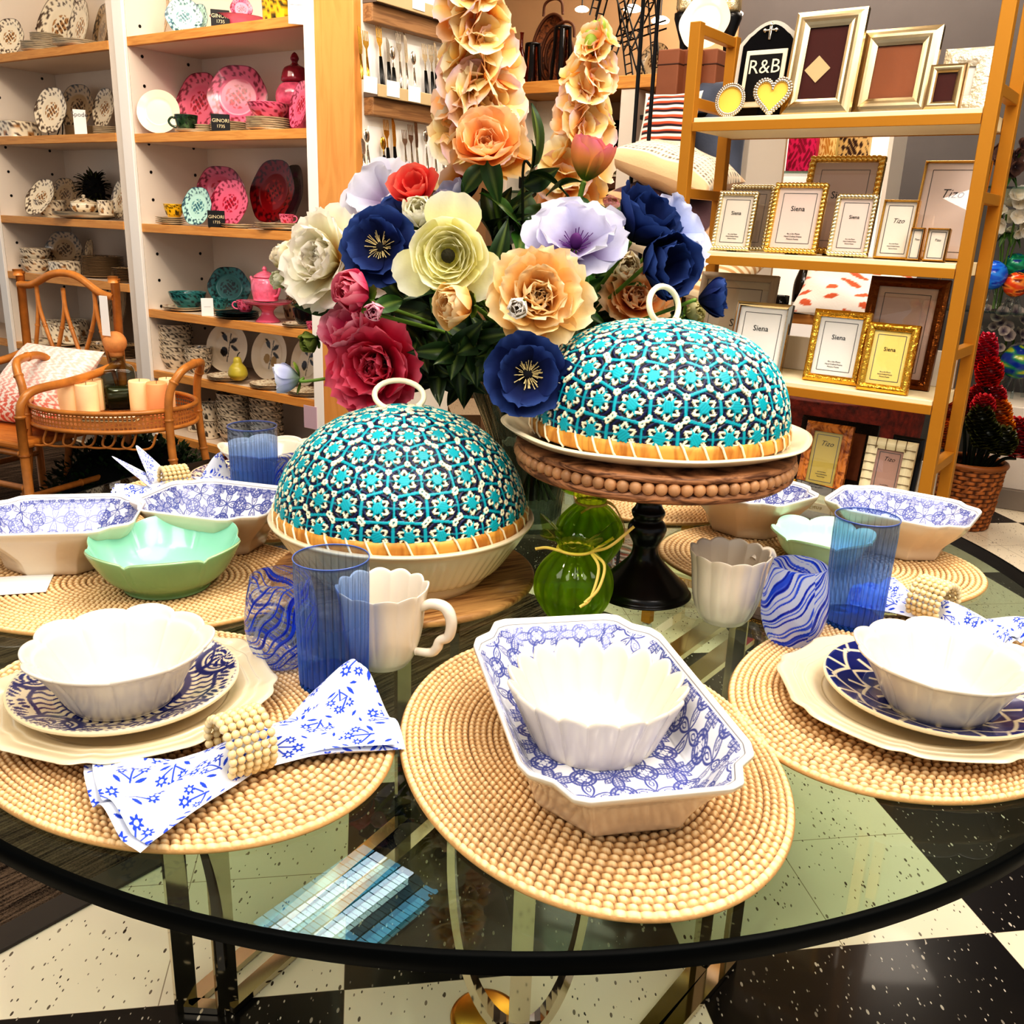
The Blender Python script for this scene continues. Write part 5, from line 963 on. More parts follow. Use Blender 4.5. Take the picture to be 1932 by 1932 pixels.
flat(196,516,76,.17,z4,14,'darkbrown','brown edged plate in the tall stack on the fourth left shelf',dz=.0075); flat(236,528,46,.07,z4,9,'darkbrown','brown edged saucer in the stack at the right end of the fourth left shelf',dz=.008)
flat(112,655,118,.10,z5,1,'brown','long brown edged tray under the mugs on the fifth left shelf',name='serving_tray',cat='tray')
for i,(mx,my,o) in enumerate(((78,640,.2),(100,645,.17),(122,640,.27),(113,655,.12),(136,655,.14),(150,640,.3))): handled(mx,my,34,o,z5+.012,'brown','brown patterned mug in the group on the tray of the fifth left shelf',LY-2+i,MUGP,'m','patterned_mug','mug',1.0,'brown mugs on the fifth left shelf')
ware(188,672,48,.05,z5,ubowl('darkbrown'),'brown edged bowl on the fifth left shelf beside the mugs','bowl','bowl')
upright_plate(222,600,44,150,.3,'darkbrown','tall dark platter standing at the right end of the fifth left shelf',zb=z5,name='standing_platter',cat='platter'); flat(240,676,54,.1,z5,8,'darkbrown','dark plate in the stack at the right end of the fifth left shelf',dz=.008)
for i,mx in enumerate((250,)): ware(mx,745,40,.08,z6,ubowl('brown'),'brown bowl on the lowest left shelf','bowl','bowl')
# bay with coloured tableware
y1,y2,y3,y4,y5,y6=1.995,1.588,1.19,.79,.49,.175
GLD=pm('gilt_lettering',S(236,220,180),.5); BLKC=pm('black_card',S(20,18,18),.5)
upright_plate(308,20,26,86,.22,'darkbrown','brown scalloped tray standing at the left end of the top right shelf',zb=y1)
upright_plate(347,26,72,66,.12,'mint','pale mint plate standing on the top shelf beside a black sign',zb=y1)
upright_plate(372,20,40,62,.2,'mint','second pale mint plate behind the first on the top shelf',zb=y1)
card(416,44,34,29,.03,y1,'small black sign on the top shelf in front of the pink footed dish',BLKC,[('GINORI',.021,.62),('1735',.018,.3)],GLD)
ware(452,42,100,.14,y1,ubowl('pinkplain',[(.001,0),(.5,0),(.5,.04),(.6,.1),(.98,.42),(1,.45),(.001,.5)],'pd'),'wide plain pink dish on the top shelf','pink_dish','dish'); upright_plate(455,6,60,40,.22,'pink','pink plate standing behind the wide pink dish',zb=y1+.06)
canister(537,25,66,.12,y1,'yellow','black and gold square cachepot at the right end of the top shelf',zs=.8)
tg_=card(562,86,32,70,-.03,1.955,'white hanging shelf tag with a crown emblem on the top shelf edge',PAPER,[('Royal',.02,.8),('Crown',.02,.66),('_____',.02,.52)],GREYINK,'shelf_tag','tag')
upright_plate(300,209,75,78,.07,'white','plain white bowl standing on edge on the pink shelf',zb=y2,name='standing_bowl',cat='bowl',scal=0)
upright_plate(376,166,76,108,.27,'pink','large pink plate standing at left behind on the pink shelf',zb=y2+.02); upright_plate(449,160,106,112,.22,'pink','largest pink plate standing in front at the middle of the pink shelf',zb=y2+.03)
flat(365,243,68,.08,y2,2,'white','cream saucer stacked under the dark green cup',dz=.006); handled(352,238,42,.08,y2+.014,'green','dark green teacup on saucers on the pink shelf',PI+.2)
flat(388,240,40,.12,y2,5,'creamrib','cream scalloped plate stacked beside the black sign on the pink shelf')
card(417,246,34,31,.03,y2,'small black sign standing on the pink shelf between plate stacks',BLKC,[('GINORI',.021,.62),('1735',.018,.3)],GLD)
flat(432,232,70,.16,y2,6,'creamrib','pinkish plate stacked under the largest pink plate'); X,R,zz=flat(506,242,82,.09,y2,6,'creamrib','cream scalloped plate stacked under the pink bowl')
ware(508,215,78,.09,zz,ubowl('pink'),'pink bowl with dark figures on top of a plate stack','bowl','bowl',0,.75)
t=thing('lidded_jar','pink lidded ginger jar at the right end of the pink shelf','jar',M=TR((lambda X:(X[0],X[1],y2+.001))(LS(560,240,.22)[2]),LY))
q=smoothprof(np.array([(.001,0),(.05,0),(.055,.02),(.075,.1),(.085,.15),(.07,.19),(.045,.205),(.001,.206)]),6); q[:,0]=np.maximum(q[:,0],.001); part('jar_body',MB().geo(lathe(q,40)),pm('pink_jar_glaze',S(214,100,128),.2,0,.4,noise=.4,nscale=30),t)
q=smoothprof(np.array([(.001,.207),(.055,.207),(.056,.235),(.045,.262),(.02,.275),(.012,.285),(.018,.3),(.01,.318),(.001,.325)]),6); q[:,0]=np.maximum(q[:,0],.001); part('lid',MB().geo(lathe(q,40)),pm('dark_pink_lid',S(150,40,60),.2,0,.4,noise=.3,nscale=40),t)
upright_plate(569,200,34,86,.06,'pink','narrow pink plate standing at the right end of the pink shelf',zb=y2)
X,R,zz=flat(323,420,56,.07,y3,4,'creamrib','cream scalloped plate in the stack under the yellow cup'); handled(328,398,36,.07,zz,'yellow','yellow and black teacup on a plate stack',2.2)
upright_plate(374,389,51,70,.05,'mint','pale mint oval plate standing on the third shelf',zb=y3); upright_plate(417,350,88,84,.27,'pink','pink plate standing behind at the middle of the third shelf',zb=y3+.06); upright_plate(435,372,66,86,.14,'pink','pink plate standing in front at the middle of the third shelf',zb=y3)
card(409,428,31,30,.02,y3,'small black sign on the third shelf in front of pink plates',BLKC,[('GINORI',.02,.62),('1735',.017,.3)],GLD)
upright_plate(518,353,78,116,.24,'red','tall dark red oval platter standing on the third shelf',zb=y3+.02,name='standing_platter',cat='platter'); upright_plate(552,352,44,108,.3,'black','black platter standing behind the dark red platter',zb=y3+.02,name='standing_platter',cat='platter')
X,R,zz=flat(528,432,92,.08,y3,3,'creamrib','cream saucer in the stack under the pink cup'); handled(541,410,28,.08,zz,'pink','pink teacup on a saucer stack in front of the dark red platter',-.2)
flat(448,430,60,.08,y3,2,'creamrib','cream plate lying beside the black sign on the third shelf'); handled(578,420,30,.1,y3,'white','white ribbed cup at the right end of the third shelf',0)
X,R,zz=flat(350,584,82,.10,y4,2,'creamrib','cream saucer under the teal bowl'); ware(355,572,68,.10,zz,ubowl('teal'),'teal bowl with dark figures on saucers','bowl','bowl',0,.9)
card(392,592,22,33,.02,y4,'small white card on the teal shelf',PAPER,[('____',.015,.6)],GREYINK)
upright_plate(432,532,80,76,.27,'teal','teal plate with dark figures standing on the fourth shelf',zb=y4+.01); handled(415,578,30,.15,y4+.02,'teal','teal teacup in front of the teal plate',PI); flat(412,588,56,.15,y4,3,'creamrib','cream saucer under the teal teacup',dz=.0065)
flat(448,598,80,.07,y4,3,'black','dark plate in the low stack in front of the teal plate'); handled(463,585,32,.1,y4+.03,'pink','pink teacup beside the pink teapot',PI)
t=thing('footed_stand','pink footed cake stand under the pink teapot','cake stand',M=TR((lambda X:(X[0],X[1],y4+.001))(LS(506,612,.08)[2]),LY)); q=smoothprof(np.array([(.001,0),(.052,0),(.05,.008),(.03,.03),(.028,.05),(.05,.068),(.1,.082),(.105,.09),(.102,.092),(.001,.084)]),5); q[:,0]=np.maximum(q[:,0],.001); part('stand_body',MB().geo(lathe(q,48)),pm('pink_plain_glaze',S(226,112,140),.2,0,.4),t)
X=LS(503,600,.08)[2]; t=thing('teapot','pink teapot with floral spots on the pink footed stand','teapot',(X[0],X[1],y4+.0935),LY+PI); PKT=pm('pink_spotted_glaze',S(240,130,156),.2,0,.4,noise=.25,nscale=45)
q=smoothprof(np.array([(.001,0),(.05,0),(.055,.01),(.062,.05),(.058,.085),(.045,.1),(.001,.1)]),5); q[:,0]=np.maximum(q[:,0],.001); part('pot_body',MB().geo(lathe(q,40)),PKT,t); q=smoothprof(np.array([(.001,.101),(.047,.101),(.044,.112),(.02,.126),(.008,.13),(.011,.138),(.006,.148),(.001,.15)]),5); q[:,0]=np.maximum(q[:,0],.001); part('lid',MB().geo(lathe(q,36)),PKT,t)
part('spout',MB().geo(tube(spline([(.055,0,.03),(.078,0,.045),(.082,0,.08),(.095,0,.1)],6),np.linspace(.013,.007,19),8)),PKT,t); part('handle',MB().geo(tube(spline([(-.055,0,.085),(-.085,0,.088),(-.094,0,.06),(-.08,0,.03),(-.058,0,.022)],6),.006,8)),PKT,t)
ware(553,600,36,.25,y4,ubowl('darkbrown',[(.001,0),(.6,0),(.8,.2),(1,1.1),(.9,1.8),(.6,2.2),(.65,2.4),(.001,2.4)],'vs'),'brown patterned vase behind the pink teapot','ceramic_vase','vase'); flat(566,614,66,.06,y4,2,'creamrib','cream saucer under the dark cup at right of the teapot',dz=.007); handled(575,600,44,.06,y4+.016,'black','dark teacup at the right end of the teal shelf',0); handled(590,618,24,.02,y4,'pink','small pink teacup at the far right of the teal shelf',0)
for i in range(5): ware(336,696,62,.12,y5+i*.035,ubowl('fruit'),'cream fruit patterned bowl in the tall stack on the fruit shelf','bowl','bowl',i,1.1,'tall bowl stack on the fruit shelf')
for i in range(3): ware(376,706,50,.10,y5+i*.032,ubowl('fruit'),'cream fruit patterned bowl in the short stack on the fruit shelf','bowl','bowl',i,1.1,'short bowl stack on the fruit shelf')
upright_plate(432,668,72,90,.2,'fruit','fruit plate painted with plums standing on the fruit shelf',zb=y5+.01,scal=0); upright_plate(512,682,62,92,.2,'fruitpear','fruit plate painted with pears standing on the fruit shelf',zb=y5+.01,scal=0); upright_plate(582,700,52,90,.2,'fruit','fruit plate standing at the right end of the fruit shelf',zb=y5+.01,scal=0)
for px,nm in ((430,'plum'),(510,'pear'),(580,'right end')): flat(px,725 if px<500 else 745,74,.08,y5,3,'creamrib','cream plate stacked in front of the %s fruit plate'%nm,dz=.006)
PEARM=pm('pear_yellow_green',S(196,180,70),.4,0,.2,noise=.15,nscale=20)
for px,py,w,l in ((450,722,36,'ceramic yellow pear in front of the plum plate'),(537,742,34,'ceramic yellow pear partly hidden by the lavender bud')):
    X=LS(px,py,.04)[2]; R=w/2/ppm(X); q=smoothprof(np.array([(.001,0),(.5,.02),(.95,.45),(1,.8),(.85,1.3),(.5,1.75),(.42,2.1),(.3,2.35),(.001,2.45)]),6)*R; q[:,0]=np.maximum(q[:,0],.0003); t=thing('ceramic_pear',l,'pear',(X[0],X[1],y5+.019)); part('fruit_body',MB().geo(lathe(q,28)),PEARM,t); part('stalk',MB().geo(tube([(0,0,2.4*R),(.1*R,0,2.7*R),(.3*R,0,2.9*R)],.0025,6)),STEMD,t)
for i,(mx,my,o) in enumerate(((372,815,.15),(398,830,.1),(405,815,.18),(345,815,.2))): handled(mx,my,34,o,y6,'fruit','cream fruit patterned mug on the lowest shelf',LY+(.3 if i!=0 else 2),MUGP,'m','fruit_mug','mug',1.0,'fruit mugs on the lowest shelf')
for i,(mx,my,o) in enumerate(((398,800,.1),)): handled(mx,my,34,o,y6+.09,'fruit','cream fruit patterned mug stacked on the others of the lowest shelf',LY+.3,MUGP,'m','fruit_mug','mug',1.0)
for c_,(mx,n,o) in enumerate(((445,6,.12),(505,6,.16))):
    for i in range(n): ware(mx,835,62,o,y6+i*.034,ubowl('fruit'),'fruit patterned bowl in the %s stack on the lowest shelf'%('left','right')[c_],'bowl','bowl',i,1.05,'%s bowl stack on the lowest shelf'%('left','right')[c_])
X=LS(586,790,-.02)[2]; solo('acrylic_sign',MB().geo(bbox(-.04,.04,-.002,.002,0,.10,.0005)),pm('lilac_sign',S(206,180,190),.4),'small pale lilac sign hanging on the fruit shelf edge by the post','sign',(X[0],X[1],.37),LY,smooth=False)
# ================================================================ cutlery display wall round the corner
CP0=LP0+LT*1.4521; CYW=LY+PI/2; CT=np.array([cos(CYW),sin(CYW)]); CN=np.array([CT[1],-CT[0]])   # CN points out to the viewer's right
def CS(px,py,off=0): s,z,X=onplane(px,py,CP0+CN*off,CT); return s,z,X
cut=thing('cutlery_display','maple and white wall display with ledges for flatware','display',(CP0[0],CP0[1],0),CYW)   # local x along wall, -y towards viewer
CL=.57; zs_=[CS(675,164,.06)[1],CS(677,338,.06)[1]]; dzc=zs_[0]-zs_[1]
part('wall_panel',box(LD+.001-.38,CL,.0,.03,0,3.0),pm('white_display_panel',S(248,240,228),.6),cut,False)
LEDGE=wood('ledge_wood',S(176,134,92),S(140,102,68),(2,20,40)); LIP=pm('ledge_lip_beige',S(206,182,142),.5); SHD=pm('ledge_grey_underside',S(120,104,92),.7)
ledz=[zs_[0]+dzc,zs_[0],zs_[1],zs_[1]-dzc,zs_[1]-2*dzc]
for z in ledz:
    l=part('ledge',box(.03,CL,-.07,-.001,z-.022,z-.004),SHD,cut,False); part('ledge_lip',bbox(.03,CL,-.078,-.0705,z-.022,z+.022,.002),LIP,l,False); part('valance',bbox(.03,CL,-.05,-.001,z-.085,z-.0225,.003),LEDGE,l,False)
    part('backing_card',box(.05,CL-.02,-.006,-.0005,z,z+.2),pm('white_backing_card',S(252,250,246),.7),l,False)
def cutlery(kind,px,py0,py1,tone,label,handle=None,group=None):
    s,z,X=CS(px,py0,.045); s1,z1_,X1=CS(px,py1,.03); zb=min(ledz,key=lambda q:abs(q-z)) if False else z; L=max(.1,z1_-z); mt=SILVER if tone=='s' else GOLDM
    t=thing(kind,label,'cutlery',(X[0],X[1],z+.001),CYW,rx=-.10,group=group); hl=L*.48; m=MB()
    hm=BLACK if handle else mt; w=.007 if not handle else .0105
    P=[(0,0,0),(0,0,hl*.5),(0,0,hl)]; V,Q,T=tube(P,[w*1.1,w,w*.7],8); V[:,1]*=.55; part('handle',MB().add(V,Q,T),hm,t)
    def plate2d(pts): p=np.array(pts); V,Q,T=polyext(np.c_[p[:,0],p[:,1]],-.0008,.0008); V=V[:,[0,2,1]]; return V,Q,T
    if kind=='fork':
        m.geo(plate2d([(-.004,hl),(.004,hl),(.004,L*.64),(.0145,L*.73),(.015,L*.8),(-.015,L*.8),(-.0145,L*.73),(-.004,L*.64)]))
        for k in range(4): x=-.0128+k*.0085; m.geo(plate2d([(x-.0021,L*.79),(x+.0021,L*.79),(x+.0013,L),(x-.0013,L)]))
        part('tines',m,mt,t,False)
    elif kind=='knife': m.geo(plate2d([(-.006,hl),(.008,hl),(.0125,L*.6),(.0125,L*.86),(.005,L*.97),(-.004,L),(-.006,L*.9)])); part('blade',m,mt,t,False)
    else: m.geo(plate2d([(-.003,hl),(.003,hl),(.003,L*.72),(-.003,L*.72)])).geo(ball((0,0,L*.85),.016,14,9,1,.28,1.5)); part('spoon_bowl',m,mt,t)
KN={'f':'fork','k':'knife','s':'spoon'}
rows=[ # kind, x, bottom y, top y, tone, black handle
 [('k',684,150,50,'g',0),('f',696,153,60,'g',0),('f',722,160,50,'g',1),('k',736,160,72,'s',1),('s',745,164,90,'s',1),('f',758,168,62,'s',0),('k',770,172,62,'s',0),('s',784,172,100,'s',0),('f',806,180,84,'s',1),('f',818,182,86,'s',1),('k',826,184,80,'s',1),('s',845,186,98,'s',1)],
 [('k',688,318,262,'s',0),('s',697,320,246,'s',0),('s',727,324,262,'g',1),('f',735,328,226,'g',1),('k',748,328,222,'g',1),('f',768,328,246,'s',0),('f',780,334,236,'s',0),('k',790,336,216,'s',0),('s',808,334,244,'s',0),('s',824,336,264,'s',0),('f',838,338,256,'s',0)]]
for ri,row in enumerate(rows):
    for i,(k,x,y0,y1,tn,h) in enumerate(row):
        lab='%s %s%s, number %s from the post on the %s cutlery ledge'%('gold-toned' if tn=='g' else 'silver',KN[k],' with black handle' if h else '',['one','two','three','four','five','six','seven','eight','nine','ten','eleven','twelve'][i],('upper','lower')[ri])
        cutlery(KN[k],x,y0,y1,tn,lab,h)
for i,(x,y,lab) in enumerate(((699,160,'first white price card on the upper cutlery ledge'),(742,168,'second white price card on the upper cutlery ledge'),(782,178,'third white price card on the upper cutlery ledge'),(698,330,'first white price card on the lower cutlery ledge'),(756,332,'second white price card on the lower cutlery ledge'),(790,4,'white price card on the topmost cutlery ledge'),(832,14,'second white price card on the topmost cutlery ledge'))):
    s,z,X=CS(x,y,.0797); solo('price_card',MB().geo(bbox(-.036,.036,-.001,.001,-.028,.028,.0003)),PAPER,lab,'card',(X[0],X[1],X[2]),CYW,smooth=False)
# ================================================================ gold etagere with picture frames (right)
EF=np.array([.437,2.827]); EYW=-.63; ET=np.array([cos(EYW),sin(EYW)]); EN_=np.array([-ET[1],ET[0]]); ED=.27; EW=.81
def ES(px,py,off): return onplane(px,py,EF+EN_*off,ET)
def Ew(s,d,z=0): q=EF+ET*s+EN_*d; return (float(q[0]),float(q[1]),z)
et=thing('display_etagere','tall gold metal etagere with cream shelves full of picture frames','shelf unit',Ew(0,0,0),EYW)
EZ=[1.557,1.203,.863,.548,.22]
for s,d,h in ((.0,0,1.80),(EW-.032,0,2.3),(.0,ED-.03,1.80),(EW-.032,ED-.03,2.3)):
    p=part('post',bbox(s,s+.032,d,d+.03,.02,h,.002),GOLDP,et,False); part('white_foot',MB().geo(lathe([(.001,0),(.017,0),(.017,.008),(.01,.02),(.001,.02)],20)).geo(([],),None) if False else MB().geo(lathe([(.001,0),(.017,0),(.017,.008),(.01,.02),(.001,.02)],20),TR((s+.016,d+.015,0))),pm('white_plastic_foot',S(230,226,220),.5),p)
for z in EZ:
    sh_=part('shelf',bbox(.033,EW-.033,.004,ED-.004,z-.034,z,.002),pm('cream_shelf',S(246,232,196),.5),et,False); part('gold_front_rail',bbox(.033,EW-.033,-.002,.0035,z-.036,z-.012,.001),GOLDP,sh_,False); part('gold_back_rail',bbox(.033,EW-.033,ED-.0035,ED,z-.036,z-.002,.001),GOLDP,sh_,False)
for z in (1.785,1.60,1.36,.98,.68,.38):
    for s in (.002,EW-.03):
        if z<1.7 or s<.1: part('side_rung',bbox(s,s+.026,.031,ED-.031,z-.015,z+.012,.002),GOLDP,et,False)
for z in (.863,.548): part('back_upstand',bbox(.04,EW-.04,ED-.016,ED-.006,z+.0005,z+.10,.002),pm('white_upstand',S(236,228,216),.5),et,False)
PANE=clearglass('frame_glass',(1,1,1,1),.9)
MATC={'ivory':S(238,226,210),'mauve':S(206,184,172),'taupe':S(176,160,146),'pink':S(236,216,204),'yellow':S(250,226,140),'olive':S(206,184,104),'dusty':S(196,160,144),'darkred':S(74,16,12),'brown':S(150,92,60),'grey':S(190,178,158),'white':S(248,244,236)}
STY={'rope':pm('gold_rope_metal',S(236,200,120),.2,1),'pearl':pm('silver_pearl_metal',S(236,224,190),.2,1),'hammer':pm('hammered_gold',S(236,186,84),.22,1,bump=1.0,bscale=75),'bronze':pm('hammered_bronze',S(120,72,34),.3,1,bump=1.0,bscale=60),'silver':pm('antique_silver',S(206,186,150),.25,1,noise=.2,nscale=9),'chrome':CHROME,'slim':pm('slim_gold',S(222,180,100),.25,1),'grey':pm('taupe_leather_frame',S(168,150,128),.5),'burl':wood('burl_wood',S(206,132,60),S(120,60,22),(9,16,9),.25,.5,5),'tile':pm('bone_tile',S(244,230,190),.3,0,.2,noise=.08,nscale=30),'weave':pm('dark_woven_metal',S(44,30,22),.4,.6,bump=1,bscale=240),'black':BLACK,'texture':pm('textured_white_silver',S(232,222,200),.3,.6,bump=1,bscale=120)}
def frame(label,TL,TR2,BL,BR,off,zsh,sty,matc,b,word=None,wz=.66,small=True,line=True,wsz=.16,extra=None,lean=.2,ital=False,dbl=False):
    zs=zsh; sl,_,_=ES(*BL,off); sr,_,_=ES(*BR,off); W=abs(sr-sl); sc_=(sl+sr)/2
    o2=off
    for _ in range(3):
        zt=(ES(*TL,o2)[1]+ES(*TR2,o2)[1])/2; H=(zt-zs)/cos(lean); o2=off+H*sin(lean)
    st=(ES(*TL,o2)[0]+ES(*TR2,o2)[0])/2; wt=abs(ES(*TR2,o2)[0]-ES(*TL,o2)[0]); W=(W+wt)/2; sc_=(sc_+st)/2
    t=thing('picture_frame',label,'picture frame',Ew(sc_,off,zs+.001),EYW,rx=-lean); m=STY[sty]; d=.016
    mb=MB(); iw,ih=W/2-b,H-2*b
    def bev(x0,x1,z0,z1,horiz):
        return bbox(x0,x1,-d/2,d/2,z0,z1,.003)
    if sty in('rope','pearl'):
        mb.geo(bev(-W/2+.002,W/2-.002,.002,b*.9,1)).geo(bev(-W/2+.002,W/2-.002,H-b*.9,H-.002,1)).geo(bev(-W/2+.002,-iw-.001,b*.9,H-b*.9,0)).geo(bev(iw+.001,W/2-.002,b*.9,H-b*.9,0)); r=b*.52; per=2*(W+H); nb=min(110,int(per/(r*1.45))); pts=[]
        cx0,cx1,cz0,cz1=-W/2+b*.5,W/2-b*.5,b*.5,H-b*.5
        for k in range(nb):
            q=k/nb*2*((cx1-cx0)+(cz1-cz0)); w_,h_=cx1-cx0,cz1-cz0
            x,z,a=(cx0+q,cz0,0) if q<w_ else (cx1,cz0+q-w_,1) if q<w_+h_ else (cx1-(q-w_-h_),cz1,0) if q<2*w_+h_ else (cx0,cz1-(q-2*w_-h_),1)
            g=ball((0,0,0),r,8,6,1.25,1,.8); mb.geo(g,TR((x,-d/2,z),0,0,(.6 if a==0 else .6+PI/2)))
    else:
        for P4 in ([(-W/2,0),(W/2,0),(iw,b),(-iw,b)],[(W/2,0),(W/2,H),(iw,H-b),(iw,b)],[(W/2,H),(-W/2,H),(-iw,H-b),(iw,H-b)],[(-W/2,H),(-W/2,0),(-iw,b),(-iw,H-b)]):
            (ax,az),(bx_,bz),(cx,cz),(dx,dz_)=P4; V=[]; n=7
            for i in range(n):
                f=i/(n-1); y=-d/2-.006*sin(PI*f)
                V.append([ax+(dx-ax)*f,y,az+(dz_-az)*f]); V.append([bx_+(cx-bx_)*f,y,bz+(cz-bz)*f])
            Q=[(2*i,2*i+1,2*i+3,2*i+2) for i in range(n-1)]; V+= [[ax,d/2,az],[bx_,d/2,bz]]; k=2*n; Q.append((1,0,k,k+1)); mb.add(V,Q)
        mb.geo(box(-W/2+.001,W/2-.001,d/2-.003,d/2,.001,H-.001))
        if sty=='tile':
            n=7
            for i in range(1,n): z=H*i/n; mb.geo(box(-W/2,-iw+.0,-d/2-.0066,-d/2-.001,z-.0006,z+.0006)) if False else None
    part('moulding',mb,m,t,sty in('rope','pearl'))
    if sty=='tile':
        g=MB(); 
        for i in range(1,8):
            z=H*i/8
            for x0,x1 in ((-W/2,-iw),(iw,W/2)): g.geo(box(x0,x1,-d/2-.0072,-d/2-.002,z-.0007,z+.0007))
        for i in range(1,5):
            x=-W/2+W*i/5
            for z0,z1 in ((0,b),(H-b,H)): g.geo(box(x-.0007,x+.0007,-d/2-.0072,-d/2-.002,z0,z1))
        part('grout',g,pm('tile_joint',S(120,96,66),.7),t,False)['kind']='stuff'
    p=part('paper_insert',box(-iw-.001,iw+.001,-.0035,-.002,b-.001,H-b+.001),pm('insert_'+matc,MATC[matc],.8,noise=.03),t,False)
    if line:
        g=MB(); m_=min(iw*2,ih)*.11; x0,x1,z0,z1=-iw+m_,iw-m_,b+m_,H-b-m_; w=.0009
        for a in ((x0,x1,z0-w,z0+w),(x0,x1,z1-w,z1+w),(x0-w,x0+w,z0,z1),(x1-w,x1+w,z0,z1)): g.geo(box(a[0],a[1],-.0040,-.0035,a[2],a[3]))
        part('printed_border',g,GREYINK,p,False)
    if word: text('lettering',word,iw*2*wsz,INK,p,TR((0,-.0041,b+ih*wz),0,PI/2),shear=.35 if ital else 0,thin=ital)
    if small:
        for i,tx in enumerate(('4in x 6in Photo','Hand Crafted Frame','Picture Frame')): text('fine_print',tx,iw*2*.05,GREYINK,p,TR((0,-.0041,b+ih*(.24-.045*i)),0,PI/2))
    if extra: extra(t,p,W,H,b,iw,ih)
    part('glass',box(-iw-.001,iw+.001,-.0062,-.0058,b-.001,H-b+.001),PANE,t,False)
    part('easel_back',bbox(-W*.12,W*.12,d/2+.0005,d/2+.004,.0,H*.7,.001),BLACK,t,False)
    return t
e1,e2,e3,e4=EZ[:4]
# top shelf
def arch_frame():
    s0,_,_=ES(1376,205,.10); s1,_,_=ES(1488,205,.10); W=s1-s0; zt=ES(1440,43,.14)[1]; H=(zt-e1)*1.02; t=thing('picture_frame','silver and black arched frame with a cross on top and monogram panel','picture frame',Ew((s0+s1)/2,.10,e1+.001),EYW,rx=-.15)
    hs=H*.78; pts=[(-W/2,0),(W/2,0),(W/2,hs)]+[(W/2-W*.12*k/3,hs+.008*k) for k in (1,2,3)]+[(x*W*.38,hs+.02+(H-hs-.02)*(1-x*x)) for x in np.linspace(1,-1,13)[1:-1]]+[(-W/2+W*.12*k/3,hs+.008*k) for k in (3,2,1)]+[(-W/2,hs)]
    g=polyext(pts,0,.012); V=g[0][:,[0,2,1]]; part('outer_panel',MB().add(V,g[1],g[2]),pm('bright_silver_border',S(232,226,214),.25,.35),t,False); g=polyext(np.array(pts)*[.86,.92]+[0,.01],-.003,0); V=g[0][:,[0,2,1]]; part('black_panel',MB().add(V,g[1],g[2]),pm('black_mirror',S(40,40,44),.12,.6),t,False)
    part('inner_border',MB().geo(bbox(-W*.34,W*.34,-.009,-.0035,.03,H*.70,.002)),pm('ivory_border',S(236,226,200),.4),t,False); part('inner_black',box(-W*.27,W*.27,-.0105,-.0095,.045,H*.65),BLACK,t,False)
    text('lettering','R&B',W*.30,pm('silver_ink',S(226,222,200),.4),t,TR((0,-.0112,H*.52),0,PI/2))
    part('cross',MB().geo(bbox(-.004,.004,-.009,-.004,H*.80,H*.95,.002)).geo(bbox(-.016,.016,-.009,-.004,H*.885,H*.905,.002)).geo(ball((-.016,-.006,H*.895),.006,8,6)).geo(ball((.016,-.006,H*.895),.006,8,6)).geo(ball((0,-.006,H*.95),.006,8,6)),SILVER,t)
arch_frame()
def diamond(t,p,W,H,b,iw,ih):
    c=part('diamond_card',box(-iw*.48,iw*.48,-.0055,-.005,-iw*.48,iw*.48),pm('kraft_card',S(206,184,140),.7),t,False); c.matrix_local=TR((-iw*.25,0,b+ih*.42),0,0,.75)
frame('tall silver frame with dark red insert and a tilted square card on the top shelf',(1497,31),(1643,12),(1483,212),(1602,210),.07,e1,'silver','darkred',.042,None,small=False,line=False,extra=diamond)
frame('wide antique silver frame with brown insert on the top shelf',(1633,62),(1794,47),(1604,208),(1740,205),.12,e1,'silver','brown',.042,None,small=False,line=False)
frame('small silver frame with dark red insert at the right of the top shelf',(1758,126),(1828,121),(1742,206),(1811,203),.05,e1,'silver','darkred',.02,None,small=False,line=False)
frame('white textured silver frame at the back right end of the top shelf',(1790,97),(1890,88),(1760,204),(1861,200),.16,e1,'texture','white',.045,None,small=False,line=False)
def jewel(label,px,py,w,kind):
    s,z,X=ES(px,py,.045); R=w/2/ppm(X); t=thing('jewelled_frame',label,'picture frame',Ew(s,.045,e1+.001),EYW,rx=-.15); th=np.linspace(0,2*PI,64,endpoint=False)
    if kind=='round': P=np.c_[R*.8*np.cos(th),R*.8*np.sin(th)]
    else: P=np.c_[R*.85*np.sin(th)**3*1.05,R*.062*(13*np.cos(th)-5*np.cos(2*th)-2*np.cos(3*th)-np.cos(4*th))*.95+R*.05]
    P[:,1]+=R; V,Q,T=polyext(P,-.004,.004); part('yellow_insert',MB().add(V[:,[0,2,1]],Q,T),pm('golden_yellow_insert',S(250,206,96),.7),t,False); m=MB(); cl=np.vstack([P,P[:1]]); d=np.r_[0,np.cumsum(np.linalg.norm(np.diff(cl,axis=0),axis=1))]; n=44
    for k in range(n):
        q=d[-1]*k/n; x=np.interp(q,d,cl[:,0]); y=np.interp(q,d,cl[:,1]); c=np.array([0,R]); o=np.array([x,y])-c; o/=np.linalg.norm(o)+1e-9
        for e,rr in ((.0,R*.085),(R*.13,R*.075)): m.geo(ball((x+o[0]*e,-.006,max(y+o[1]*e,rr)),rr,8,6))
    part('jewelled_border',m,SILVER,t)
jewel('round jewelled silver frame with golden insert at the left of the top shelf',1378,181,62,'round'); jewel('heart-shaped jewelled silver frame with golden insert on the top shelf',1456,177,72,'heart')
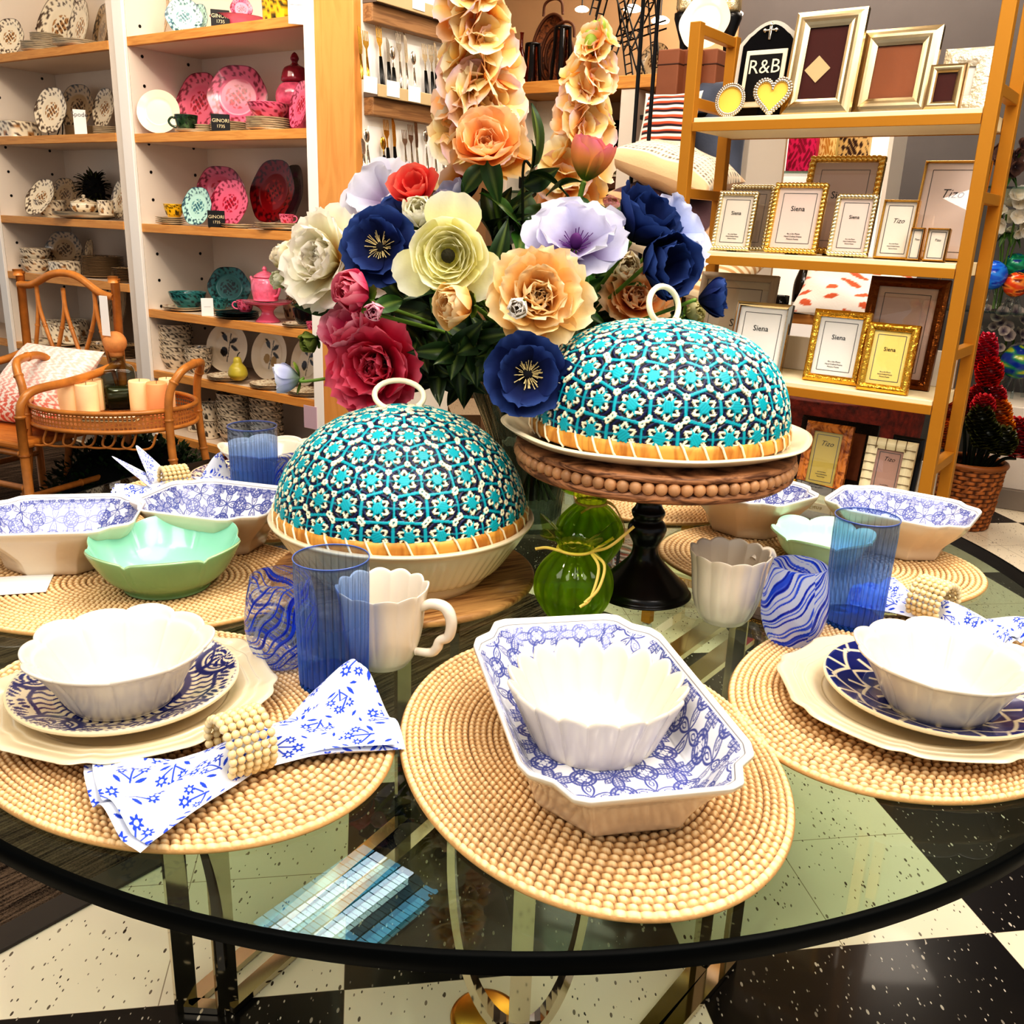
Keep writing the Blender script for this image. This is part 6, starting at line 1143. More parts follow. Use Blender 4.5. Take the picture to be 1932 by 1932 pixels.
# second shelf
frame('silver rope frame with ivory card at the left end of the second shelf',(1357,360),(1429,364),(1345,470),(1421,472),.05,e2,'pearl','ivory',.014,'Siena')
frame('silver rope frame with dark insert behind the left frames of the second shelf',(1375,348),(1462,352),(1368,466),(1450,470),.13,e2,'pearl','taupe',.014,None,small=False)
frame('gold rope frame with pink card between two silver rope frames',(1460,345),(1561,347),(1447,474),(1548,478),.06,e2,'rope','pink',.016,'Siena')
frame('large gold rope frame with mauve card at the back of the second shelf',(1524,296),(1674,294),(1505,470),(1641,474),.17,e2,'rope','mauve',.02,'Siena',.62,small=False)
frame('narrow silver rope frame with pink card, beside the medium script frame',(1583,368),(1663,367),(1558,478),(1637,484),.05,e2,'pearl','pink',.014,'Siena')
frame('medium slim gold frame with cream script card on the second shelf',(1676,380),(1744,378),(1643,484),(1709,488),.06,e2,'slim','ivory',.006,'Tizo',.66,ital=True,wsz=.22)
frame('large slim gold frame with pale pink script card at the right of the second shelf',(1742,306),(1877,304),(1716,486),(1830,490),.15,e2,'slim','pink',.007,'Tizo',.68,small=False,ital=True,wsz=.22)
frame('tiny gold frame, left leaf of the hinged pair',(1725,431),(1751,432),(1706,488),(1733,489),.035,e2,'slim','ivory',.004,'Tizo',.66,small=False,ital=True,wsz=.26)
frame('tiny gold frame, right leaf of the hinged pair on the second shelf',(1752,432),(1793,433),(1742,488),(1785,490),.035,e2,'slim','ivory',.004,'Tizo',.66,small=False,ital=True,wsz=.2)
# third shelf
frame('large taupe leather frame at the left back of the third shelf',(1320,514),(1464,520),(1305,690),(1445,700),.18,e3,'grey','grey',.022,'S',.45,small=False)
frame('polished chrome frame with ivory card on the third shelf',(1384,570),(1489,574),(1379,706),(1482,713),.07,e3,'chrome','white',.014,'Siena')
frame('hammered gold frame with white card on the third shelf',(1543,585),(1655,591),(1511,725),(1612,735),.08,e3,'hammer','white',.02,'Siena')
frame('small hammered gold frame with yellow card at the front of the third shelf',(1644,610),(1741,615),(1612,739),(1709,751),.03,e3,'hammer','yellow',.02,'Siena')
frame('large hammered bronze frame with mauve card at the right back of the third shelf',(1639,521),(1800,531),(1612,735),(1746,750),.15,e3,'bronze','mauve',.026,'Siena',.5,small=False)
# bottom shelf
frame('burl wood frame with olive script card on the lowest visible shelf',(1531,794),(1617,807),(1496,916),(1582,939),.06,e4,'burl','olive',.026,'Tizo',.78,ital=True,wsz=.26)
frame('dark woven frame behind the burl wood frame',(1520,782),(1662,806),(1490,910),(1632,930),.16,e4,'weave','brown',.03,None,small=False,line=False)
frame('bone tile frame with dusty pink script card on the lowest visible shelf',(1646,828),(1741,834),(1609,944),(1700,955),.05,e4,'tile','dusty',.03,'Tizo',.8,ital=True,wsz=.24)
frame('black frame leaning behind the bone tile frame',(1690,820),(1745,830),(1660,945),(1722,955),.15,e4,'black','taupe',.02,None,small=False,line=False)
# ================================================================ bamboo chair, rattan tray table, shrub (left)
BAM=pm('bamboo_cane',S(200,134,66),.35,0,.25,noise=.25,nscale=18); BAMD=pm('bamboo_node',S(150,92,44),.45)
def cane(mb,P,r,nodes=0):
    P=np.asarray(P,float); mb.geo(tube(P,r,9))
    if nodes:
        d=np.r_[0,np.cumsum(np.linalg.norm(np.diff(P,axis=0),axis=1))]
        for k in range(1,nodes+1):
            q=d[-1]*k/(nodes+1); i=min(np.searchsorted(d,q),len(P)-1); p=P[i]; t=P[i]-P[i-1]; t/=np.linalg.norm(t)+1e-9; mb.geo(tube([p-t*.006,p-t*.003,p+t*.003,p+t*.006],[r,r*1.22,r*1.22,r],9))
    return mb
# chair: seat frame located from the photo
def cpt(x,y,Y): return aty(x,y,Y)
bl=cpt(33,512,4.12); br=cpt(213,530,3.9)               # back posts, tops
cx_=(bl+br)/2; wv=(br-bl)[:2]; cyaw=math.atan2(wv[1],wv[0]); CWD=float(np.linalg.norm(wv)); ch=thing('bamboo_armchair','bamboo armchair with openwork lattice back, by the shelves at far left','chair',(cx_[0],cx_[1],0),cyaw)
zt_=float((bl[2]+br[2])/2); hw=CWD/2; sz=.40; dep=.52
for sx in (-1,1):
    part('back_post',cane(cane(MB(),[(sx*hw,0,0),(sx*hw,0,.45),(sx*hw,.01,zt_)],.018,5),[(sx*hw,0,zt_-.012),(sx*hw,0,zt_+.014)],.021),BAM,ch)
    part('front_leg',cane(MB(),[(sx*(hw+.02),-dep,0),(sx*(hw+.02),-dep,.35),(sx*(hw+.02),-dep,.50)],.018,4),BAM,ch)
    part('armrest',cane(MB(),spline([(sx*(hw+.02),-dep,.49),(sx*(hw+.025),-dep+.01,.55),(sx*(hw+.025),-dep+.07,.59),(sx*(hw+.02),-dep*.55,.60),(sx*(hw+.005),-.12,.615),(sx*hw,-.005,.64)],7),.017),BAM,ch)
part('crest_rail',cane(MB(),spline([(-hw,0,zt_-.05),(-hw*.7,0,zt_-.045),(-hw*.3,0,zt_+.0),(0,0,zt_+.012),(hw*.3,0,zt_-.0),(hw*.7,0,zt_-.055),(hw,0,zt_-.07)],8),.016),BAM,ch)
for k,(xt,x0,x1) in enumerate(((-.62,-1,-.1),(-.05,-.62,.45),(.6,-.1,.98))):
    for xe in (x0,x1): part('lattice_cane',cane(MB(),spline([(xt*hw,0,zt_-.05),(xt*hw+(xe-xt)*hw*.05,0,zt_-.15),(xt*hw+(xe-xt)*hw*.45,0,zt_-.32),(xe*hw,0,.47)],7),.009,2),BAM,ch)
part('seat',MB().geo(bbox(-hw-.01,hw+.01,-dep-.01,.0,sz-.03,sz,.01)),wood('honey_wood_seat',S(214,142,66),S(196,122,50),(4,14,8)),ch,False)
for P in ([(-hw,-dep,sz-.045),(hw,-dep,sz-.045)],[(-hw,0,sz-.045),(hw,0,sz-.045)],[(-hw,-dep,.18),(-hw,0,.18)],[(hw,-dep,.18),(hw,0,.18)],[(-hw,-dep,.22),(hw,-dep,.22)]): part('stretcher',cane(MB(),[P[0],tuple((np.array(P[0])+np.array(P[1]))/2),P[1]],.013,2),BAM,ch)
P=cpt(203,590,3.86); solo('paper_price_tag',MB().geo(bbox(-.022,.022,-.001,.001,-.09,.07,.0005)),PAPER,'long white paper tag hanging from the bamboo chair back','tag',(P[0],P[1]-.03,P[2]),cyaw,smooth=False)
# cushion shape
def cushion(w,h,t,nu=60,nv=60,pinch=.12,colf=None,wr=.03,seed=1):
    u=np.linspace(-1,1,nu); U,V=np.meshgrid(u,u,indexing='ij'); mb=MB(); edge=(1-np.abs(U)**2.6)*(1-np.abs(V)**2.6); f=np.clip(edge,0,1)**.5
    x=U*w/2*(1-pinch*(1-V**2)*np.abs(U)**2*.6); y=V*h/2*(1-pinch*(1-U**2)*np.abs(V)**2*.6); wv_=wr*t*np.sin(7*U+3*V+seed)*np.sin(5*V-2*U)*f
    for s in (1,-1):
        z=s*(t/2*f+wv_); C=colf(U,V,s) if colf else None; P=np.stack([x,y,z],-1); mb.geo(grid(P if s>0 else P[:, ::-1],False,False,None if C is None else (C if s>0 else C[:, ::-1])))
    return mb
CLV=vm('woven_cushion_cloth',.9,bump=.3,bscale=120,sheen=.2)
def coralprint(U,V,s):
    a=np.array(S(250,238,228)[:3]); b=np.array(S(226,96,70)[:3]); g=sst(.1,-.9,V); m=((np.sin(U*34+2*np.sin(V*30))*np.sin(V*38+U*6)>.0)*1.)*(.35+.6*g); return mixc(np.tile(a,U.shape+(1,)),b,np.clip(m,0,1))
P=cpt(110,770,3.92); solo('printed_cushion',cushion(.45,.40,.16,110,110,colf=coralprint),CLV,'white cushion with coral ombre print leaning on the bamboo chair','cushion',M=TR((cx_[0]-.05,cx_[1]-.20,sz+.15),cyaw,.78,.0))
# oval rattan tray table
lg=[onz(90,945,0),onz(345,940,0)]; tl_=aty(66,770,3.62); tr_=aty(372,770,3.58)
tc_=(aty(217,770,3.68)); tyaw=math.atan2(tr_[1]-tl_[1],tr_[0]-tl_[0])*.6; TW=float(np.linalg.norm(tr_-tl_))*.5*.97; TD=.26; tz=.445
tt=thing('rattan_tray_table','oval rattan tray table with cane mesh gallery and loop handles, beside the bamboo chair','side table',(tc_[0],tc_[1],0),tyaw)
th=np.linspace(0,2*PI,72,endpoint=False); ovalp=lambda z,f=1: np.c_[TW*f*np.cos(th),TD*f*np.sin(th),np.full(72,z)]
part('tray_base',MB().geo(polyext(ovalp(0,.985)[:,:2],tz,tz+.012)),wood('rattan_tray_base',S(176,112,58),S(120,70,34),(30,30,4)),tt,False)
GH=.075
def canemesh():
    m,nt,o=_new('cane_mesh'); L=nt.links.new; b=principled(nt,S(196,132,70),.5); tr=N(nt,'ShaderNodeBsdfTransparent'); mx=N(nt,'ShaderNodeMixShader'); a=N(nt,'ShaderNodeAttribute',attribute_name='Col'); sp=N(nt,'ShaderNodeSeparateColor'); L(a.outputs['Color'],sp.inputs[0])
    cb=N(nt,'ShaderNodeCombineXYZ'); L(sp.outputs[0],cb.inputs[0]); L(sp.outputs[1],cb.inputs[1]); sc_=N(nt,'ShaderNodeVectorMath',operation='MULTIPLY'); sc_.inputs[1].default_value=(120,9,0); L(cb.outputs[0],sc_.inputs[0])
    v=N(nt,'ShaderNodeTexVoronoi'); v.inputs['Scale'].default_value=1; v.inputs['Randomness'].default_value=0; L(sc_.outputs[0],v.inputs['Vector']); g=N(nt,'ShaderNodeMath',operation='GREATER_THAN'); g.inputs[1].default_value=.36; L(v.outputs['Distance'],g.inputs[0])
    L(g.outputs[0],mx.inputs[0]); L(tr.outputs[0],mx.inputs[1]); L(b.outputs[0],mx.inputs[2]); L(mx.outputs[0],o.inputs[0]); return m
n=145; th2=np.linspace(0,2*PI,n); zz=np.linspace(tz,tz+GH,6); Pg=np.stack([np.stack([TW*np.cos(th2),TD*np.sin(th2),np.full(n,z)],-1) for z in zz],0); Cg=np.zeros((6,n,3)); Cg[...,0]=th2/(2*PI); Cg[...,1]=((zz-tz)/GH*.5)[:,None]
part('cane_gallery',MB().geo(grid(Pg,False,False,Cg)),canemesh(),tt)
for z,r in ((tz+.004,.009),(tz+GH,.010)): part('rim',MB().geo(tube(ovalp(z,1.0),r,8,True)),BAM,tt)
for sx in (-1,1):
    a=.62; x=TW*cos(a)*1.0*sx; y=TD*sin(a); hz=tz+GH+.16
    part('leg_and_handle',cane(MB(),spline([(sx*(TW*.93+.06),-y*1.1,0),(sx*TW*.93,-y*1.05,.25),(x*1.08,-y*1.0,tz),(x*1.1,-y*.95,tz+GH+.06),(sx*(TW*.98),-y*.8,hz-.03),(sx*TW*1.04,-y*.45,hz),(sx*TW*1.04,y*.45,hz),(sx*(TW*.98),y*.8,hz-.03),(x*1.1,y*.95,tz+GH+.06),(x*1.08,y*1.0,tz),(sx*TW*.93,y*1.05,.25),(sx*(TW*.93+.05),y*1.1,0)],8),.016,9),BAM,tt)
g=MB()
for k in range(6): x=-TW*.6+k*TW*.24; g.geo(tube(spline([(x-.06,-TD*.8,tz-.004),(x-.07,-TD*.82,tz-.06),(x+.03,-TD*.82,tz-.06),(x+.06,-TD*.8,tz-.004)],5),.005,6))
part('fretwork',g,BAM,tt)
tz2=tz+.0125
def onT(px,py): P=onz(px,py,tz2); return P
CND=pm('ivory_peach_candle',S(252,220,178),.45,noise=.08,nscale=12,emit=S(255,190,120),es=.12)
for i,(px,py,w,h,l) in enumerate(((136,770,42,54,'peach pillar candle at the left end of the rattan tray'),(168,772,42,50,'peach pillar candle, second from left on the rattan tray, in front'),(268,768,40,52,'peach pillar candle right of the decanter on the rattan tray'),(300,772,38,52,'darker coral pillar candle at right on the rattan tray'),(318,762,28,50,'narrow peach candle at the far right of the rattan tray'),(180,760,36,46,'peach candle tucked behind the two left candles'))):
    P=onz(px,py+13,tz2); k=1/ppm(P); R=w/2*k; H=(h+12)*k; t=thing('pillar_candle',l,'candle',(P[0],P[1],tz2)); q=np.array([(.0005,0),(R*.96,0),(R,.004),(R,H-.006),(R*.94,H),(R*.8,H-.002),(.0005,H-.006)]); part('wax',MB().geo(lathe(q,28)),CND if i!=3 else pm('coral_candle',S(250,178,126),.45,emit=S(255,150,90),es=.1),t); part('wick',MB().geo(tube([(0,0,H-.007),(0,0,H-.001),(.001,0,H+.006)],.001,6)),BLACK,t)
P=onz(228,768,tz2); dc=thing('glass_decanter','square glass decanter with a round wooden stopper on the rattan tray','decanter',(P[0],P[1],tz2),.4); k=1/ppm(P); u=68*k/2
def sqf(th,w): return 1+w*(1/(np.abs(np.cos(th))**8+np.abs(np.sin(th))**8)**(1/8)-1)*.9,0*th
q=smoothprof(np.array([(1e-4,0,1),(u*.82,0,1),(u*.86,.01,1),(u*.9,u*1.7,1),(u*.8,u*2.2,.8),(u*.42,u*2.45,.2),(u*.4,u*2.8,0),(u*.46,u*2.85,0)]),6); q[:,0]=np.maximum(q[:,0],1e-4); part('bottle',MB().geo(lathe(q,96,sqf,cap=False)),clearglass('decanter_glass',S(206,214,204),1.0),dc)
part('liquid',MB().geo(lathe(np.array([(1e-4,.006,1),(u*.7,.006,1),(u*.74,u*1.2,1),(1e-4,u*1.2,1)]),64,sqf,cap=False)),pm('dark_olive_liquid',S(60,66,34),.1),dc)
part('stopper',MB().geo(ball((0,0,u*3.55),u*.62,18,12)).geo(lathe([(.001,u*2.7),(u*.34,u*2.75),(u*.36,u*3.2),(.001,u*3.3)],18)),pm('cork_stopper',S(214,150,92),.7,noise=.15,nscale=40),dc)
P=onz(212,792,tz2); np_=thing('paper_napkins','stack of printed paper napkins on the rattan tray','napkins',(P[0],P[1],tz2),tyaw+.1)
for i in range(3): part('napkin_sheet',MB().geo(bbox(-.105+.004*i,.105-.006*i,-.05,.05+.004*i,.0005+.006*i,.006+.006*i,.002)),pm('napkin_print_%d'%i,[S(200,186,150),S(120,96,70),S(240,230,206)][i],.9,noise=.4,nscale=30),np_,False)
# clipped shrub behind the table
P=onz(240,962,0); sh_=thing('boxwood_shrub','low dark green clipped boxwood shrub under the rattan tray table','shrub',(P[0]+.02,P[1]+.06,0)); r=np.random.default_rng(9); m=MB(); R0=.36
for k in range(1500):
    e=r.normal(0,1,3); e/=np.linalg.norm(e); e[2]=abs(e[2]); rr=r.uniform(.86,1.02); p=np.array([e[0]*R0*rr*1.05,e[1]*R0*rr*.8,.02+e[2]*.29*rr]); d=e+r.normal(0,.5,3); t_=np.array([[0,0,0],[.5,.35,.06],[1,0,0],[.5,-.35,.06]])*.034; Mq=np.array(Vector(d).to_track_quat('X','Z').to_matrix()); V=t_@Mq.T+p; g_=r.uniform(.3,1); m.add(V,[(0,1,2,3)],None,np.array(S(50,84,36)[:3])*g_+np.array(S(10,22,8)[:3])*(1-g_))
fo=part('foliage',m,LEAFM2 if 'LEAFM2' in globals() else vm('boxwood_leaf',.5),sh_,False); fo['kind']='stuff'
part('core',MB().geo(ball((0,0,.03),.31,24,14,1.05,.8,.85)),pm('shrub_dark_core',S(8,14,6),.9),sh_)
# ================================================================ far display unit, cushions, wall and lamps behind
BP=np.array([-.12,5.12]); BYW=-.62; BT=np.array([cos(BYW),sin(BYW)]); BN=np.array([-BT[1],BT[0]])
def BS(px,py,off=0): return onplane(px,py,BP+BN*off,BT)
def Bw(s,d,z=0): q=BP+BT*s+BN*d; return (float(q[0]),float(q[1]),z)
BL=1.35; zt1=BS(1120,148,0)[1]
bu=thing('back_display_cabinet','open white display cabinet with maple top ledge behind the flowers','shelf unit',Bw(0,0,0),BYW); sdiv=BS(1185,250,0)[0]
part('top_ledge',bbox(-.4,BL,-.03,.42,zt1-.055,zt1,.003),MAPLE,bu,False); part('back_panel',box(-.4,BL,.40,.42,0,zt1-.056),pm('taupe_back_panel',S(196,166,136),.7),bu,False)
for s,w in ((.0,.05),(sdiv-.04,.085),(BL-.05,.05)): part('upright_panel',bbox(s,s+w,-.02,.40,0,zt1-.056,.003),SHELFWHITE,bu,False)
zs2=[BS(1030,275,0)[1],BS(1030,360,0)[1],BS(1030,425,0)[1]]
for z in zs2: part('glass_shelf',box(.052,sdiv-.042,.0,.39,z-.012,z),clearglass('shelf_glass',S(190,205,196),.8),bu,False)
struct('wall_far',box(-3.2,.56,0,.1,0,3.19),wallm).matrix_world=TR(Bw(0,1.5),BYW)
zT=zt1+.001
def BB(px,py,off): s,z,X=BS(px,py,off); return X
def lantern(px,pt,w,l):
    X=BB(px,150,.12); k=1/ppm(X); h=(BS(px,pt,.12)[1]-zT); r=w*k/2; t=thing('glass_lantern',l,'lantern',(X[0],X[1],zT),BYW+.4); th=np.linspace(0,2*PI,24,endpoint=False)
    for a in range(4): part('post',MB().geo(bar([(r*1.15*cos(a*PI/2),r*1.15*sin(a*PI/2),0),(r*.9*cos(a*PI/2),r*.9*sin(a*PI/2),h*.5),(r*.75*cos(a*PI/2),r*.75*sin(a*PI/2),h)],.012,.012,(1,1,0))),BLACK,t,False)
    part('ring',MB().geo(tube(np.c_[r*.78*np.cos(th),r*.78*np.sin(th),np.full(24,h-.005)],.006,6,True)),BLACK,t); part('glass_tube',MB().geo(lathe([(r*.6,.02),(r*.62,h*.5),(r*.6,h*.97)],32,cap=False)),clearglass('amber_glass',S(226,180,130),1.0),t); part('base',MB().geo(lathe([(.001,0),(r*1.0,0),(r*1.0,.008),(.001,.01)],24)),BLACK,t)
lantern(1003,82,30,'short black-framed glass lantern on the maple ledge'); lantern(1058,50,34,'tall black-framed glass lantern on the maple ledge'); lantern(942,40,34,'black-framed lantern left of the ledge behind the tall flower spike')
def basket(px,py,w,h,off,l):
    s,z,X=BS(px,py,off); k=1/ppm(X); a=w*k/2; b=h*k/2; t=thing('oval_basket_tray',l,'basket',(X[0],X[1],zT+b),BYW,rx=-.15); th=np.linspace(0,2*PI,48,endpoint=False); q=[]
    V,Q,T=lathe([(.01,.03),(.75,.03),(.95,.0),(1,-.02),(1.02,-.01),(.8,.04),(.01,.045)],48,cap=False); V=V*[a,b,1]; V=V[:,[0,2,1]]; part('woven_body',MB().add(V,Q,T),wood('brown_basket',S(150,92,50),S(74,40,20),(30,30,30),.6,0,1),t)
    for r_ in (1.0,.72,.45): P=np.c_[a*r_*np.cos(th),np.full(48,-.02 if r_>.9 else .025),b*r_*np.sin(th)]; part('cane_ring',MB().geo(tube(P,.008,6,True)),pm('dark_cane',S(96,56,30),.6),t)
    part('handle',MB().geo(tube(spline([(-.06,-.02,b*.97),(-.05,-.03,b+.05),(0,-.03,b+.07),(.05,-.03,b+.05),(.06,-.02,b*.97)],6),.007,6)),pm('dark_cane',S(96,56,30),.6),t)
basket(1040,80,78,132,.3,'large brown woven oval basket tray leaning on the far wall'); basket(1064,98,52,86,.22,'smaller brown woven oval basket tray in front of the large one')
def bottle(px,top,w,l,col,off):
    s,z,X=BS(px,150,off); k=1/ppm(X); r=w*k/2; h=BS(px,top,off)[1]-zT; q=smoothprof(np.array([(.001,0),(r*.9,.0),(r,h*.1),(r*.95,h*.35),(r*.5,h*.62),(r*.2,h*.75),(r*.18,h*.95),(r*.24,h),(r*.2,h)]),6); q[:,0]=np.maximum(q[:,0],.001); solo('glass_bottle',MB().geo(lathe(q,36)),clearglass('bottle_'+l[:6],col,1),l,'bottle',(X[0],X[1],zT))
bottle(948,14,62,'large clear glass demijohn bottle behind the tall flower spike',S(214,190,150),.2); bottle(982,62,34,'small amber glass bottle beside the lantern',S(190,120,60),.25)
# ladder sculpture
X=BB(1165,150,.15); ls=thing('ladder_sculpture','black metal sculpture of tangled little ladders on the maple ledge','sculpture',(X[0],X[1],zT),BYW)
def ladder(a,b,w=.035,n=9):
    a=np.array(a);b=np.array(b); d=(b-a)/np.linalg.norm(b-a); s=np.cross(d,[0,1,0]); s/=np.linalg.norm(s)+1e-9; m=MB()
    for e in (-1,1): m.geo(tube([a+s*w/2*e,(a+b)/2+s*w/2*e,b+s*w/2*e],.004,6))
    for k in range(1,n): p=a+(b-a)*k/n; m.geo(tube([p-s*w/2,p,p+s*w/2],.003,6))
    part('ladder',m,BLACK,ls)
for a,b in (((-.2,0,0),(-.05,0,.55)),((-.1,.03,.0),(.06,.03,.42)),((.14,0,0),(-.12,0,.62)),((.2,.02,.0),(.12,.02,.5)),((-.2,.04,.16),(.22,.04,.24)),((.05,-.02,.12),(.2,-.02,.4)),((-.16,0,.3),(-.08,0,.6)),((.06,.02,0),(-.02,.02,.36))): ladder(a,b)
part('base',MB().geo(bbox(-.2,.22,-.05,.06,0,.012,.003)),BLACK,ls,False)
for px,py,w,l,off in ((1237,95,56,'round hammered metal plate standing on the maple ledge',.2),):
    upright_plate(px,py,w,w*1.18,off,'darkbrown',l,zb=zT,frame=BS,scal=0)
upright_plate(1180,255,44,64,.3,'black','black round platter standing inside the back cabinet',zb=zs2[0]+.001,frame=BS,scal=0) if False else None
upright_plate(1140,208,40,56,.25,'black','black plate standing inside the back cabinet by its right post',zb=zs2[0],frame=BS,scal=0); upright_plate(1163,212,30,52,.3,'black','second black plate behind in the back cabinet',zb=zs2[0],frame=BS,scal=0)
X=BB(1028,270,.2); solo('square_tray',MB().geo(bbox(-.12,.12,-.006,.006,0,.24,.004)),pm('white_shell_tray',S(246,238,222),.4,bump=.6,bscale=60),'square white textured tray standing inside the back cabinet','tray',(X[0],X[1],zs2[0]+.001),BYW,rx=-.15)
for px,l in ((1012,'black footed box on the second glass shelf of the back cabinet'),(1150,'brown woven box on the second glass shelf of the back cabinet')):
    X=BB(px,350,.15); t=thing('footed_box',l,'box',(X[0],X[1],zs2[1]+.001),BYW); part('box_body',MB().geo(bbox(-.09,.09,-.06,.06,.012,.07,.006)),BLACK if px<1100 else pm('dark_cane',S(96,56,30),.6),t,False); part('lid',MB().geo(bbox(-.095,.095,-.065,.065,.0705,.082,.004)),pm('ivory_lid',S(220,206,180),.5),t,False)
    for sx in (-1,1): part('foot',MB().geo(ball((sx*.07,0,.006),.006,8,6)),BLACK,t)
for px,w,l in ((1000,26,'white pitcher painted with fruit inside the back cabinet'),(1025,24,'second white pitcher painted with fruit inside the back cabinet')):
    s,z,X=BS(px,420,.12); R=w/2/ppm(X); t=thing('white_pitcher',l,'pitcher',(X[0],X[1],zs2[2]+.001),BYW-.6,M=None); t.matrix_world=TR((X[0],X[1],zs2[2]+.001),BYW+.3,s=R); o=bpy.data.objects.new('pitcher_body',ubowl('fruit',[(.001,0),(.8,0),(1,.4),(1,1.2),(.7,2.0),(.62,2.5),(.85,2.9),(.8,2.9),(.55,2.4),(.001,2.2)],'pit')); COL.objects.link(o); o.parent=t; g=tube(spline([(.7,0,2.6),(1.3,0,2.6),(1.5,0,1.8),(1.0,0,.9)],6),.1,7); part('handle',MB().add(g[0],g[1],g[2],np.array(S(240,226,202)[:3])),VC,t)
# two black iron rods of a stand in front of the cabinet
def rod(a,b,l):
    A=np.array(a);B=np.array(b); o=solo('iron_rod_stand',MB().geo(tube([(0,0,0),tuple((B-A)/2),tuple(B-A)],.008,8)).geo(lathe([(.001,0),(.06,0),(.06,.008),(.012,.014),(.001,.014)],24)),BLACK,l,'stand',tuple(A))
for px0,px1,l in ((1214,1188,'thin black iron upright rod, left of two, in front of the back cabinet'),(1243,1213,'thin black iron upright rod, right of two, in front of the back cabinet')):
    T_=aty(px0,0,4.0); rod((T_[0],T_[1],0),(T_[0],T_[1],3.19),l)
# stacked cushions on a low bench between the rods and the etagere
bz=.72; X=aty(1300,470,4.05); bench=thing('cushion_bench','white bench holding stacked cushions behind the etagere','bench',(X[0]+.05,X[1]+.12,0),-.63); part('bench_top',bbox(-.45,.45,-.3,.3,bz-.05,bz,.005),pm('white_bench',S(240,234,226),.5),bench,False)
for sx in (-1,1):
    for sy in (-1,1): part('leg',bbox(sx*.4-.025,sx*.4+.025,sy*.25-.025,sy*.25+.025,0,bz-.051,.003),pm('white_bench',S(240,234,226),.5),bench,False)
def cs(label,px,py,Y,w,h,t,colf,rz,rx,ry,seed):
    P=aty(px,py,Y); solo('throw_cushion',cushion(w,h,t,70,70,.16,colf,.05,seed),CLV,label,'cushion',M=TR(tuple(float(v) for v in P),rz,rx,ry))
def beige(U,V,s):
    C=np.tile(np.array(S(222,186,146)[:3]),U.shape+(1,)); st=((np.abs((V*9)%1-.5)<.16)&(s>0)&(np.abs(V)<.75))*1.; C=mixc(C,S(244,232,210)[:3],(s>0)*(np.abs(V)<.8)*.7*np.ones_like(U)); return mixc(C,S(70,56,50)[:3],st*(np.sin(U*90)>-.2)*.85)
def purple(U,V,s): return mixc(np.tile(np.array(S(206,170,134)[:3]),U.shape+(1,)),S(86,56,64)[:3],(s>0)*np.ones_like(U)*(np.maximum(np.abs(U),np.abs(V))<.93)) 
def creamo(U,V,s): return mixc(np.tile(np.array(S(244,230,206)[:3]),U.shape+(1,)),S(226,120,60)[:3],((np.hypot(U+.3,V)<.14)&(s>0))*1.)
def stripe(U,V,s): return mixc(mixc(np.tile(np.array(S(246,240,228)[:3]),U.shape+(1,)),S(196,92,60)[:3],((np.sin(V*26)>.1)&(np.abs(U)<.8))*1.),S(50,30,40)[:3],((np.sin(V*26+1.5)>.55)&(np.abs(U)<.8))*1.)
def denim(U,V,s): return np.tile(np.array(S(74,80,96)[:3]),U.shape+(1,))*(1+.2*np.sin(U*9)*np.sin(V*7))[...,None]
def striped2(U,V,s): return mixc(np.tile(np.array(S(246,226,192)[:3]),U.shape+(1,)),S(206,160,110)[:3],(np.sin(V*34)>.3)*1.)
cs('beige cushion with dotted dark stripes, top of the stacked cushions beside the etagere',1275,318,4.0,.46,.44,.17,beige,-.5,.15,.30,1)
cs('mauve knit cushion with beige back, below the beige striped cushion',1280,388,4.0,.46,.44,.14,purple,-.5,.2,.34,2)
cs('cream cushion with orange tassel at the bottom of the cushion stack',1240,440,4.05,.5,.46,.14,creamo,-.5,.15,.28,3)
cs('small fringed cushion with dark red stripes leaning upright above the stack',1262,230,4.15,.26,.24,.10,stripe,-.6,1.35,0,4)
cs('denim blue cushion behind the left posts of the etagere',1340,250,4.2,.34,.44,.14,denim,-.6,1.4,0,5)
cs('cream cushion with tan stripes behind the far right navy anemone',1325,510,3.7,.4,.36,.12,striped2,-.6,.5,.2,6)
# brown leather blocks and a pale scalloped charger on a high shelf
for i,(px,l) in enumerate(((1275,'brown leather storage box, left of the pair above the cushions'),(1312,'brown leather storage box, right of the pair above the cushions'),(1345,'brown leather storage box half hidden behind the etagere post'))):
    P=aty(px,150,4.3); t=thing('leather_box',l,'box',(P[0],P[1],P[2]-.14),-.63); part('box_body',MB().geo(bbox(-.05,.05,-.08,.08,0,.245,.006)),pm('brown_leather',S(140,86,58),.6,noise=.1),t,False); part('lid_seam',MB().geo(bbox(-.0515,.0515,-.0815,.0815,.185,.19,.001)),pm('dark_leather_seam',S(70,38,24),.7),t,False)
P=aty(1310,205,4.35); solo('high_shelf',MB().geo(bbox(-.22,.32,-.12,.12,-.03,0,.003)),MAPLE,'short maple shelf carrying the brown leather boxes','shelf',(P[0]+.03,P[1],P[2]+.012),-.63,smooth=False) if False else None
sb_=thing('box_stand','dark slim pedestal under the brown leather boxes behind the cushions','stand',tuple(float(v) for v in (aty(1310,180,4.3)[0],aty(1310,180,4.3)[1],0)),-.63); hz_=float(aty(1312,150,4.3)[2])-.141
part('pedestal_top',bbox(-.20,.20,-.1,.1,hz_-.02,hz_,.003),BLACK,sb_,False); part('pedestal_post',bbox(-.03,.03,-.03,.03,0,hz_-.0205,.003),BLACK,sb_,False); part('pedestal_foot',bbox(-.16,.16,-.1,.1,0,.02,.003),BLACK,sb_,False)
upright_plate(1330,55,90,98,.02,'white','large pale scalloped charger standing above the leather boxes',zb=hz_+.247,frame=lambda x,y,o:(0,0,aty(x,y,4.3)),scal=1)
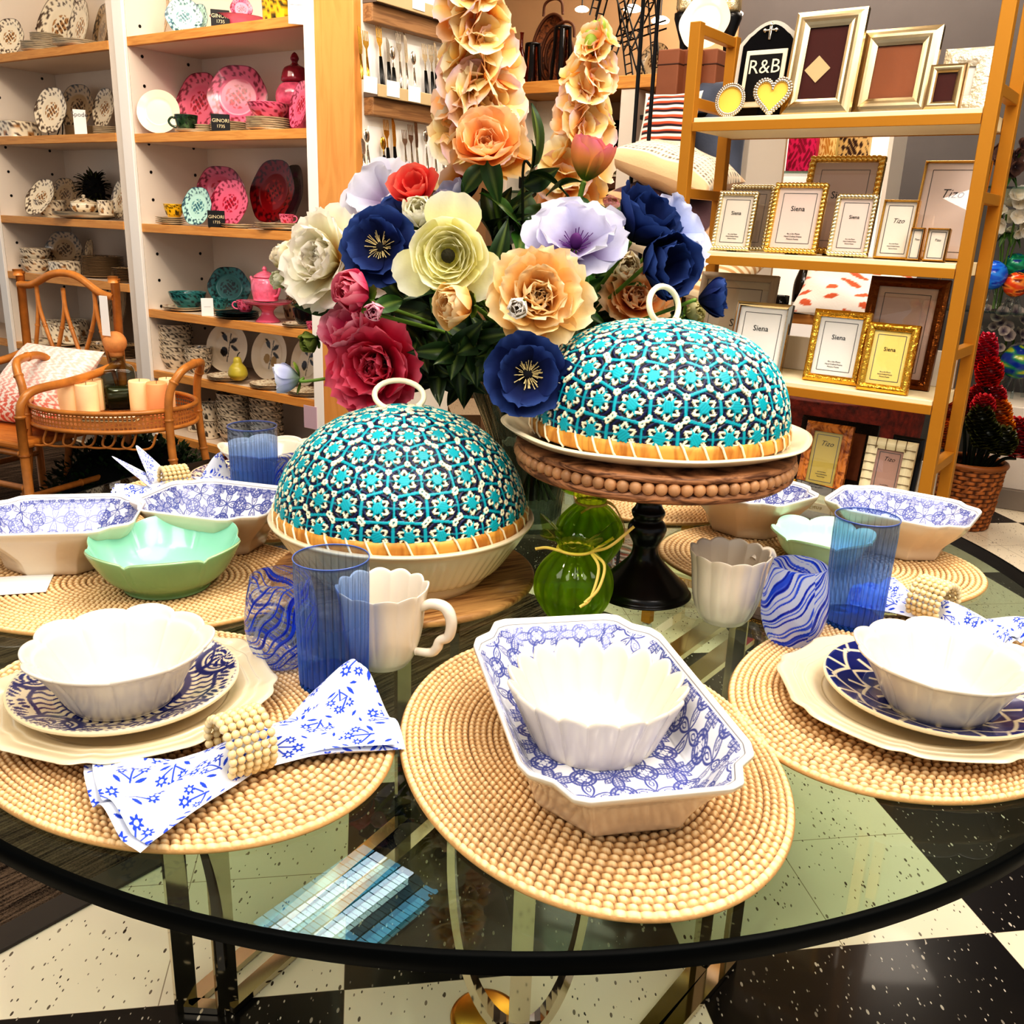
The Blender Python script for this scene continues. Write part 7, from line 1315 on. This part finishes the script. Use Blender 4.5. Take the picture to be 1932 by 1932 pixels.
def candlestick(px,l,dx=0):
    P=aty(px,90,4.45); t=thing('turned_candlestick',l,'candlestick',(P[0],P[1],0)); zc=float(aty(px,26,4.45)[2]); q=[(.001,0),(.07,0),(.07,.02),(.02,.04)]+[(.014+.006*(k%2),.06+k*(zc-.1)/30) for k in range(30)]+[(.05,zc-.02),(.05,zc),(.001,zc)]; part('stem',MB().geo(lathe(q,24)),BLACK,t); part('mercury_glass_cup',MB().geo(lathe([(.001,zc+.001),(.04,zc+.001),(.045,zc+.02),(.042,zc+.2),(.04,zc+.2)],28,cap=False)),pm('mercury_glass',S(230,210,170),.2,.8,bump=.8,bscale=60),t)
candlestick(1290,'tall black turned candlestick with mercury glass cup, left of the pair behind the leather boxes'); candlestick(1372,'tall black turned candlestick with mercury glass cup, behind the top left corner of the etagere')
# pendant lamps
def pend(px,py,Y,w,l):
    P=aty(px,py,Y); R=w/2/ppm(P); t=thing('pendant_lamp',l,'pendant lamp',tuple(float(v) for v in P),group='pendant lamps at the back'); q=smoothprof(np.array([(.001,R*.45),(R*.5,R*.4),(R*.95,R*.12),(R,-.02*R),(R*.9,-R*.2),(R*.4,-R*.32),(.001,-R*.34)]),5); q[:,0]=np.maximum(q[:,0],.001); part('glowing_shade',MB().geo(lathe(q,32)),pm('glowing_shade',S(255,244,224),.4,emit=S(255,236,206),es=5),t); part('cord',MB().geo(tube([(0,0,R*.45),(0,0,.2),(0,0,3.19-float(P[2]))],.004,6)),BLACK,t)
for px,py,w,l in ((1098,18,26,'round glowing pendant lamp at left beside the ladder sculpture'),(1193,17,34,'flat glowing pendant lamp left of the iron rods'),(1246,39,34,'flat glowing pendant lamp hanging behind the right iron rod'),(1336,2,34,'flat glowing pendant lamp at the top above the pale charger'),(1388,26,28,'flat glowing pendant lamp beside the top left of the etagere')): pend(px,py,5.6,w,l)
# white display behind the etagere with boxed goods; back panel emits faintly to look lit
X=aty(1500,330,4.9); wd_=thing('white_display_case','bright white display case with glass shelf, seen through the etagere','display',(X[0],X[1],0),-.55); Zc=lambda py: float(aty(1500,py,4.9)[2])
part('case_back',box(-.42,.42,.30,.32,.1,Zc(240)),pm('glowing_white_case',S(255,252,246),.5,emit=S(255,250,240),es=.35),wd_,False); part('case_side',box(-.44,-.42,0,.32,.1,Zc(240)),SHELFWHITE,wd_,False); part('case_side',box(.42,.44,0,.32,.1,Zc(240)),SHELFWHITE,wd_,False)
part('glass_shelf',box(-.41,.41,.02,.29,Zc(322)-.012,Zc(322)),clearglass('shelf_glass',S(190,205,196),.8),wd_,False); part('wood_shelf',bbox(-.42,.42,0,.299,Zc(590)-.05,Zc(590),.003),MAPLE,wd_,False)
def PX(px,py,Y): return tuple(float(v) for v in aty(px,py,Y))
for px,w,l,c in ((1508,52,'magenta animal-print box on the glass shelf behind the etagere',((226,40,110),(150,10,60))),(1555,32,'gold leaf-print box on the glass shelf behind the etagere',((246,222,150),(210,150,60))),(1602,60,'leopard-print box on the glass shelf behind the etagere',((226,190,130),(70,40,24)))):
    P=aty(px,322,5.0); R=w/ppm(P); n=40; u,v=np.meshgrid(np.linspace(0,1,n),np.linspace(0,1,n),indexing='ij'); mk=((np.sin(u*22+2*np.sin(v*15))*np.sin(v*26+2*np.sin(u*13)))>.05)*1.; C=mixc(np.tile(np.array(S(*c[0])[:3]),(n,n,1)),S(*c[1])[:3],mk); t=thing('printed_box',l,'box',(float(P[0]),float(P[1]),Zc(322)+.001),-.5); part('print',MB().geo(grid(np.stack([(u-.5)*R,0*u-.001,v*.3],-1),False,False,C)),VCM,t); part('carton',box(-R/2,R/2,0,.08,0,.3),pm('carton_'+l[:4],S(*c[0]),.6),t,False)
P=aty(1508,588,4.85); t=thing('champagne_bottle','dark champagne bottle with white label behind the third etagere shelf','bottle',(P[0],P[1],Zc(590)+.001)); q=smoothprof(np.array([(.001,0),(.043,0),(.045,.02),(.045,.14),(.03,.2),(.016,.24),(.016,.3),(.001,.3)]),6); q[:,0]=np.maximum(q[:,0],.001); part('bottle_glass',MB().geo(lathe(q,32)),pm('dark_bottle',S(30,20,12),.1,0,.4),t); part('label',MB().geo(lathe([(.0455,.03),(.0458,.05),(.0455,.11)],32,cap=False)),PAPER,t)
for px,l in ((1470,'small black tumbler candle left of the champagne bottle'),(1545,'small black tumbler candle right of the champagne bottle'),(1575,'small chrome tumbler candle at right of the champagne bottle')):
    P=aty(px,588,4.8); t=thing('candle_tumbler',l,'candle',(P[0],P[1],Zc(590)+.001)); part('holder',MB().geo(lathe([(.001,0),(.042,0),(.042,.09),(.038,.09),(.038,.075),(.001,.075)],28)),pm('gloss_black',S(20,16,14),.1,.3) if px!=1575 else CHROME,t); part('wax_top',MB().geo(lathe([(.001,.076),(.0375,.0765),(.001,.078)],28)),PAPER,t)
for px,py,l in ((1440,500,'white printed card at left behind the third etagere shelf'),(1560,545,'white round tag card in front of the candles'),(1590,520,'white printed card at right behind the third etagere shelf')):
    P=aty(px,588,4.95); solo('printed_card',MB().geo(bbox(-.06,.06,-.002,.002,0,.17 if px!=1560 else .08,.0005)),PAPER,l,'card',(P[0],P[1],Zc(590)+.001),-.55,rx=-.12,smooth=False)
def floral(U,V,s): return mixc(np.tile(np.array(S(250,242,232)[:3]),U.shape+(1,)),S(220,110,70)[:3],((np.sin(U*9+2*np.sin(V*6))*np.sin(V*11+U*3)>.55)&(s>0))*1.)
cs('white cushion with embroidered flowers behind the bronze frame',1612,548,4.3,.5,.34,.14,floral,-.5,.75,.05,8)
# right side: glass stand with painted globes, basket of cones
P0=aty(1905,560,4.75); gs=thing('glass_globe_stand','clear glass shelf stand with acrylic feet holding painted globes, right edge','stand',(float(P0[0])+.12,float(P0[1])+.05,0),-.4); Zg=[float(aty(1905,py,4.75)[2]) for py in (352,588,778)]
SG=clearglass('shelf_glass',S(190,205,196),.8)
for z in Zg: part('glass_shelf',box(-.42,.5,-.15,.2,z-.01,z),SG,gs,False)
for sx in (-.42,.5):
    for sy in (-.14,.19): part('glass_leg',MB().geo(tube([(sx,sy,0),(sx,sy,.7),(sx,sy,Zg[0]-.011)],.008,8)),CHROME,gs)
def globe(px,py,w,Y,cols,l,sc=6):
    P=aty(px,py,Y); R=w/2/ppm(P); t=thing('painted_globe',l,'globe',tuple(float(v) for v in P)); n=64; th=np.linspace(0,2*PI,n); ph=np.linspace(.01,PI-.01,40); A,B=np.meshgrid(ph,th,indexing='ij'); w_=np.sin(B*3+2*np.sin(A*sc))+np.sin(A*sc*1.3+2*np.cos(B*2)); C=mixc(np.tile(np.array(S(*cols[0])[:3]),A.shape+(1,)),S(*cols[1])[:3],sst(-.6,.5,w_)); C=mixc(C,S(*cols[2])[:3],sst(.7,1.3,w_))
    part('ball',MB().geo(grid(np.stack([R*np.sin(A)*np.cos(B),R*np.sin(A)*np.sin(B),R*np.cos(A)],-1),False,False,C)),VC,t); zl=max([z for z in Zg if z<P[2]-R*.6] or [0])-float(P[2]); g=MB()
    for a in range(3): g.geo(tube([(R*.3*cos(a*2.1),R*.3*sin(a*2.1),-R*.97),(R*.6*cos(a*2.1),R*.6*sin(a*2.1),zl/2-R*.4),(R*.75*cos(a*2.1),R*.75*sin(a*2.1),zl+.005)],.008,8))
    part('acrylic_feet',g,clearglass('acrylic',S(235,240,240),1),t)
globe(1872,519,54,4.7,((40,110,220),(60,150,240),(20,70,190)),'bright blue painted globe on the glass stand behind the etagere post'); globe(1917,537,46,4.66,((220,80,30),(240,150,60),(120,30,20)),'orange swirled painted globe on the glass stand'); globe(1916,500,44,4.82,((20,120,90),(40,170,120),(20,60,140)),'green painted globe behind the orange one'); globe(1922,683,64,4.7,((20,60,150),(30,140,100),(180,190,60)),'blue and green painted globe on the lower glass shelf')
def bunch(px,py,l,col,n,seed,Y=3.75,R=.03,spread=.10):
    P=aty(px,py,Y); t=thing('flower_bunch',l,'flowers',tuple(float(v) for v in P)); r=np.random.default_rng(seed); m=MB()
    for k in range(n):
        e=r.normal(0,1,3); e/=np.linalg.norm(e); petals(m,R,[(5,.05,1,.6,70,40,.3,.03,.05)],S(*col[0]),S(*col[1]),S(*col[1]),k,nt=4,nv=4) if False else None
        b=MB(); petals(b,R*r.uniform(.7,1.1),[(5,.05,1,.6,75,40,.3,.03,.05)],S(*col[0]),S(*col[1]),S(*col[1]),k+seed,nt=4,nv=4); Mq=Matrix.Translation(Vector(e*spread*r.uniform(.5,1)*np.array([.8,.8,1.2])))@Vector(e+np.array([0,-.6,.2])).to_track_quat('Z','Y').to_matrix().to_4x4()
        for V,Q,C in zip(b.V,b.Q,b.C): 
            A=np.array(Mq); m.add(V@A[:3,:3].T+A[:3,3],Q-Q.min(),None,C)
    part('blossoms',m,VCP,t); g=MB(); zl=-max(.08,float(P[2])-max([z for z in Zg if z<P[2]-.02] or [0])) 
    for k in range(7): a=k*.9; g.geo(tube([(.05*cos(a),.05*sin(a),0),(.02*cos(a),.02*sin(a),zl/2),(.015*cos(a),.015*sin(a),zl+.006)],.004,6),None,np.array(S(90,120,50))); g.geo(leaf_geo(.09,.018,.4,.3,k),Matrix.Translation((0,0,-.08))@Matrix.Rotation(a,4,'Z')@Matrix.Rotation(.5,4,'Y'))
    part('stems_and_leaves',g,LEAFM,t)
bunch(1912,405,'white artificial blossoms on the glass stand at the right edge',((240,226,200),(252,246,236)),26,3,4.82,.045,.12); bunch(1905,290,'dark vase flowers at top right above the glass stand',((60,40,50),(120,90,80)),16,5,4.8,.04,.09); bunch(1895,640,'cream and violet artificial blossoms behind the lower globes',((90,70,100),(214,200,190)),60,7,4.85,.035,.2)
# woven basket with beehive ginger cones
bs=onz(1840,1010,0); bk_=thing('woven_floor_basket','tall brown woven basket with leaf pattern, on the floor at right','basket',(float(bs[0]),float(bs[1])+.16,0)); kb=1/ppm((bs[0],bs[1]+.16,.2)); rt_,rb_=60*kb,48*kb; hb=float(aty(1850,872,float(bs[1])+.16)[2]); n=300; m=110; z=np.linspace(0,hb,m)[:,None]*np.ones(n); th=np.ones(m)[:,None]*np.linspace(0,2*PI,n,endpoint=False); R=np.interp(z,[0,.02,hb*.9,hb],[rb_*.95,rb_,rt_*.97,rt_])
row=np.floor(z/hb*15); fr_=(z/hb*15)%1; a=th*16/(2*PI)+.5*(row%2); fa=a%1; h=np.minimum(np.minimum(fa,1-fa)*5,1)*np.minimum(np.minimum(fr_,1-fr_)*5,1); zig=((np.abs(row-10)<1.1)|(np.abs(row-5)<1.1))&(np.abs(((th*14/(2*PI))%1-.5)*2-np.sign(np.sin(th*14))*0-((z/hb*15-9)%2-1)*.6)<.22); h=np.where(zig,1.3,h); R=R+h*.008; c0,c1=np.array(S(84,46,20)[:3]),np.array(S(190,118,58)[:3]); C=mixc(np.tile(c0,h.shape+(1,)),c1,np.clip(h,0,1)*(.75+.25*np.sin(a*7+row*3)))
bm_=MB().geo(grid(np.stack([R*np.cos(th),R*np.sin(th),z],-1),False,True,C)); part('woven_wall',bm_,vm('basket_weave_vc',.6,bump=.2,bscale=150),bk_); part('rim',MB().geo(tube(np.c_[rt_*np.cos(np.linspace(0,2*PI,40,endpoint=False)),rt_*np.sin(np.linspace(0,2*PI,40,endpoint=False)),np.full(40,hb)],.014,8,True)),BAMD,bk_); part('filling',MB().geo(lathe([(.001,hb*.86),(rt_*.95,hb*.86),(.001,hb*.87)],32)),pm('dark_moss',S(24,22,14),.9),bk_)
def cone(px,py,w,hgt,col,l,Y):
    P=aty(px,py,Y); k=1/ppm(P); R=w/2*k; H=hgt*k; M=Matrix.Translation(Vector([float(v) for v in P])); t=thing('ginger_cone_flower',l,'flower',M=M,group='beehive ginger flowers in the floor basket'); mb=MB(); nl=max(6,int(H/(R*.20)))
    V,Q,T=ball((0,0,0),R*.72,14,12,1,1,H/(2*R*.78)); mb.add(V,Q,T,np.array(S(*col)[:3])*.35)
    for i in range(nl):
        f=i/(nl-1); z=-H/2+H*f; rr=R*(.55+.6*sin(PI*min(1,f*.78+.16)))*(.85 if f>.9 else 1); cnt=7
        for j in range(cnt):
            a=2*PI*(j+.5*(i%2))/cnt+i*.2; th_=np.linspace(-.62,.62,7); t2=np.linspace(0,1,5); A,B=np.meshgrid(t2,th_,indexing='ij'); rad=rr*(.5+.62*A); Pq=np.stack([rad*np.cos(a+B*(1-.25*A)),rad*np.sin(a+B*(1-.25*A)),z+R*(.10+.34*A-.25*A*(B/.62)**2)],-1); g=.45+.55*A; C=np.array(S(*col)[:3])*g[...,None]; C=mixc(C,np.minimum(1,np.array(S(*col)[:3])*1.8+.05),(A>.8)*.5); mb.geo(grid(Pq,False,False,C))
    part('cone_bracts',mb,vm('waxy_bract',.35,0,.2),t); b=np.array([bs[0],bs[1]+.16,hb*.87])-np.array(P); part('stem',MB().geo(tube(spline([np.array([0,0,-H/2]),np.array([b[0]*.3,b[1]*.3,b[2]*.5]),b*np.array([.6,.6,1])],6),.008,7)),STEMD,t)
by=float(bs[1])+.16
for i,(px,py,w,h_,c,l,dy) in enumerate(((1858,668,36,66,(226,50,84),'tallest pink-red cone flower in the floor basket',.05),(1866,706,40,50,(214,40,30),'red cone flower just below the tallest one',0),(1842,752,30,40,(196,40,40),'dark red cone flower at left of the basket centre',.03),(1876,752,34,38,(214,44,60),'crimson cone flower right of the basket centre',.02),(1854,770,36,40,(220,60,70),'rose red cone flower low in the basket centre',-.05),(1882,784,40,48,(240,140,30),'orange cone flower above the green cones',-.02),(1890,806,36,34,(244,150,20),'yellow orange cone flower right of the green cones',-.05),(1849,798,42,50,(74,74,24),'upper olive green cone flower',-.1),(1860,824,44,50,(70,74,22),'middle olive green cone flower',-.13),(1890,836,44,48,(78,80,26),'right olive green cone flower',-.13),(1918,816,38,44,(206,40,50),'red cone flower at the right side of the basket',-.04),(1922,842,44,46,(190,30,36),'dark red cone flower low at the right side',-.08),(1789,776,34,44,(226,110,30),'orange cone flower seen between the etagere posts',.05),(1785,824,34,48,(236,140,40),'amber cone flower low between the etagere posts',.0),(1822,777,30,40,(200,50,30),'rust red cone flower beside the etagere rear post',.05))): cone(px,py,w,h_,c,l,by+dy)
P=aty(1925,900,4.3); dc_=thing('white_display_plinth','white display plinth with grey base at the far right edge','plinth',(float(P[0])+.25,float(P[1])+.2,0),-.5); part('plinth_body',bbox(-.28,.4,-.2,.3,.10,.5,.004),SHELFWHITE,dc_,False); part('plinth_base',bbox(-.3,.42,-.22,.32,0,.0995,.004),pm('grey_kick_plate',S(150,138,126),.6),dc_,False)
P=aty(1560,830,3.6); fb=thing('red_basket_pile','dark red woven basket behind the lowest visible etagere shelf','basket',(float(P[0])+.02,float(P[1])+.05,0),-.5); q=smoothprof(np.array([(.001,0),(.26,0),(.3,.1),(.33,.45),(.34,.66),(.3,.66),(.001,.62)]),6); q[:,0]=np.maximum(q[:,0],.001); part('woven_body',MB().geo(lathe(q,48)),pm('dark_red_weave',S(110,36,20),.7,noise=.6,nscale=40,bump=1,bscale=60),fb)
# ================================================================ camera, light, look
cd=bpy.data.cameras.new('camera'); cam=bpy.data.objects.new('camera',cd); COL.objects.link(cam)
cd.sensor_width=36; cd.lens=36*FPX/1932; cd.clip_start=.02; cd.clip_end=60
Mx=Matrix.Identity(4)
for i in range(3): Mx[i][0]=_r[i]; Mx[i][1]=_u[i]; Mx[i][2]=-_fw[i]; Mx[i][3]=CAM[i]
cam.matrix_world=Mx
sc=bpy.context.scene; sc.camera=cam
LP=.42
def area(name,loc,sx,sy,power,col=(1,.95,.9),tgt=None):
    l=bpy.data.lights.new(name,'AREA'); l.shape='RECTANGLE'; l.size=sx; l.size_y=sy; l.energy=power*LP; l.color=col
    o=bpy.data.objects.new(name,l); COL.objects.link(o); o.location=loc
    d=Vector(tgt)-Vector(loc) if tgt else Vector((0,0,-1)); o.rotation_euler=d.to_track_quat('-Z','Y').to_euler(); return o
def spot(name,loc,tgt,power,ang=60,rad=.05,col=(1,.88,.74)):
    l=bpy.data.lights.new(name,'SPOT'); l.energy=power*LP; l.spot_size=math.radians(ang); l.spot_blend=.5; l.shadow_soft_size=rad; l.color=col
    o=bpy.data.objects.new(name,l); COL.objects.link(o); o.location=loc; o.rotation_euler=(Vector(tgt)-Vector(loc)).to_track_quat('-Z','Y').to_euler(); return o
area('ceiling_light_over_table',(.3,1.2,3.1),1.6,1.6,52)
area('ceiling_light_front',(-1.2,-.6,3.1),1.4,1.4,75)
area('ceiling_light_front_b',(1.6,-.2,3.1),1.4,1.4,70)
area('ceiling_light_shelf',(-1.9,3.0,3.1),2.0,.8,70,(1,.87,.72),(-1.7,4.9,1.0))
area('ceiling_light_shelf_b',(-.2,3.0,3.1),1.6,.8,60,(1,.88,.74),(-.2,4.6,1.2))
area('ceiling_light_frames',(1.3,1.4,3.1),1.4,.8,55,(1,.9,.76),(1.1,2.8,1.0))
area('ceiling_light_back',(1.5,5.2,3.1),2.4,1.2,110,(1,.9,.78))
spot('spot_shelf',(-1.2,2.4,3.1),(-2.0,4.9,1.3),90,70)
spot('spot_cutlery',(1.2,3.6,3.1),(-.1,4.7,1.3),60,70)
spot('spot_table',(-.6,.2,3.1),(0,1.3,.8),60,60)
spot('fill_spot_flowers',(.5,-.2,3.0),(-.02,1.6,1.15),75,34,.12,(1,.95,.88))  # extra spot added only to brighten the bouquet, no known fixture
spot('spot_table_b',(1.2,1.0,3.1),(.3,1.3,.8),50,60)
wd=bpy.data.worlds.new('world'); sc.world=wd; wd.use_nodes=True; nt=wd.node_tree; bg=nt.nodes['Background']; bg.inputs[0].default_value=(.96,.97,1,1); bg.inputs[1].default_value=.4
sc.view_settings.view_transform='Standard'
try: sc.view_settings.look='High Contrast'
except Exception: pass
sc.view_settings.exposure=.24; sc.view_settings.gamma=1.0
try:
    sc.cycles.use_denoising=True; sc.cycles.use_light_tree=False; sc.cycles.max_bounces=8; sc.cycles.diffuse_bounces=4; sc.cycles.glossy_bounces=3; sc.cycles.transparent_max_bounces=14; sc.cycles.transmission_bounces=6; sc.cycles.sample_clamp_indirect=6; sc.cycles.blur_glossy=.5
    for m_ in bpy.data.materials: m_.cycles.emission_sampling='NONE'
except Exception: pass
